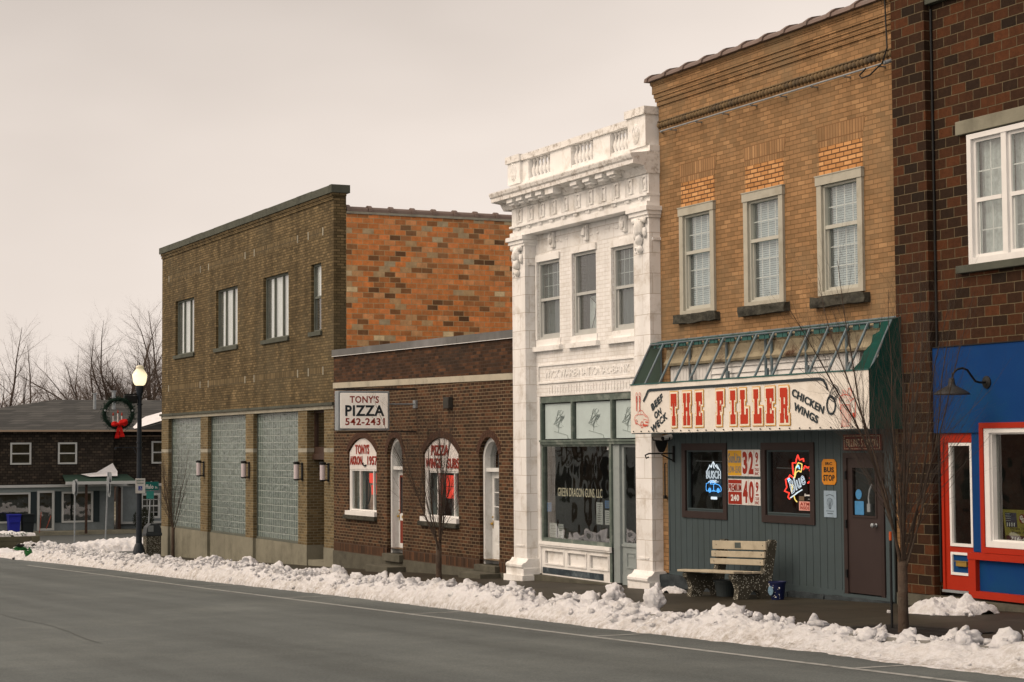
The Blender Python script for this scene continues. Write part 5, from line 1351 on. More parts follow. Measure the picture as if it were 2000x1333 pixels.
# the awning
aw = empty('awning', (-25.1, 16.2, .2), 'long awning frame with white lettered valance and torn green end panels over the bar', 'awning')
YV, AX0, AX1 = 15.94, -28.52, -21.66
M['awn_metal'] = mat('awning_tube', C(98, 108, 108), .5, .12, 8, metal=.2, stain=C(110, 78, 56), sscale=5, samt=.5)
M['awn_green'] = mat('awning_green', C(50, 86, 78), .7, .1, 3)
def cloth(name, base, trans):
    m = mat(name, base, .85, .08, 2.5, stain=(base[0] * .8, base[1] * .78, base[2] * .74, 1), sscale=1.5, samt=.7)
    return m
M['valance'] = cloth('valance_vinyl', C(218, 204, 186), .2)
M['greencloth'] = mat('green_canvas_pale', C(104, 120, 104), .9, .08, 2)
M['greencloth2'] = mat('green_canvas_dark', C(8, 58, 48), .9, .15, 2)
v = MB(); nn = 90
for i in range(nn + 1):
    x = AX0 + (AX1 - AX0) * i / nn
    for j in range(9):
        z = .225 + (1.05 - .225) * j / 8
        v.v.append((x, YV + .006 * noise.noise(Vector((x * 1.6, z * 3, 1))) + .003 * math.sin(x * 9), z + (0.008 * noise.noise(Vector((x * 2, 7, z)))) * (j == 0)))
for i in range(nn):
    for j in range(8): a = i * 9 + j; v.f.append((a, a + 9, a + 10, a + 1))
val = v.build('valance', M['valance'], aw, smooth=True)
fr = MB()
for z in (1.05, .225): fr.tube([(AX0, YV + .03, z), (AX1, YV + .03, z)], .02, 6)
fr.tube([(AX0, 16.35, 1.76), (AX1, 16.35, 1.76)], .016, 6); fr.tube([(AX0, 16.56, 1.82), (AX1, 16.56, 1.82)], .02, 6); fr.tube([(AX0, 16.40, 1.70), (AX1, 16.40, 1.70)], .012, 6)
k = 13
for i in range(k):
    x = AX0 + .45 + i * (AX1 - AX0 - .5) / k
    fr.tube([(x, YV + .03, 1.05), (x, 16.35, 1.76)], .021, 8)
    fr.tube([(x, 16.35, 1.76), (x, 16.56, 1.82)], .018, 6)
for x in (-27.45, -26.28, -25.12, -24.0, -22.95, -24.95):
    fr.tube([(x, 16.5, .3), (x, 16.5, 1.78)], .024, 8); fr.tube([(x, 16.5, .3), (x, YV + .03, .3)], .02, 6)
    if x != -24.95: fr.box(x + .02, x + .06, 16.48, 16.52, .9, 1.22)
for x in (AX0, AX1): fr.tube([(x, 16.56, 1.82), (x, 16.35, 1.76), (x, YV + .03, 1.05), (x, YV + .03, .225), (x, 16.56, .225), (x, 16.56, 1.82)], .018, 6)
fr.build('tube_frame', M['awn_metal'], aw)
tr_ = MB(); tr_.box(AX0 - .01, AX1 + .01, YV - .012, YV + .02, 1.05, 1.07)
for i in range(40):
    x = AX0 + .1 + i * (AX1 - AX0 - .2) / 40; w_ = .05 + .10 * abs(math.sin(i * 7.3))
    tr_.box(x, x + w_, 16.36, 16.375, 1.70 - .03 * abs(math.sin(i * 3.1)), 1.765)
tr_.tube([(AX0, 16.34, 1.785), (AX1, 16.34, 1.785)], .006, 5)
tr_.build('green_binding', M['awn_green'], aw)
e = MB(); pf = [(16.55, .23), (YV + .02, .23), (YV + .02, 1.06), (16.34, 1.77), (16.55, 1.82)]
e.add([(AX0 - .012, y, z) for y, z in pf] + [(AX0 - .004, y, z) for y, z in pf], [(0, 1, 2, 3, 4), (9, 8, 7, 6, 5)]); e.build('end_panel', M['greencloth'], aw)
e = MB(); pf2 = [(16.57, .22), (YV + .0, .22), (YV + .0, 1.06), (16.10, 1.25), (16.2, 1.5), (16.36, 1.78), (16.57, 1.83)]
e.add([(AX1 + .012, y, z) for y, z in pf2] + [(AX1 + .02, y, z) for y, z in pf2], [(0, 1, 2, 3, 4, 5, 6), (13, 12, 11, 10, 9, 8, 7)])
# torn flap of roof cloth still hanging at the right end
m_ = 10
for i in range(m_ + 1):
    t_ = i / m_; y = YV + .03 + (16.35 - YV - .03) * t_; z = 1.06 + .71 * t_
    wd = .40 - .22 * t_ + .05 * math.sin(i * 2.1)
    e.v += [(AX1 + .01, y, z + .012), (AX1 - wd, y, z + .012 - .04 * math.sin(i * 1.3) ** 2)]
b0 = len(e.v) - 2 * (m_ + 1)
for i in range(m_): a = b0 + 2 * i; e.f.append((a, a + 2, a + 3, a + 1))
e.build('torn_canvas', M['greencloth2'], aw)
rv = MB()
for i in range(26): x = AX0 + .12 + i * .265; rv.lathe([(.012, 0), (.012, -.01)], (x, YV - .012, .25), 8, 'y')
rv.build('grommet', M['iron'], val)
# slab-serif wood-type letters made of rectangles on a 10 x 20 grid
GL = {'T': [(0, 14, 10, 20), (3.2, 0, 6.8, 20), (2, 0, 8, 6), (0, 12, 2.6, 20), (7.4, 12, 10, 20)],
      'H': [(0, 0, 4.4, 6), (5.6, 0, 10, 6), (0, 14, 4.4, 20), (5.6, 14, 10, 20), (1, 0, 4, 20), (6, 0, 9, 20), (1, 8.8, 9, 11.2)],
      'E': [(0, 0, 10, 5.5), (0, 14.5, 10, 20), (1.2, 0, 5, 20), (7.4, 0, 10, 7.4), (7.4, 12.6, 10, 20), (4, 8.6, 7, 11.4), (6, 7.6, 7.4, 12.4)],
      'F': [(0, 14.5, 10, 20), (1.2, 0, 5, 20), (0, 0, 6.4, 5.5), (7.4, 12, 10, 20), (4, 8.6, 7, 11.4), (6, 7.6, 7.4, 12.4)],
      'I': [(0, 0, 10, 5.8), (0, 14.2, 10, 20), (2.8, 0, 7.2, 20)],
      'L': [(0, 0, 10, 5.5), (0, 14.5, 6.2, 20), (1.2, 0, 5, 20), (7.4, 0, 10, 9)],
      'R': [(0, 0, 4.8, 5.5), (0, 14.5, 8, 20), (1.2, 0, 4.6, 20), (6.3, 9.6, 9.4, 19), (5, 14.5, 8.8, 20), (4, 8.4, 8.6, 10.6), (5.8, 2, 8.8, 9), (7, 0, 10, 4.2)]}
def union(rects, mb_, y):
    """one flat sheet from overlapping rectangles"""
    xs_ = sorted({v for r in rects for v in (r[0], r[2])}); zs_ = sorted({v for r in rects for v in (r[1], r[3])})
    for i in range(len(xs_) - 1):
        cx = (xs_[i] + xs_[i + 1]) / 2; run = None
        for j in range(len(zs_) - 1):
            cz = (zs_[j] + zs_[j + 1]) / 2
            if any(r[0] < cx < r[2] and r[1] < cz < r[3] for r in rects): run = (run[0] if run else zs_[j], zs_[j + 1])
            elif run: mb_.add([(xs_[i], y, run[0]), (xs_[i + 1], y, run[0]), (xs_[i + 1], y, run[1]), (xs_[i], y, run[1])], [(0, 1, 2, 3)]); run = None
        if run: mb_.add([(xs_[i], y, run[0]), (xs_[i + 1], y, run[0]), (xs_[i + 1], y, run[1]), (xs_[i], y, run[1])], [(0, 1, 2, 3)])
def slab(layers, word):
    for (gl, x0, x1) in word:
        sx = (x1 - x0) / 10; sz = (.865 - .335) / 20
        for ex, mb_, y in layers:
            union([(x0 + a * sx - ex, .335 + b * sz - ex, x0 + c * sx + ex, .335 + d_ * sz + ex) for (a, b, c, d_) in GL[gl]], mb_, y)
g_, w_, r_ = MB(), MB(), MB()
word = [('T', -27.12, -26.93), ('H', -26.72, -26.50), ('E', -26.32, -26.12), ('F', -25.68, -25.48), ('I', -25.27, -25.12), ('L', -24.98, -24.76), ('L', -24.60, -24.38), ('E', -24.25, -24.04), ('R', -23.87, -23.65)]
slab([(.044, g_, YV - .012), (.030, w_, YV - .0165), (.0, r_, YV - .021)], word)
g_.build('lettering', mat('gold_letter', C(206, 148, 58), .6, .05), val); w_.build('lettering', mat('cream_letter', C(226, 206, 176), .6, .03), val); r_.build('lettering', mat('vermilion_letter', C(176, 50, 26), .6, .06, 5), val)
ink = MB()
for s, a, b, z0, z1, rot in (('BEEF', -27.80, -27.38, .68, .80, 26), ('ON', -27.69, -27.45, .49, .61, 22), ('WECK', -27.82, -27.24, .33, .455, 26)):
    ink.text(s, a, b, z0, z1, YV - .012, bold=.03, rot=R(rot), th=.002)
ink.text('CHICKEN', -23.58, -22.72, .59, .71, YV - .012, bold=.03, rot=R(-20), th=.002); ink.text('WINGS', -23.53, -22.88, .415, .535, YV - .012, bold=.03, rot=R(-20), th=.002)
# hose: the dark stripe over the lettering, from the pumps to the nozzle
def ribbon(mb, pts, w, y):
    pts = [Vector((a, b)) for a, b in pts]
    L_ = []
    for i, p in enumerate(pts):
        d_ = (pts[min(i + 1, len(pts) - 1)] - pts[max(i - 1, 0)]).normalized(); n_ = Vector((-d_.y, d_.x)) * w / 2; L_.append((p + n_, p - n_))
    for i in range(len(pts) - 1):
        q = [L_[i][0], L_[i][1], L_[i + 1][1], L_[i + 1][0]]
        k = len(mb.v); mb.v += [(v_.x, y, v_.y) for v_ in q]; mb.f.append((k, k + 1, k + 2, k + 3))
ribbon(ink, [(-28.06, .76), (-27.98, .84), (-27.90, .935), (-27.84, .95), (-25.5, .955), (-23.2, .965), (-22.84, .965), (-22.74, .945), (-22.68, .88), (-22.64, .80)], .045, YV - .013)
ribbon(ink, [(-22.56 + .105 * math.cos(t), .575 + .13 * math.sin(t)) for t in [i * .42 for i in range(16)]], .035, YV - .013)
ribbon(ink, [(-22.62, .68), (-22.54, .80), (-22.46, .84), (-22.40, .80), (-22.37, .74), (-22.44, .66), (-22.50, .62), (-22.62, .68)], .014, YV - .013)
ribbon(ink, [(-22.56, .68), (-22.52, .76), (-22.45, .77), (-22.42, .71), (-22.50, .66), (-22.56, .68)], .012, YV - .013); ribbon(ink, [(-22.52, .83), (-22.46, .87), (-22.40, .84), (-22.33, .74)], .014, YV - .013)
ink.build('lettering', mat('valance_ink', C(44, 52, 54), .6, .05), val)
rd = MB()      # red drawings: pumps with a car, and a basket of wings
for x in (-28.29, -28.18):
    ribbon(rd, [(x, .86), (x, .60)], .022, YV - .013); ribbon(rd, [(x - .022, .86), (x - .022, .60)], .006, YV - .013)
    for z in (.88, .79): ribbon(rd, [(x + .028 * math.cos(t), z + .04 * math.sin(t)) for t in [i * .6 for i in range(12)]], .010, YV - .013)
c_ = [(-28.38, .47), (-28.33, .53), (-28.26, .54), (-28.22, .60), (-28.10, .61), (-28.03, .55), (-27.92, .50), (-27.88, .44), (-27.90, .36), (-28.02, .33), (-28.08, .36), (-28.2, .36), (-28.34, .41), (-28.38, .47)]
ribbon(rd, c_, .010, YV - .013); ribbon(rd, [(-28.24, .54), (-28.08, .545), (-27.96, .49)], .008, YV - .013); ribbon(rd, [(-28.16, .545), (-28.16, .60)], .008, YV - .013); ribbon(rd, [(-28.08, .36), (-28.06, .46), (-27.90, .44)], .008, YV - .013)
for x, z, r0 in ((-28.11, .365, .045), (-28.31, .415, .032)): ribbon(rd, [(x + r0 * math.cos(t), z + r0 * 1.2 * math.sin(t)) for t in [i * .6 for i in range(12)]], .013, YV - .0135)
ribbon(rd, [(-28.06, .36), (-27.92, .35)], .03, YV - .0125); ribbon(rd, [(-28.0, .41), (-27.9, .405)], .02, YV - .0125)
for i in range(7): x = -22.32 + i * .036; ribbon(rd, [(x, .56), (x + .004, .27)], .007, YV - .013)
ribbon(rd, [(-22.33, .56), (-22.31, .265), (-22.10, .265), (-22.09, .56)], .010, YV - .013); ribbon(rd, [(-22.36, .66), (-22.33, .70), (-22.22, .72), (-22.10, .70), (-22.07, .66), (-22.10, .57), (-22.33, .57), (-22.36, .66)], .011, YV - .013)
ribbon(rd, [(-22.16, .72), (-22.13, .80), (-22.10, .81), (-22.06, .76), (-22.08, .68)], .012, YV - .013); ribbon(rd, [(-22.28, .72), (-22.26, .79), (-22.21, .76), (-22.20, .71)], .010, YV - .013)
ribbon(rd, [(-22.07, .62), (-22.02, .66), (-21.97, .64), (-21.97, .40), (-22.05, .38)], .014, YV - .013); ribbon(rd, [(-22.04, .42), (-21.99, .42)], .07, YV - .0125)
random.seed(6)
for i in range(26): x = -22.33 + random.random() * .24; z = .60 + random.random() * .10; ribbon(rd, [(x, z), (x + .008, z + .006)], .008, YV - .0135)
rd.build('drawing', mat('valance_red', C(196, 74, 52), .6, .05), val)

# price signs, enamel signs
M['enamel'] = mat('enamel_white', C(208, 198, 186), .35, .03, 4, stain=C(150, 130, 106), sscale=5, samt=.4)
M['price_red'] = mat('price_red', C(142, 38, 20), .4, .06, 5)
M['mustard'] = mat('mustard', C(204, 148, 38), .4, .08, 5)
M['blkprint'] = mat('black_print', C(30, 30, 30), .5, .05)
ys = Y0 - .055
def price(z0, z1, big_, top, label):
    s = MB().bev(-26.36, -25.40, ys, ys + .012, z0, z1, .004).build('price_sign', M['enamel']); tag(s, label, 'price sign', 'petrol price signs between the bar windows')
    n_ = MB(); n_.text(big_[0], -25.91, -25.77, z0 + .035, z1 - .03, ys - .001, bold=.045, th=.002); n_.text(big_[1], -25.73, -25.59, z0 + .035, z1 - .03, ys - .001, bold=.045, th=.002)
    n_.text('9', -25.53, -25.45, z1 - .21, z1 - .04, ys - .001, bold=.03, th=.002); n_.box(-25.53, -25.45, ys - .002, ys, z1 - .26, z1 - .235); n_.text('TAX', -25.545, -25.435, z0 + .085, z0 + .135, ys - .001, bold=.02, th=.002); n_.text('INC', -25.545, -25.435, z0 + .02, z0 + .07, ys - .001, bold=.02, th=.002)
    for x in (-25.75, -25.57): n_.box(x - .002, x + .002, ys - .0015, ys, z0 + .01, z1 - .01)
    n_.build('numerals', M['price_red'], s); return s
p1 = price(-.50, -.07, '32', 0, 'yellow and white petrol price sign reading 32.9, the upper of two')
MB().box(-26.35, -25.945, ys - .002, ys, -.49, -.08).build('yellow_field', M['mustard'], p1)
MB().text('SunLite', -26.335, -25.96, -.285, -.125, ys - .003, bold=.03, th=.002).text('LOW-LEAD', -26.335, -25.96, -.445, -.335, ys - .003, bold=.01, th=.002).build('lettering', mat('grey_letter', C(110, 112, 112), .5, .05), p1)
p2 = price(-.965, -.545, '40', 0, 'red and white petrol price sign reading PREMIUM 240 40.9, the lower of two')
MB().box(-26.35, -25.945, ys - .002, ys, -.955, -.755).box(-26.35, -25.945, ys - .002, ys, -.62, -.56).build('red_field', M['price_red'], p2)
MB().text('PREMIUM', -26.34, -25.955, -.745, -.63, ys - .003, bold=.02, th=.002).build('lettering', M['price_red'], p2); MB().text('240', -26.27, -26.02, -.905, -.80, ys - .004, bold=.05, th=.002).build('lettering', M['enamel'], p2)
def octo(x0, x1, z0, z1, c): return [(x0 + c, z0), (x1 - c, z0), (x1, z0 + c), (x1, z1 - c), (x1 - c, z1), (x0 + c, z1), (x0, z1 - c), (x0, z0 + c)]
s = MB().plate([octo(-23.70, -23.33, -.60, -.215, .05)], ys, ys + .008).build('bus_stop_sign', mat('orange_enamel', C(196, 122, 34), .4, .08, 5, stain=C(140, 84, 30), sscale=8)); tag(s, 'orange eight sided enamel bus stop sign beside the brown door', 'sign')
MB().text('IRC', -23.60, -23.43, -.305, -.26, ys - .001, bold=.03, th=.002).text('BUS', -23.645, -23.385, -.415, -.335, ys - .001, bold=.04, th=.002).text('STOP', -23.66, -23.37, -.545, -.45, ys - .001, bold=.04, th=.002).build('lettering', M['blkprint'], s)
s = MB().bev(-23.66, -23.34, ys, ys + .008, -1.09, -.69, .003).build('tin_sign', mat('tin_pale', C(140, 152, 158), .5, .06, 8, stain=C(110, 116, 116), sscale=9)); tag(s, 'pale blue tin sign with a shell emblem below the bus stop sign', 'sign')
em = MB(); ribbon(em, [(-23.5 + .075 * math.cos(t) * (1 if math.sin(t) > -.3 else .6), -.88 + .08 * math.sin(t)) for t in [i * .35 for i in range(19)]], .008, ys - .002)
for k in range(-3, 4): ribbon(em, [(-23.5, -.95), (-23.5 + k * .022, -.81)], .004, ys - .002)
em.box(-23.52, -23.48, ys - .002, ys, -.965, -.945); ribbon(em, [(-23.6, -.77), (-23.5, -.745), (-23.4, -.77)], .012, ys - .002); em.box(-23.6, -23.4, ys - .002, ys, -1.0, -.99); em.box(-23.57, -23.43, ys - .002, ys, -1.04, -1.025); em.build('shell_emblem', mat('sign_ink', C(84, 92, 96), .6, .05), s)
s = MB().bev(-23.10, -22.17, ys - .03, ys, -.085, .15, .006).build('filling_station_sign', mat('oxblood', C(92, 34, 26), .5, .1, 5)); tag(s, 'dark red lettered board above the brown bar door', 'sign')
k = MB(); frame(k, -23.07, -22.2, -.065, .13, ys - .033, ys - .03, .006); k.text('FILLING STATION', -23.02, -22.25, -.03, .085, ys - .031, bold=.0, th=.002); k.build('lettering', mat('sign_cream', C(186, 164, 130), .6, .05), s)

# iron bracket with a bull's head, camera
br = empty('iron_bracket', (-28.2, Y0 - .1, -.2), 'black wrought iron bracket with a horned bull head beside the left bar window', 'bracket')
m_ = MB(); m_.box(-28.12, -28.08, Y0 - .08, Y0 - .04, -.28, .0); m_.tube([(-28.1, Y0 - .08, -.13), (-28.1, Y0 - .55, -.13), (-28.1, Y0 - .62, -.16), (-28.1, Y0 - .60, -.21), (-28.1, Y0 - .55, -.19)], .014, 6); m_.tube([(-28.1, Y0 - .06, -.26), (-28.1, Y0 - .3, -.15)], .012, 6); m_.build('arm', M['iron'], br)
m_ = MB(); m_.plate([[(Y0 - .42, .08), (Y0 - .36, .10), (Y0 - .30, .09), (Y0 - .24, .10), (Y0 - .18, .08), (Y0 - .20, .0), (Y0 - .24, -.08), (Y0 - .27, -.11), (Y0 - .33, -.11), (Y0 - .36, -.08), (Y0 - .40, .0)]], -28.115, -28.085, 'x')
m_.tube([(-28.1, Y0 - .38, .09), (-28.1, Y0 - .46, .10), (-28.1, Y0 - .47, .15)], .012, 6); m_.tube([(-28.1, Y0 - .22, .09), (-28.1, Y0 - .14, .10), (-28.1, Y0 - .13, .15)], .012, 6); m_.build('bull_head', M['iron'], br)
ca = empty('security_camera', (-28.2, Y0 - .1, .1), 'small white security camera under the left end of the awning', 'camera')
MB().tube([(-28.2, Y0 - .04, .16), (-28.17, Y0 - .22, .13)], .045, 12).build('body', M['white_clean'], ca); MB().tube([(-28.17, Y0 - .22, .13), (-28.165, Y0 - .235, .127)], .035, 12).build('lens', M['rubber'], ca)
o = MB().tube([(-28.42, Y0 - .03, -.30), (-28.42, Y0 - .05, -.32), (-28.42, Y0 - .05, -.86)], .012, 6).box(-28.45, -28.39, Y0 - .07, Y0 - .03, -.92, -.86).build('iron_hook', M['iron']); tag(o, 'thin black iron rod fixed to the tan brick pier below the bull head bracket', 'hook')

# ================================================================== 5. dark brick building with the blue and red shop
dk = [(0, C(36, 26, 18)), (.25, C(47, 31, 20)), (.5, C(58, 35, 21)), (.75, C(67, 39, 22)), (1, C(82, 46, 25))]
M['dk'] = bricks('dark_rough_brick', dk, C(98, 83, 60), .300, .141, ms=.0075, grime=.3, gscale=14, bump=.9, smooth=.3)
XL = -21.75
db = empty('dark_brick_building', (-17, Y0, -2.3), 'dark rough brick building at the right edge with white paired window and blue shop front', 'building')
mb = MB()
win = (-20.22, -18.05, 2.43, 4.20)
mb.plate([rect(-21.0, -9, 1.34, 9.0), rect(*win)], Y0 + .02, Y0 + .32)
mb.plate([rect(-21.75, -21.0, -2.08, 9.0)], Y0 - .10, Y0 + .3)
mb.plate([rect(-21.0, -20.91, -2.05, 1.34)], Y0 + .02, Y0 + .3)
mb.box(XL, XL + .3, Y0 + .302, 40, -3, 9.0)
mb.build('brick_wall', M['dk'], db)
MB().tube([(-20.97, Y0 - .0, -1.9), (-20.97, Y0 - .0, 6.1)], .018, 6).build('downpipe', M['iron'], db)
MB().bev(-20.43, -17.8, Y0 - .05, Y0 + .2, 4.22, 4.41, .01).build('lintel', M['conc'], db)
MB().bev(-20.44, -17.8, Y0 - .08, Y0 + .2, 2.32, 2.425, .01).build('sill', M['coping'], db)
MB().bev(-21.05, -18.2, Y0 - .08, Y0 + .2, 6.16, 6.30, .01).build('upper_sill', M['coping'], db)
f = MB(); a, b, z0, z1 = win; frame(f, a, b, z0, z1, Y0 - .03, Y0 + .12, .085, wt=.07); c = (a + b) / 2 + .0
mids = a + .74
for m_ in (mids, mids + .70): f.box(m_ - .05, m_ + .05, Y0 - .02, Y0 + .11, z0 + .085, z1 - .07)
w = f.build('window', M['white_clean'], db)
spans = [(a + .085, mids - .05), (mids + .05, mids + .65), (mids + .75, b - .085)]
for (p, q) in spans:
    s = MB(); frame(s, p, q, z0 + .085, z1 - .07, Y0 + .02, Y0 + .08, .045); zm = 3.295; s.box(p + .045, q - .045, Y0 + .01, Y0 + .06, zm - .03, zm + .025); s.box(p + .045, p + .075, Y0 + .05, Y0 + .09, z0 + .13, zm)
    s.build('sash', M['white_clean'], w); pane(w, p + .04, q - .04, z0 + .12, z1 - .11, Y0 + .05, M['glass_up'])
    g = MB(); x = (p + q) / 2; g.box(x - .008, x + .008, Y0 + .06, Y0 + .066, zm, z1 - .1); g.box(p + .04, q - .04, Y0 + .06, Y0 + .066, 3.68, 3.696); g.box(p + .04, q - .04, Y0 + .08, Y0 + .086, 2.88, 2.894); g.box(x - .006, x + .006, Y0 + .08, Y0 + .086, z0 + .12, zm)
    g.build('muntins', M['white_clean'], w)
    wavy(p, q, z0, z1, Y0 + .16, 30, .015, 5).build('lace_curtain', M['lace'], w)
back_box(w, a, b, z0, z1, Y0 + .2, .8)
# blue fascia, red door, shop window
MB().bev(-21.07, -9, Y0 - .06, Y0 + .019, .15, 1.33, .004).build('blue_fascia', M['blue_paint'], db)
MB().box(-21.08, -9, Y0 - .075, Y0 + .0, 1.332, 1.345).build('fascia_flashing', M['iron'], db)
MB().box(-20.24, -20.0, Y0 - .03, Y0 + .1, -1.45, .149).box(-20.24, -9, Y0 + .03, Y0 + .1, -2.0, -1.38).box(-16.65, -9, Y0 + .03, Y0 + .1, -1.38, .148).build('blue_panel', M['blue_paint'], db)
mb = MB(); mb.box(-20.91, -20.25, Y0 - .02, Y0 + .06, .02, .148); mb.box(-20.91, -20.86, Y0 - .02, Y0 + .06, -2.0, .02)
d = mb.build('door_frame', M['red_paint'], db)
l = MB(); l.plate([rect(-20.86, -20.25, -1.99, .02), rect(-20.72, -20.28, -1.37, .01), rect(-20.72, -20.28, -1.76, -1.50)], Y0 + .0, Y0 + .05)
lf = l.build('door_leaf', M['red_paint'], d)
l = MB(); frame(l, -20.745, -20.265, -1.395, .015, Y0 - .015, Y0 + .045, .04); frame(l, -20.745, -20.265, -1.785, -1.475, Y0 - .015, Y0 + .045, .035); l.build('white_beading', M['white_clean'], lf)
pane(lf, -20.71, -20.3, -1.36, -.02, Y0 + .02, M['glass2']); MB().box(-20.72, -20.29, Y0 + .01, Y0 + .03, -1.76, -1.5).build('blue_panel', M['blue_paint'], lf)
MB().bev(-20.62, -20.40, Y0 - .03, Y0 + .01, -1.665, -1.60, .005).box(-20.64, -20.38, Y0 - .04, Y0 + .0, -1.60, -1.59).build('letter_slot', M['brass'], lf)
back_box(lf, -20.72, -20.28, -1.37, .0, Y0 + .07, .9, M['dim']); MB().box(-20.92, -20.24, Y0 - .03, Y0 + .1, -2.03, -1.995).build('threshold', M['galv'], d)
f = MB(); frame(f, -20.0, -16.6, -1.45, .28, Y0 - .10, Y0 - .02, .075); sw = f.build('shop_window', M['red_paint'], db)
f = MB(); frame(f, -19.92, -16.68, -1.37, .205, Y0 - .085, Y0 + .06, .10, wt=.06, wb=.08); frame(f, -19.82, -16.78, -1.29, .145, Y0 - .05, Y0 + .06, .02); f.build('white_frame', M['white_clean'], sw)
pane(sw, -19.81, -16.8, -1.28, .14, Y0 + .02, M['glass2']); back_box(sw, -19.9, -16.7, -1.4, .2, Y0 + .08, 1.8, M['dim'])
MB().box(-19.80, -19.52, Y0 + .5, Y0 + .52, -1.3, .14).build('window_blind', M['steel'], sw)
mb = MB(); mb.box(-20.25, -9, Y0 - .13, Y0 - .02, -1.545, -1.455); mb.box(-20.25, -20.10, Y0 - .12, Y0 - .02, -2.06, -1.546); mb.box(-20.1, -9, Y0 - .12, Y0 - .02, -2.06, -1.965); mb.box(-17.9, -17.75, Y0 - .12, Y0 - .02, -1.964, -1.547)
mb.build('red_rail', M['red_paint'], db)
MB().box(-20.1, -9, Y0 - .05, Y0 + .029, -1.964, -1.547).build('blue_kick_panel', M['blue_paint'], db)
MB().box(-21.78, -9, Y0 - .15, Y0 + .3, -3.2, -2.09).box(-20.95, -20.22, Y0 - .25, Y0 - .151, -3.2, -2.07).build('foundation', M['conc_dark'], db)
po = empty('shop_poster', (-19.4, Y0 + .0, -1.28), 'mustard yellow poster with flag picture, oval emblem and phone number in the shop window', 'poster')
yp = Y0 + .07
pp = MB().plate([[(-19.70, -1.28), (-18.5, -1.28), (-18.5, -.87), (-19.76, -.87)]], yp, yp + .006).build('sheet', mat('poster_yellow', C(128, 116, 50), .7, .06, 4), po)
MB().plate([[(-19.69, -1.28), (-18.5, -1.28), (-18.5, -1.21), (-19.70, -1.21)]], yp - .002, yp - .0002).build('maroon_band', mat('poster_maroon', C(70, 34, 36), .7, .1), po)
MB().plate([[(-19.68, -1.10), (-19.47, -1.10), (-19.49, -.91), (-19.71, -.91)]], yp - .002, yp - .0002).build('flag_picture', mat('poster_picture', C(52, 54, 66), .7, .8, 22), po)
k = MB()
for i in range(4):
    for j in range(4): k.box(-19.69 + i * .025, -19.68 + i * .025, yp - .004, yp - .0025, -.93 - j * .03, -.922 - j * .03)
for i in range(4): k.box(-19.67 + i * .045, -19.655 + i * .045, yp - .004, yp - .0025, -1.09, -1.04)
k.text('G', -19.415, -19.36, -1.0, -.94, yp - .004, bold=.05, th=.001); k.text('G', -19.38, -19.325, -1.035, -.975, yp - .005, bold=.05, th=.001); k.text('716-442-6', -19.60, -19.1, -1.275, -1.225, yp - .003, bold=.02, th=.001); k.build('lettering', M['enamel'], po)
MB().lathe([(.062, 0), (.062, -.001)], (-19.37, yp - .002, -.985), 20, 'y').build('oval_emblem', mat('poster_red', C(110, 32, 26), .7, .05), po)
MB().text('TA', -19.28, -19.05, -1.03, -.95, yp - .003, th=.001).text('We are Thankful to a', -19.62, -19.05, -1.13, -1.10, yp - .003, th=.001).text('Thank A Vet Fro', -19.59, -19.05, -1.18, -1.145, yp - .003, th=.001).build('lettering', M['blkprint'], po)
# gooseneck lamp
gl = empty('gooseneck_lamp', (-19.9, Y0 - .07, .8), 'black gooseneck barn lamp on the blue fascia above the red door', 'wall lamp')
m_ = MB().lathe([(.085, 0), (.085, -.015), (.03, -.03)], (-19.86, Y0 - .06, .82), 16, 'y'); m_.tube([(-19.86, Y0 - .07, .82), (-19.855, Y0 - .18, .815), (-19.84, Y0 - .27, .83), (-19.81, Y0 - .36, .90), (-19.78, Y0 - .45, .975), (-19.78, Y0 - .53, 1.0), (-19.80, Y0 - .60, .985), (-19.84, Y0 - .64, .93), (-19.86, Y0 - .64, .84)], .015, 8, cap=True)
m_.build('arm', M['iron'], gl)
MB().lathe([(.035, .22), (.045, .15), (.055, .12), (.12, .09), (.19, .05), (.235, .015), (.24, .0), (.23, .0), (.19, .03), (.05, .10)], (-19.87, Y0 - .64, .65), 28).build('shade', mat('lamp_shade_black', (.03, .032, .034, 1), .4, .2), gl, smooth=True)
# ================================================================== bench, pots
M['slat'] = mat('bench_slat', C(170, 154, 128), .7, .12, 3, bump=.2, stain=C(126, 112, 90), sscale=4, samt=.5)
def pebble():
    m = mat('pebble_concrete', C(74, 68, 56), .85, .15, 6, bump=.5, bscale=40)
    n = m.node_tree.nodes; l = m.node_tree.links; p = n['Principled BSDF']
    g = n.new('ShaderNodeNewGeometry'); v = n.new('ShaderNodeTexVoronoi'); v.inputs['Scale'].default_value = 42; l.new(g.outputs['Position'], v.inputs[0])
    lt = n.new('ShaderNodeMath'); lt.operation = 'LESS_THAN'; lt.inputs[1].default_value = .34; l.new(v.outputs['Distance'], lt.inputs[0])
    s = n.new('ShaderNodeSeparateColor'); l.new(v.outputs['Color'], s.inputs[0]); g2 = n.new('ShaderNodeMath'); g2.operation = 'GREATER_THAN'; g2.inputs[1].default_value = .52; l.new(s.outputs[0], g2.inputs[0])
    mu = n.new('ShaderNodeMath'); mu.operation = 'MULTIPLY'; l.new(lt.outputs[0], mu.inputs[0]); l.new(g2.outputs[0], mu.inputs[1])
    src = p.inputs['Base Color'].links[0].from_socket; mx = n.new('ShaderNodeMixRGB'); l.new(mu.outputs[0], mx.inputs[0]); l.new(src, mx.inputs[1]); mx.inputs[2].default_value = C(196, 186, 164); l.new(mx.outputs[0], p.inputs['Base Color'])
    return m
M['pebble'] = pebble()
bx, by, bz = -25.2, 15.8, zp(-25.2)
bn = empty('bench', (bx, by, bz), 'park bench with tan slats and pebbled concrete ends against the grey bar front', 'bench')
bn.rotation_euler = (0, -.0325, 0)
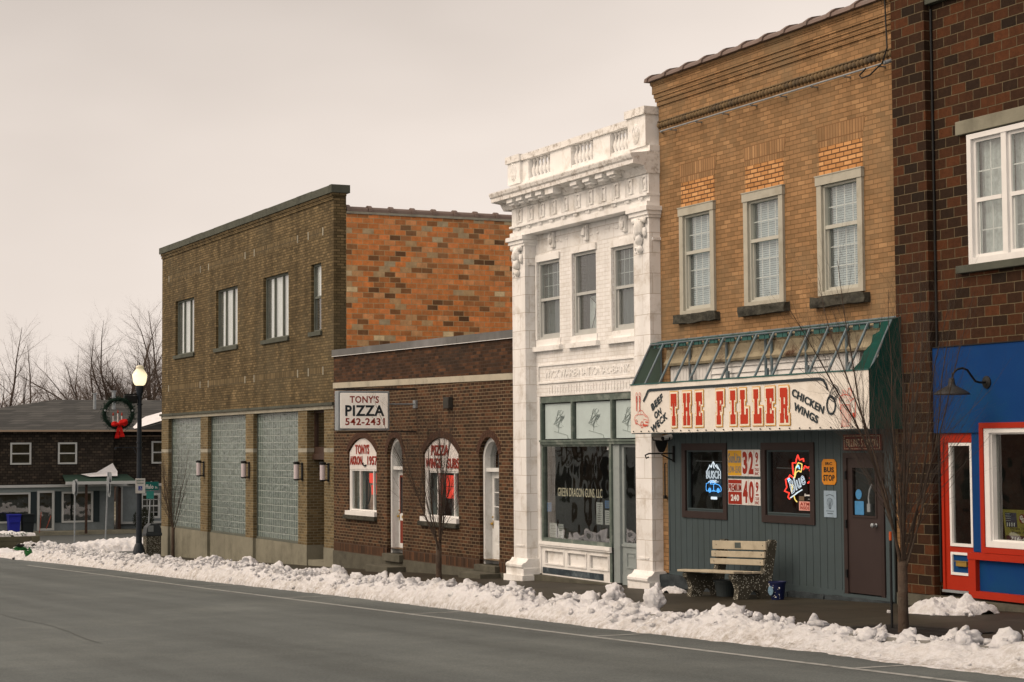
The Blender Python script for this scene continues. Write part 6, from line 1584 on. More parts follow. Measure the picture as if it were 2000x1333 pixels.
def prof_end(x0, x1):
    P = [(15.50, 0), (15.70, 0), (15.73, .07), (15.79, .125), (15.86, .13), (15.92, .08), (15.95, 0), (16.13, 0), (16.11, .10), (16.14, .30), (16.20, .60), (16.25, .86), (16.22, .89), (16.15, .89), (16.10, .80), (16.05, .56), (16.01, .42), (15.95, .355), (15.80, .35), (15.60, .375), (15.46, .39), (15.43, .36), (15.44, .31), (15.50, .25), (15.53, .16), (15.52, .07)]
    return MB().plate([[(y, bz + z) for y, z in P]], x0, x1, 'x')
prof_end(-24.60, -24.47).build('end_support', M['pebble'], bn); prof_end(-25.97, -25.84).build('end_support', M['pebble'], bn)
for i, (y0, y1, z) in enumerate(((15.40, 15.57, .395), (15.585, 15.74, .385), (15.755, 15.91, .38))):
    MB().bev(-26.08, -24.40, y0, y1, bz + z, bz + z + .035, .008).build('seat_slat', M['slat'], bn)
for i, (z0, z1, y) in enumerate(((.50, .59, 16.03), (.615, .71, 16.055), (.735, .87, 16.08))):
    o = MB().bev(-26.02 + .0 * i, -24.47, y - .045, y - .008, bz + z0, bz + z1, .008); s = o.build('back_slat', M['slat'], bn)
    for x in (-25.9, -24.55): MB().lathe([(.009, 0), (.009, -.003)], (x, y - .045, bz + (z0 + z1) / 2), 8, 'y').build('bolt', M['iron'], s)
    if i == 2: MB().box(-25.34, -25.17, y - .05, y - .044, bz + .76, bz + .845).build('plaque', M['steel'], s)
k = MB()
for x in (-25.9, -24.53): k.tube([(x, 15.45, bz + .39), (x, 15.95, bz + .375)], .02, 6)
k.build('seat_bracket', M['iron'], bn)
o = MB().lathe([(.135, 0), (.14, .005), (.175, .22), (.19, .225), (.19, .255), (.175, .26), (.165, .24), (.15, .10), (.02, .09)], (-25.48, 15.92, zp(-25.48)), 24).build('bucket', mat('bucket_grey', C(58, 62, 60), .5, .1, 4), smooth=False); tag(o, 'dark grey plastic bucket standing under the bench', 'bucket')
pt = empty('flower_pot', (-24.05, 15.95, zp(-24.05)), 'blue christmas pot with a snow scene beside the right end of the bench', 'pot')
px_, py_, pz_ = -24.05, 15.95, zp(-24.05)
def square_round(r, n=24): return r
MB().lathe([(.09, 0), (.095, .005), (.125, .25), (.135, .252), (.135, .275), (.12, .275), (.11, .26), (.02, .25)], (px_, py_, pz_), 24).build('pot_body', mat('pot_blue', C(22, 28, 60), .45, .2, 12), pt)
m_ = mat('pot_scene', C(104, 126, 138), .5, .55, 40)
MB().lathe([(.07, 0), (.07, -.004)], (px_ + .0, py_ - .124, pz_ + .14), 20, 'y').build('round_picture', m_, pt)
k = MB(); random.seed(5)
for i in range(22):
    a = random.uniform(-2.9, -.2); z = random.uniform(.03, .24); r0 = .096 + .03 * z / .25 + .003
    k.blob((px_ + r0 * math.cos(a), py_ + r0 * math.sin(a), pz_ + z), random.choice((.005, .008, .012)), i, 1, 0)
k.build('snowflake', M['white_clean'], pt)

# ================================================================== trees
def tube3(mb, pts, rad, n):
    mb.tube(pts, rad, n, cap=False)
def grow(mbs, p, d, L, r, lvl, P, rng):
    segs = P['segs'][lvl]; pts = [p.copy()]; rad = [r]; q = p.copy(); dd = d.normalized(); tip = P['tip'][lvl]
    for i in range(segs):
        dd = (dd + Vector((rng.gauss(0, 1), rng.gauss(0, 1), rng.gauss(0, 1) * .5)) * P['wob'][lvl] + Vector((0, 0, P['up'][lvl]))).normalized()
        q = q + dd * (L / segs); pts.append(q.copy()); rad.append(r + (r * tip - r) * (i + 1) / segs)
    tube3(mbs[0 if lvl == 0 else 1], pts, rad, P['sides'][lvl])
    if lvl + 1 >= P['levels']: return pts
    nc = P['kids'][lvl]; st = P['start'][lvl]
    for k in range(nc):
        t = st + (1 - st) * (k + rng.random() * .9) / nc
        t = min(.999, t); f = t * segs; i = int(f); a = pts[i].lerp(pts[min(i + 1, segs)], f - i)
        rr_ = (rad[i] + (rad[min(i + 1, segs)] - rad[i]) * (f - i))
        ax = (pts[min(i + 1, segs)] - pts[i]).normalized(); o = ax.orthogonal().normalized(); o.rotate(Matrix.Rotation(rng.uniform(0, 6.283), 3, ax))
        an = R(rng.uniform(*P['ang'][lvl])); nd = ax * math.cos(an) + o * math.sin(an)
        if P.get('flat'): nd.x *= 1
        ll = L * P['len'][lvl] * (1.12 - P['taper'][lvl] * t) * rng.uniform(.65, 1.15)
        grow(mbs, a, nd, ll, min(rr_ * P['rad'][lvl] * rng.uniform(.8, 1.1), rr_ * .95), lvl + 1, P, rng)
    return pts
M['bark'] = mat('young_bark', C(68, 54, 43), .9, .3, 8, bump=.6, bscale=50, stain=C(96, 84, 70), sscale=5)
M['twig'] = mat('twigs', C(66, 56, 48), .9, .2, 5)
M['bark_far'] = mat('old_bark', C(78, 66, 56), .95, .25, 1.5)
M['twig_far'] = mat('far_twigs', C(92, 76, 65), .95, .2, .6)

def street_tree(x, y, z, fork, H, seed, label, rt, n=7, spread=(7, 24), lean=0):
    t = empty('street_tree', (x, y, z), label, 'tree', 'bare young street trees on the pavement')
    rng = random.Random(seed); tr, br = MB(), MB()
    top = Vector((x + lean, y, z + fork))
    b = [Vector((x, y, z - .05)), Vector((x, y, z + .02)), Vector((x + lean * .3, y, z + fork * .4)), top]
    tr.tube(b, [rt * 1.35, rt * 1.08, rt * .95, rt * .92], 12)
    P = dict(levels=4, segs=[9, 6, 4, 2], tip=[.16, .25, .3, .4], wob=[.055, .08, .10, .12], up=[.035, .06, .06, .04], sides=[6, 5, 3, 3], kids=[20, 11, 5, 0], start=[.12, .12, .15, 0],
             ang=[(12, 34), (16, 42), (18, 48)], len=[.40, .40, .36], taper=[.55, .5, .4], rad=[.34, .42, .5])
    L = H - fork
    for k in range(n):
        a = 6.283 * k / n + rng.uniform(-.4, .4); an = R(rng.uniform(*spread)); 
        if k == 0: an = R(3)
        d = Vector((math.cos(a) * math.sin(an), math.sin(a) * math.sin(an), math.cos(an)))
        s0 = top - Vector((0, 0, rng.uniform(0, fork * .25)))
        grow([tr, br], s0, d, L * rng.uniform(.78, 1.02), rt * rng.uniform(.2, .36), 0, P, rng)
    tr.build('trunk', M['bark'], t, smooth=True); br.build('crown', M['twig'], t)
    return t
street_tree(-17.22, 13.09, zp(-17.2), .80, 4.5, 11, 'bare young tree nearest the camera, growing from the iron grate before the dark brick building', .059, 11, (5, 25))
street_tree(-30.95, 13.35, zp(-30.95), .86, 3.9, 23, 'bare young tree in front of the right arched window of the pizza shop', .055, 10, (6, 26))
street_tree(-55.3, 15.2, zp(-55.3), 1.0, 3.65, 31, 'bare young tree at the far left end of the glass block bays', .055, 7, (5, 19))
st = MB().tube([(-17.87, 13.42, zp(-17.87)), (-17.87, 13.42, zp(-17.87) + 1.02)], .016, 6); st = st.build('tree_stake', M['iron']); tag(st, 'black steel stake with an orange tip beside the nearest bare tree', 'stake')
MB().tube([(-17.87, 13.42, zp(-17.87) + 1.02), (-17.87, 13.42, zp(-17.87) + 1.12)], .018, 6).build('orange_tip', mat('orange_tip', C(190, 80, 36), .6), st)
g = MB(); gx0, gx1, gy0, gy1 = -18.35, -16.55, 12.80, 13.85
k = 0; x = gx0 + .03
while x < gx1:
    g.add([(x, gy0 + .04, zp(x) + .012), (x + .028, gy0 + .04, zp(x + .028) + .012), (x + .028, gy1 - .04, zp(x + .028) + .012), (x, gy1 - .04, zp(x) + .012)], [(0, 1, 2, 3)]); x += .055
for (a, b, c, d_) in ((gx0, gx1, gy0, gy0 + .05), (gx0, gx1, gy1 - .05, gy1), (gx0, gx0 + .05, gy0, gy1), (gx1 - .05, gx1, gy0, gy1), (gx0, gx1, 13.2, 13.24), (gx0, gx1, 13.5, 13.54), (-17.5, -17.46, gy0, gy1)):
    g.add([(a, c, zp(a) + .016), (b, c, zp(b) + .016), (b, d_, zp(b) + .016), (a, d_, zp(a) + .016)], [(0, 1, 2, 3)])
g = g.build('tree_grate', mat('cast_iron', C(48, 44, 40), .6, .3, 8)); tag(g, 'square cast iron grate set in the pavement around the nearest tree', 'tree grate')
MB().add([(gx0, gy0, zp(gx0) + .006), (gx1, gy0, zp(gx1) + .006), (gx1, gy1, zp(gx1) + .006), (gx0, gy1, zp(gx0) + .006)], [(0, 1, 2, 3)]).build('soil', M['dark'], g)

# old trees beyond the side road
def old_tree(x, y, H, seed, label, lean=(0, 0), trunk=.35, spread=(18, 48), r=.28, limbs=7, proto=None):
    t = empty('bare_tree', (x, y, -4.6), label, 'tree', 'tall bare trees behind the dark roofed house')
    rng = random.Random(seed); tr, br = MB(), MB()
    z = -4.6; top = Vector((x, y + lean[0] * trunk, z + H * trunk)); mid = Vector((x, y + lean[0] * trunk * .45, z + H * trunk * .5))
    tr.tube([Vector((x, y, z)), mid, top], [r * 1.0, r * .8, r * .6], 8)
    P = dict(levels=4, segs=[11, 7, 5, 2], tip=[.10, .18, .3, .4], wob=[.085, .11, .13, .16], up=[.03, .035, .02, .01], sides=[6, 4, 3, 3], kids=[19, 13, 10, 0], start=[.15, .10, .10, 0],
             ang=[(24, 58), (25, 60), (25, 65)], len=[.42, .40, .36], taper=[.55, .45, .4], rad=[.36, .42, .5])
    for k in range(limbs):
        a = 6.283 * k / limbs + rng.uniform(-.5, .5); an = R(rng.uniform(*spread)) if k else R(5)
        d = Vector((math.cos(a) * math.sin(an) * .7, math.sin(a) * math.sin(an) + lean[1], math.cos(an)))
        s0 = mid.lerp(top, .35 + .65 * (k + .5) / limbs) if k else top
        grow([tr, br], s0, d, H * (1 - trunk) * rng.uniform(.66, .92 if k else 1.0), r * rng.uniform(.34, .55), 0, P, rng)
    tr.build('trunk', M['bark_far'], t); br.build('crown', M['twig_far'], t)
    return t
t_a = old_tree(-122, 22.5, 13.0, 1, 'bare spreading tree at the far left edge behind the hipped roof', (0, .0), .36, (28, 68), .24, 8)
t_b = old_tree(-148, 35.6, 13.6, 3, 'bare tree leaning left with a long slanting trunk, left of the tall group', (-4.6, -.40), .38, (18, 60), .22, 8)
t_c = old_tree(-150, 36.1, 16.2, 5, 'tall straight bare tree forking high, behind the roof vents', (.2, .02), .40, (20, 60), .24, 9)
def again(src, x, y, s, rz, label, sy=1):
    c = copy_tree(src); c.location = (x, y, -4.6); c.scale = (s, s * sy, s); c.rotation_euler.z = rz; c['label'] = label
again(t_a, -123, 24.2, .92, 2.2, 'bare tree second from the left, low limbs spreading over the roof hip')
again(t_c, -152, 32.2, .70, 2.6, 'small bare tree standing in the gap left of the tall group')
again(t_b, -150, 37.4, 1.14, .2, 'bare tree with slanting limbs reaching up left in the tall group')
again(t_c, -151, 38.0, 1.04, 1.9, 'tall bare tree seen just left of the street lamp')
again(t_c, -152, 39.9, 1.07, 4.1, 'tall dense bare tree seen right of the street lamp', 1.1)
again(t_a, -153, 41.6, 1.30, 3.4, 'tall bare tree partly hidden by the brick corner building')
# far wood as one mass
def wood():
    rng = random.Random(77); mb = MB()
    for i in range(6500):
        x = rng.uniform(-235, -165); k = x / -200
        y = rng.uniform(16, 90) * k; h = rng.uniform(3.5, 8.0) * (1 + .25 * math.sin(y * .23)) + (1.2 if y > 42 * k else 0)
        p = Vector((x, y, -4.6)); d = Vector((rng.gauss(0, .1), rng.gauss(0, .22), 1)).normalized()
        mb.tube([p, p + d * h * .6, p + (d + Vector((0, rng.gauss(0, .15), 0))) * h], [.07, .045, .012], 3, cap=False)
        for q in range(5):
            t = rng.uniform(.25, .95); s = p + d * h * t; e = s + Vector((rng.gauss(0, .4), rng.gauss(0, 1), rng.uniform(.4, 1.5))) * (h * .16)
            mb.tube([s, e], [.03, .008], 3, cap=False)
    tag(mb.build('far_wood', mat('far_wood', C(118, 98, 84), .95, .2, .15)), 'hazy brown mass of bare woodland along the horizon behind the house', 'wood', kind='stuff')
wood()

# ================================================================== street lamp with wreath
lx, ly = -60.3, 15.45; lz = zp(lx)
lp = empty('street_lamp', (lx, ly, lz), 'tall black street lamp with lit acorn globe at the street corner', 'street lamp')
M['pole'] = mat('lamp_pole', C(38, 42, 46), .45, .15, 4, stain=C(62, 64, 66), sscale=3, samt=.5)
MB().lathe([(.25, 0), (.25, .06), (.235, .09), (.21, .13), (.19, .24), (.155, .36), (.12, .45), (.10, .48)], (lx, ly, lz), 16).build('base', M['pole'], lp)
m_ = MB().lathe([(.098, .46), (.088, 1.5), (.078, 3.6), (.07, 5.15)], (lx, ly, lz), 14)
for z in (1.3, 2.35, 3.55, 3.72, 4.95): m_.lathe([(.10, 0), (.105, .02), (.10, .04)], (lx, ly, lz + z), 14)
m_.build('pole', M['pole'], lp)
MB().lathe([(.075, 0), (.08, .08), (.11, .22), (.13, .36), (.135, .45), (.12, .46)], (lx, ly, lz + 5.12), 16).build('fitter', M['pole'], lp)
def globe_mat():
    m = bpy.data.materials.new('lamp_globe'); m.use_nodes = True; n = m.node_tree.nodes; l = m.node_tree.links; p = n['Principled BSDF']
    p.inputs['Base Color'].default_value = (.62, .58, .46, 1); p.inputs['Roughness'].default_value = .25
    p.inputs['Emission Color'].default_value = (1, .86, .52, 1)
    g = n.new('ShaderNodeNewGeometry'); s = n.new('ShaderNodeSeparateXYZ'); l.new(g.outputs['Position'], s.inputs[0])
    r = n.new('ShaderNodeMapRange'); zc = lz + 5.85; r.inputs[1].default_value = zc + .34; r.inputs[2].default_value = zc; r.inputs[3].default_value = .12; r.inputs[4].default_value = 1.25
    l.new(s.outputs[2], r.inputs[0]); l.new(r.outputs[0], p.inputs['Emission Strength'])
    return m
MB().lathe([(.115, 0), (.17, .04), (.21, .13), (.225, .24), (.235, .30), (.24, .33), (.225, .38), (.17, .47), (.135, .52), (.115, .56), (.13, .58), (.12, .63), (.07, .66), (.0, .67)], (lx, ly, lz + 5.58), 24).build('globe', globe_mat(), lp, smooth=True)
MB().lathe([(.03, 0), (.02, .04), (.025, .07), (.006, .10), (.003, .2)], (lx, ly, lz + 6.24), 8).build('finial', M['iron'], lp)
MB().bev(lx - .12, lx + .12, ly - .52, ly - .10, lz + 5.0, lz + 5.26, .03).tube([(lx, ly - .5, lz + 5.28), (lx, ly - .1, lz + 5.30)], .03).build('speaker_box', M['iron'], lp)
MB().tube([(lx, ly, lz + 3.58), (lx, ly - .78, lz + 3.58)], .014, 6).tube([(lx, ly - .1, lz + 3.38), (lx, ly - .2, lz + 3.56)], .01, 5).lathe([(.03, 0), (.03, .06)], (lx, ly - .78, lz + 3.52), 8).build('banner_arm', M['pole'], lp)
wr = empty('wreath', (lx, 14.73, 1.16), 'green christmas wreath with red bow and three candles hung on the lamp post', 'wreath')
rng = random.Random(8); lf = MB()
for i in range(2600):
    a = rng.uniform(0, 6.283); rr2 = .46 + rng.gauss(0, .045); th = rng.uniform(0, 6.283); q = .085 * math.sqrt(rng.random()) + .01
    c = Vector((lx + .12 + q * math.sin(th), 14.73 + (rr2 + q * math.cos(th)) * math.cos(a), 1.16 + (rr2 + q * math.cos(th)) * math.sin(a)))
    d = Vector((rng.gauss(0, 1), rng.gauss(0, 1), rng.gauss(0, 1))).normalized() * rng.uniform(.035, .07); w = d.cross(Vector((1, .3, .2))).normalized() * .008
    lf.add([c - w, c + w, c + d], [(0, 1, 2)])
lf.build('greenery', mat('wreath_green', C(26, 48, 36), .8, .5, 20), wr)
lf = MB().tube([(lx + .12, 14.73 + .46 * math.cos(t), 1.16 + .46 * math.sin(t)) for t in [i * math.pi / 12 for i in range(25)]], .06, 8); lf.build('ring', mat('wreath_core', C(20, 34, 26), .9), wr)
for y, h in ((-.17, .24), (-.02, .32), (.11, .24)):
    c = MB().tube([(lx + .12, 14.73 + y, .84), (lx + .12, 14.73 + y, .84 + h)], .022, 8).build('candle', M['white_clean'], wr)
    MB().lathe([(.01, 0), (.032, .03), (.026, .07), (.0, .13)], (lx + .12, 14.73 + y, .84 + h), 8).build('flame', mat('flame_red', C(170, 60, 40), .5), c)
bw = MB()
def loopy(cy, cz, sx, sz):
    for s in (1,):
        bw.blob((lx + .24, cy, cz), (.07, sx, sz), cy * 5, 3, .5)
loopy(14.73 - .14, .82, .13, .075); loopy(14.73 + .15, .88, .14, .10); bw.blob((lx + .28, 14.73 + .0, .82), (.05, .06, .06), 2, 2, .3)
for y0_, y1_, z1_ in ((-.02, -.08, .36), (.03, .10, .40)):
    for i in range(8):
        t = i / 8; t2 = (i + 1) / 8; y = 14.73 + y0_ + (y1_ - y0_) * t; z = .80 + (z1_ - .80) * t; yy = 14.73 + y0_ + (y1_ - y0_) * t2; zz = .80 + (z1_ - .80) * t2; w = .03 + .05 * t; w2 = .03 + .05 * t2; dx = .02 * math.sin(i * 1.7); dx2 = .02 * math.sin((i + 1) * 1.7)
        bw.add([(lx + .27 + dx, y - w, z), (lx + .25 - dx, y + w, z), (lx + .25 - dx2, yy + w2, zz), (lx + .27 + dx2, yy - w2, zz)], [(0, 1, 2, 3)])
bw.build('bow', mat('bow_red', C(198, 26, 20), .7, .3, 9), wr, smooth=True)
MB().blob((lx + .2, 14.28, 1.25), .035, 1, 2, 0).blob((lx + .2, 15.17, 1.25), .035, 2, 2, 0).build('bauble', M['galv'], wr)
MB().tube([(lx, 15.1, 1.45), (lx, 15.4, 1.35)], .008, 5).tube([(lx, 15.1, .95), (lx, 15.4, 1.0)], .008, 5).build('hanger', M['iron'], wr)
ps = MB().bev(lx + .10, lx + .108, 15.30, 15.62, -1.42, -.94, .003).build('parking_sign', M['enamel']); tag(ps, 'white reserved parking sign with blue wheelchair symbol on the lamp post', 'sign')
sgx = lx + .110
MB().text('RESERVED', 15.335, 15.585, -1.03, -.985, sgx, 'x', bold=.03, th=.001).text('PARKING', 15.355, 15.565, -1.12, -1.075, sgx, 'x', bold=.03, th=.001).build('lettering', mat('sign_green', C(70, 96, 84), .6), ps)
MB().box(sgx, sgx + .001, 15.395, 15.525, -1.33, -1.19).build('blue_square', mat('sign_blue', C(40, 62, 130), .6), ps)
k = MB(); k.tube([(sgx + .004, 15.455, -1.215), (sgx + .004, 15.455, -1.26), (sgx + .004, 15.485, -1.265), (sgx + .004, 15.495, -1.30)], .006, 5); k.tube([(sgx + .004, 15.455 + .028 * math.cos(t), -1.285 + .028 * math.sin(t)) for t in [-3.4 + i * .45 for i in range(9)]], .004, 5); k.build('wheelchair_symbol', M['white_clean'], ps)

# litter bin at the corner
tb_ = empty('litter_bin', (-60.75, 16.0, zp(-60.7)), 'pebbled concrete litter bin with dark hood at the corner of the brick building', 'bin')
x, y, z = -60.75, 16.0, zp(-60.7)
MB().bev(x - .24, x + .24, y - .25, y + .25, z, z + .72, .04).build('body', M['pebble'], tb_)
h = MB(); h.bev(x - .26, x + .26, y - .27, y + .27, z + .70, z + .80, .02)
h.prism([(y - .25, z + .80), (y + .25, z + .80), (y + .24, z + .95), (y + .14, z + 1.08), (y - .10, z + 1.10), (y - .22, z + .98)], x - .24, x + .24); h.build('hood', mat('bin_hood', C(56, 58, 58), .5, .1), tb_)
MB().box(x + .24, x + .255, y - .20, y - .02, z + .84, z + 1.04).build('opening_frame', M['galv'], tb_)

# ================================================================== street sign, posts beyond
sp = empty('street_sign', (-72.5, 18.9, zp(-72.5)), 'green street name sign on a leaning galvanised post across the corner', 'street sign')
MB().tube([(-72.5, 18.88, -4.1), (-72.5, 19.06, -1.25)], .03, 8).build('post', M['galv'], sp)
M['sgreen'] = mat('sign_green_plate', C(28, 96, 86), .5, .08, 4)
pl = MB().bev(-72.47, -72.46, 18.60, 19.34, -1.60, -1.27, .002).build('name_plate', M['sgreen'], sp)
MB().text('Buffalo', 18.64, 19.13, -1.54, -1.37, -72.459, 'x', bold=.02, th=.001).text('St', 19.19, 19.29, -1.53, -1.45, -72.459, 'x', bold=.02, th=.001).build('lettering', M['white_clean'], pl)
pl = MB().add([(-72.5, 18.86, -1.93), (-72.3, 19.1, -1.93), (-72.3, 19.1, -1.63), (-72.5, 18.86, -1.63), (-72.51, 18.87, -1.93), (-72.31, 19.11, -1.93), (-72.31, 19.11, -1.63), (-72.51, 18.87, -1.63)], [(0, 1, 2, 3), (7, 6, 5, 4)]).build('name_plate', M['sgreen'], sp)
def post(x, y, zt, lean, label, plates):
    p = empty('sign_post', (x, y, -4.35), label, 'sign post')
    MB().tube([(x, y, -4.35), (x, y + lean, zt)], .035, 6).build('post', M['galv'], p)
    m_ = MB()
    for (dy, z0, z1, w) in plates: m_.plate([octo(x - w, x + w, z0, z1, min(w, (z1 - z0) / 2) * .5)], y + dy, y + dy + .012)
    m_.build('sign_plate', M['galv'], p)
post(-83.0, 18.4, -1.35, .0, 'galvanised post with sign plates seen edge on, before the porch window', [(.05, -2.0, -1.3, .34), (-.05, -1.95, -1.35, .3)])
post(-83.0, 19.75, -1.0, .12, 'slightly leaning galvanised sign post in front of the porch', [(.2, -1.45, -1.0, .3), (.17, -2.1, -1.5, .25), (.10, -1.9, -1.2, .2)])

# ================================================================== house with mansard
hs = empty('mansard_house', (-106, 24, -4.4), 'wide house with dark shingled mansard storey over pale grey shop fronts and a hipped roof', 'house')
sh = [(0, C(42, 36, 30)), (.4, C(54, 46, 38)), (.8, C(64, 55, 45)), (1, C(74, 62, 50))]
M['shingle'] = bricks('shingle_wall', sh, C(34, 29, 24), .26, .15, ms=.018, grime=.2, bump=.6)
M['roofsh'] = bricks('roof_shingle', [(0, C(58, 56, 52)), (.5, C(68, 65, 60)), (1, C(80, 76, 70))], C(52, 50, 46), .9, .14, ms=.012, grime=.15, bump=.4)
M['hwall'] = mat('house_grey_wall', C(110, 113, 109), .7, .05, 2, stain=C(134, 136, 132), sscale=1)
M['htrim'] = mat('house_trim', C(178, 174, 164), .6, .05, 3)
HX = -103.0
def hquad(mb, pts): mb.add(pts, [tuple(range(len(pts)))])
mb = MB(); mb.plate([rect(12, 24.95, -1.9, 1.02), rect(19.35, 20.46, -.78, .40), rect(21.9, 22.93, -.78, .40)], HX - .3, HX, 'x')
mb.plate([rect(24.95, 36, -1.9, 1.02), rect(27.22, 28.3, -.80, .45)], HX - .9, HX - .6, 'x'); mb.add([(HX, 24.95, -1.9), (HX - .6, 25.35, -1.9), (HX - .6, 24.9, 1.02), (HX, 24.75, 1.02)], [(0, 1, 2, 3)])
mb.box(HX - 16, HX - .3, 12, 12.2, -4.5, 1.02)
mb.build('shingled_wall', M['shingle'], hs)
mb = MB()
e = HX + .35
hquad(mb, [(e, 11.6, 1.06), (e, 36, 1.06), (-110.5, 36, 2.93), (-110.5, 23.3, 2.93)]); hquad(mb, [(e, 11.6, 1.06), (-110.5, 23.3, 2.93), (-120, 11.6, 1.06)]); hquad(mb, [(-120, 11.6, 1.06), (-110.5, 23.3, 2.93), (-110.5, 36, 2.93), (-120, 36, 1.06)])
hquad(mb, [(e, 11.6, 1.05), (-120, 11.6, 1.05), (-120, 36, 1.05), (e, 36, 1.05)])
rf = mb.build('hipped_roof', M['roofsh'], hs)
mb = MB(); hquad(mb, [(HX + .5, 26.1, 1.09), (HX + .5, 31, 2.35), (-109.5, 31, 2.75), (-108.5, 26.1, 1.7)]); hquad(mb, [(HX + .5, 31, 2.35), (HX + .5, 36, 1.09), (-108, 36, 1.7), (-109.5, 31, 2.75)]); hquad(mb, [(HX + .48, 26.1, 1.09), (HX + .48, 36, 1.09), (HX + .48, 31, 2.33)])
gb = mb.build('gable_roof', M['roofsh'], hs)
mb = MB(); hquad(mb, [(HX + .3, 26.05, 1.14), (HX + .1, 28.4, 1.82), (HX + .1, 30.0, 2.20), (-106.5, 29.6, 2.42), (-106.3, 27.3, 1.80), (-105.8, 26.3, 1.55)]); o = mb.build('roof_snow', M['snow'], gb)
MB().tube([(-108, 25.05, 2.0), (-108, 25.05, 3.2)], .09, 10).lathe([(.14, 0), (.14, .05)], (-108, 25.05, 3.2), 10).build('roof_vent', M['galv'], rf); MB().tube([(-108, 26.15, 2.0), (-108, 26.15, 3.35)], .11, 10).lathe([(.17, 0), (.17, .05)], (-108, 26.15, 3.35), 10).build('roof_vent', M['galv'], rf)
mb = MB(); mb.box(e - .02, e + .10, 11.6, 36, .98, 1.08); mb.box(HX - .58, HX - .4, 25.4, 36, .72, .76); mb.build('eave_trim', mat('eave_brown', C(150, 126, 102), .7, .1, 3), hs)
mb = MB(); mb.box(HX - .05, HX + .22, 12, 25.0, -2.02, -1.88); mb.box(HX - .65, HX - .35, 25.0, 36, -2.04, -1.90); mb.build('gutter', M['htrim'], hs)
def hwin(y0, y1, z0, z1, x, n='window', mid=True, fr=.09, grid=False, m=None):
    f = MB()
    def fb(a, b, c, d_): f.box(x - .05, x + .05, a, b, c, d_)
    fb(y0, y0 + fr, z0, z1); fb(y1 - fr, y1, z0, z1); fb(y0 + fr, y1 - fr, z1 - fr, z1); fb(y0 + fr, y1 - fr, z0, z0 + fr)
    if mid: fb(y0 + fr, y1 - fr, (z0 + z1) / 2 - .035, (z0 + z1) / 2 + .035)
    if grid:
        for k in (1, 2): yy = y0 + (y1 - y0) * k / 3; f.box(x - .02, x + .03, yy - .015, yy + .015, z0 + fr, z1 - fr)
        for k in (1, 3): zz = z0 + (z1 - z0) * k / 4; f.box(x - .02, x + .03, y0 + fr, y1 - fr, zz - .015, zz + .015)
    w = f.build(n, M['htrim'], hs)
    MB().box(x - .02, x - .01, y0 + fr, y1 - fr, z0 + fr, z1 - fr).build('pane', M['glass2'], w)
    MB().box(x - .5, x - .45, y0, y1, z0, z1).build('interior', m or M['dim'], w)
hwin(19.35, 20.46, -.78, .40, HX + .02); hwin(21.9, 22.93, -.78, .40, HX + .02); hwin(27.22, 28.3, -.80, .45, HX - .55)
mb = MB(); mb.plate([rect(12, 24.95, -4.45, -2.02), rect(16.5, 20.44, -3.92, -2.28), rect(20.80, 21.72, -4.36, -2.2), rect(22.12, 23.83, -3.96, -2.28)], HX - .3, HX, 'x')
mb.plate([rect(25.35, 36, -4.45, -2.02), rect(26.6, 27.7, -3.85, -2.45)], HX - .8, HX - .5, 'x'); mb.box(HX - .5, HX, 24.95, 25.0, -4.45, -2.02)
mb.build('front_wall', M['hwall'], hs)
M['sh_glass'] = mat('shop_room', C(66, 68, 62), .6, .35, .6)
hwin(16.5, 20.44, -3.92, -2.28, HX, 'shop_window', False, .1, m=M['sh_glass']); hwin(22.12, 23.83, -3.96, -2.28, HX, 'shop_window', False, .1, m=M['sh_glass']); hwin(26.6, 27.7, -3.85, -2.45, HX - .5, 'window', True, .12, True)
hwin(20.80, 21.72, -4.36, -2.2, HX + .02, 'glass_door', False, .12)
mat('shutter_dark', C(38, 46, 46), .6, .1)
for a, b in ((20.46, 20.76), (21.77, 22.08), (23.86, 24.18)): MB().box(HX, HX + .05, a, b, -3.94, -2.25).build('shutter', MATS['shutter_dark'], hs)
MB().box(HX, HX + .02, 12, 24.95, -2.26, -2.03).build('panelled_frieze', mat('frieze_grey', C(134, 138, 130), .7, .08, 9), hs)
mb = MB(); hquad(mb, [(HX, 22.15, -1.36), (HX, 25.7, -1.36), (HX + 2.0, 25.75, -1.72), (HX + 2.0, 21.9, -1.72)]); hquad(mb, [(HX, 22.15, -1.40), (HX + 2.0, 21.9, -1.76), (HX + 2.0, 25.75, -1.76), (HX, 25.7, -1.40)])
po_ = mb.build('porch_roof', mat('green_roofing', C(42, 58, 47), .7, .1, 3), hs)
MB().box(HX + 1.98, HX + 2.06, 21.9, 25.75, -1.86, -1.70).box(HX, HX + 2.0, 25.72, 25.78, -2.0, -1.74).build('fascia', M['htrim'], po_); MB().box(HX + 1.7, HX + 1.82, 23.0, 23.12, -4.5, -1.8).build('post', M['brown_wood'], po_)
MB().tube([(HX + 2.1, 25.8, -1.8), (HX + 2.0, 25.8, -2.15)], .06).build('downspout', M['htrim'], po_)
mb = MB(); mb.add([(HX + .0, 24.9, -.75), (HX + .05, 24.0, -1.25), (HX + .2, 23.1, -1.33), (HX + 1.1, 23.4, -1.46), (HX + 1.1, 24.9, -1.44), (HX + .3, 25.1, -1.2)], [(0, 1, 5), (1, 2, 3), (1, 3, 4), (1, 4, 5)]); mb.build('roof_snow', M['snow'], po_)
MB().box(HX - .0, HX + 1.6, 12, 36, -4.7, -4.38).build('kerb_step', M['conc'], hs)
MB().box(HX - .45, HX + .1, 25.2, 25.36, -4.4, -2.1).build('corner_post', M['brown_wood'], hs)
MB().box(HX - .48, HX - .3, 25.45, 36, -4.12, -4.0).box(HX - .48, HX - .35, 25.44, 25.56, -4.05, -2.05).build('drain_pipe', M['htrim'], hs)

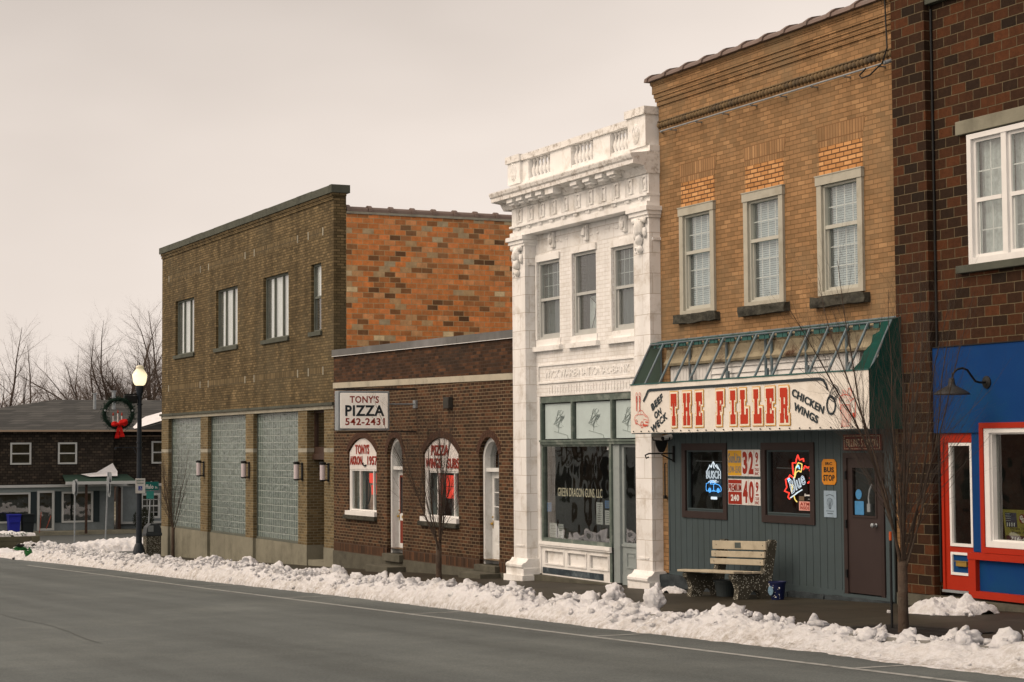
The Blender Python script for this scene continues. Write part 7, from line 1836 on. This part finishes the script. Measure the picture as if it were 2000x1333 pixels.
def bin_(y, c, label):
    b = empty('wheelie_bin', (-101.6, y, -4.42), label, 'wheelie bin', 'wheelie bins by the grey shop')
    x = -101.6; z = -4.42
    m_ = MB().add([(x - .26, y - .26, z + .06), (x + .26, y - .26, z + .06), (x + .26, y + .26, z + .06), (x - .26, y + .26, z + .06), (x - .31, y - .32, z + .95), (x + .31, y - .32, z + .95), (x + .31, y + .32, z + .95), (x - .31, y + .32, z + .95)], [(3, 2, 1, 0), (4, 5, 6, 7), (0, 1, 5, 4), (1, 2, 6, 5), (2, 3, 7, 6), (3, 0, 4, 7)]); m_.box(x + .28, x + .33, y - .3, y + .3, z + .6, z + .63)
    mm = mat('bin_plastic', c, .6, .08, 5); m_.build('body', mm, b)
    MB().bev(x - .34, x + .36, y - .34, y + .34, z + .95, z + 1.03, .02).build('lid', mm, b)
    MB().lathe([(.1, 0), (.1, .05)], (x - .25, y - .3, z + .1), 12, 'y').lathe([(.1, 0), (.1, .05)], (x - .25, y + .26, z + .1), 12, 'y').build('wheel', M['rubber'], b)
bin_(19.30, C(36, 40, 130), 'blue wheelie bin standing before the shop window of the grey house'); bin_(20.02, C(30, 34, 34), 'black wheelie bin standing right of the blue one')
o = MB().tube([(-101.3, 20.6, -4.4), (-101.3, 20.68, -3.3)], .018, 5).build('snow_marker', mat('marker_red', C(150, 70, 50), .6)); tag(o, 'thin reddish upright stick beside the black wheelie bin', 'snow marker')
o = MB().tube([(-101.3, 20.95, -4.2), (-101.3, 21.2, -3.5)], .02, 5).build('snow_shovel_handle', MATS['marker_red']); tag(o, 'reddish slanting handle leaning against the white framed glass door', 'handle')
def bush(y, x, r, label):
    rng = random.Random(int(y * 10)); b = empty('round_bush', (x, y, -4.4), label, 'bush', 'clipped bushes at the grey house'); m_ = MB()
    for i in range(1800):
        d = Vector((rng.gauss(0, 1), rng.gauss(0, 1), rng.gauss(0, 1))).normalized(); c = Vector((x, y, -4.4 + r)) + d * r * rng.uniform(.75, 1.02); q = Vector((rng.gauss(0, 1), rng.gauss(0, 1), rng.gauss(0, 1))).normalized() * .07; w = q.cross(d).normalized() * .03
        m_.add([c - w, c + w, c + q], [(0, 1, 2)])
    m_.build('foliage', mat('bush_green', C(40, 42, 28), .9, .4, 5), b); MB().tube([(x, y, -4.4), (x, y, -4.4 + r)], .06, 6).build('stem', M['bark_far'], b)
bush(26.35, -101.9, .58, 'dark round clipped bush right of the porch, behind the lamp post'); bush(28.2, -101.9, .5, 'second round clipped bush half hidden by the brick building')

# timber raised bed and the litter
pl = empty('raised_bed', (-80, 14.6, -4.15), 'weathered timber raised bed with green cover and snow at the left edge', 'planter')
m_ = MB()
for k in range(3): m_.bev(-81.5, -80, 12.2, 16.25, -4.2 + k * .20, -4.205 + (k + 1) * .20, .015)
m_.bev(-80.05, -79.9, 15.95, 16.27, -4.2, -3.60, .02)
m_.build('timber_frame', mat('old_timber', C(86, 80, 62), .9, .3, 3, bump=.5, stain=C(50, 46, 36), sscale=3), pl)
rng = random.Random(3); m_ = MB()
for i in range(1600):
    c = Vector((rng.uniform(-81.4, -80.1), rng.uniform(12.3, 15.8), -3.60 + rng.random() * .12)); q = Vector((rng.gauss(0, 1), rng.gauss(0, 1), rng.random())).normalized() * .1; w = q.cross(Vector((0, 0, 1))).normalized() * .03
    m_.add([c - w, c + w, c + q], [(0, 1, 2)])
m_.build('ground_cover', mat('evergreen_cover', C(44, 78, 44), .8, .3, 8), pl)
mound('snow_patch', -80.7, 15.1, .6, 1.1, .16, 41, 'soft cap of snow lying on top of the timber raised bed', res=.05, zf=lambda x: -3.58, kind=None, cat='snow')
gb_ = empty('green_bag', (-68.5, 13.75, zr(-68.5) + .3), 'crumpled green and black bag half buried in the snow at the far corner', 'bag')
bgx, bgz = -69.2, zr(-69.2) + .42
MB().blob((bgx, 13.42, bgz), (.14, .22, .08), 5, 3, .7).blob((bgx + .1, 13.66, bgz - .16), (.12, .14, .16), 8, 3, .7).build('sack', mat('bag_green', C(36, 92, 42), .5, .3, 9), gb_); MB().blob((bgx + .1, 13.35, bgz + .12), (.08, .14, .06), 4, 2, .6).blob((bgx + .1, 13.84, bgz + .08), (.08, .08, .09), 6, 2, .6).build('black_tie', M['rubber'], gb_)

# ================================================================== the opposite side of the street (seen in the shop glass)
ob = empty('opposite_building', (-88, -16, -4), 'low grey brick building on the opposite side of the street, reflected in shop glass', 'building')
m_ = MB(); m_.box(-118, -60, -20, -12, -4.6, 1.6); m_.build('wall', bricks('opposite_brick', [(0, C(130, 130, 122)), (1, C(150, 148, 138))], C(158, 154, 144), .4, .2, grime=.2), ob)
for k in range(9): MB().box(-114 + k * 6, -111.5 + k * 6, -12.0, -11.97, -2.6, -.8).build('window', M['dark'], ob)
MB().box(-118.2, -59.8, -20.2, -11.8, 1.6, 1.8).build('roof_edge', M['conc'], ob)
ob = empty('opposite_building', (-45, -16, -3), 'taller red brick building on the opposite side of the street nearer the camera', 'building')
MB().box(-58, -24, -20, -12, -4, 4.2).build('wall', bricks('opposite_red_brick', [(0, C(84, 52, 42)), (1, C(110, 66, 50))], C(120, 106, 92), .3, .12, grime=.2), ob)
for k in range(8): MB().box(-56 + k * 4, -54.4 + k * 4, -12.0, -11.97, 1.2, 3.0).build('window', M['dark'], ob); MB().box(-56 + k * 4, -53.6 + k * 4, -12.0, -11.97, -2.4, -.3).build('window', M['dark'], ob)
for i, (x, y, s) in enumerate(((-78, -8.0, 5), (-66, -7.5, 9), (-96, -8.5, 14))):
    t = empty('roadside_tree', (x, y, zp(x)), ('thick old bare tree across the street, reflected in the big shop pane', 'bare tree across the street nearer the camera', 'bare tree across the street farthest down')[i], 'tree', 'bare trees on the opposite pavement')
    rng = random.Random(s); tr, br = MB(), MB(); b = Vector((x, y, zp(x))); tr.tube([b, b + Vector((0, 0, 1.6)), b + Vector((.1, 0, 3))], [.42, .3, .28], 8)
    P = dict(levels=3, segs=[7, 5, 3], tip=[.25, .25, .3], wob=[.12, .14, .16], up=[.02, .02, .02], sides=[6, 4, 3], kids=[8, 7, 0], start=[.2, .15, 0], ang=[(25, 60), (25, 60)], len=[.5, .45], taper=[.5, .4], rad=[.5, .5])
    for k in range(6): a = k * 1.05; an = R(rng.uniform(20, 55)); grow([tr, br], b + Vector((0, 0, 2.2 + .15 * k)), Vector((math.cos(a) * math.sin(an), math.sin(a) * math.sin(an), math.cos(an))), rng.uniform(4, 6), .17, 0, P, rng)
    tr.build('trunk', M['bark'], t); br.build('crown', M['bark'], t)
m_ = MB()
for i in range(221):
    x = -115 + i * .5; h = .35 + .15 * noise.noise(Vector((x * .7, 0, 3)))
    for j in range(7):
        v = j / 6; m_.v.append((x, -3.2 + v * 1.6, zr(x) + h * math.sin(math.pi * v) + .06 * noise.noise(Vector((x * 3, v * 5, 0))) - (.03 if j in (0, 6) else 0)))
for i in range(220):
    for j in range(6): a = i * 7 + j; m_.f.append((a, a + 7, a + 8, a + 1))
o = m_.build('opposite_snow_bank', M['snow'], smooth=True); tag(o, 'ploughed snow bank along the opposite kerb', 'snow bank', kind='stuff')
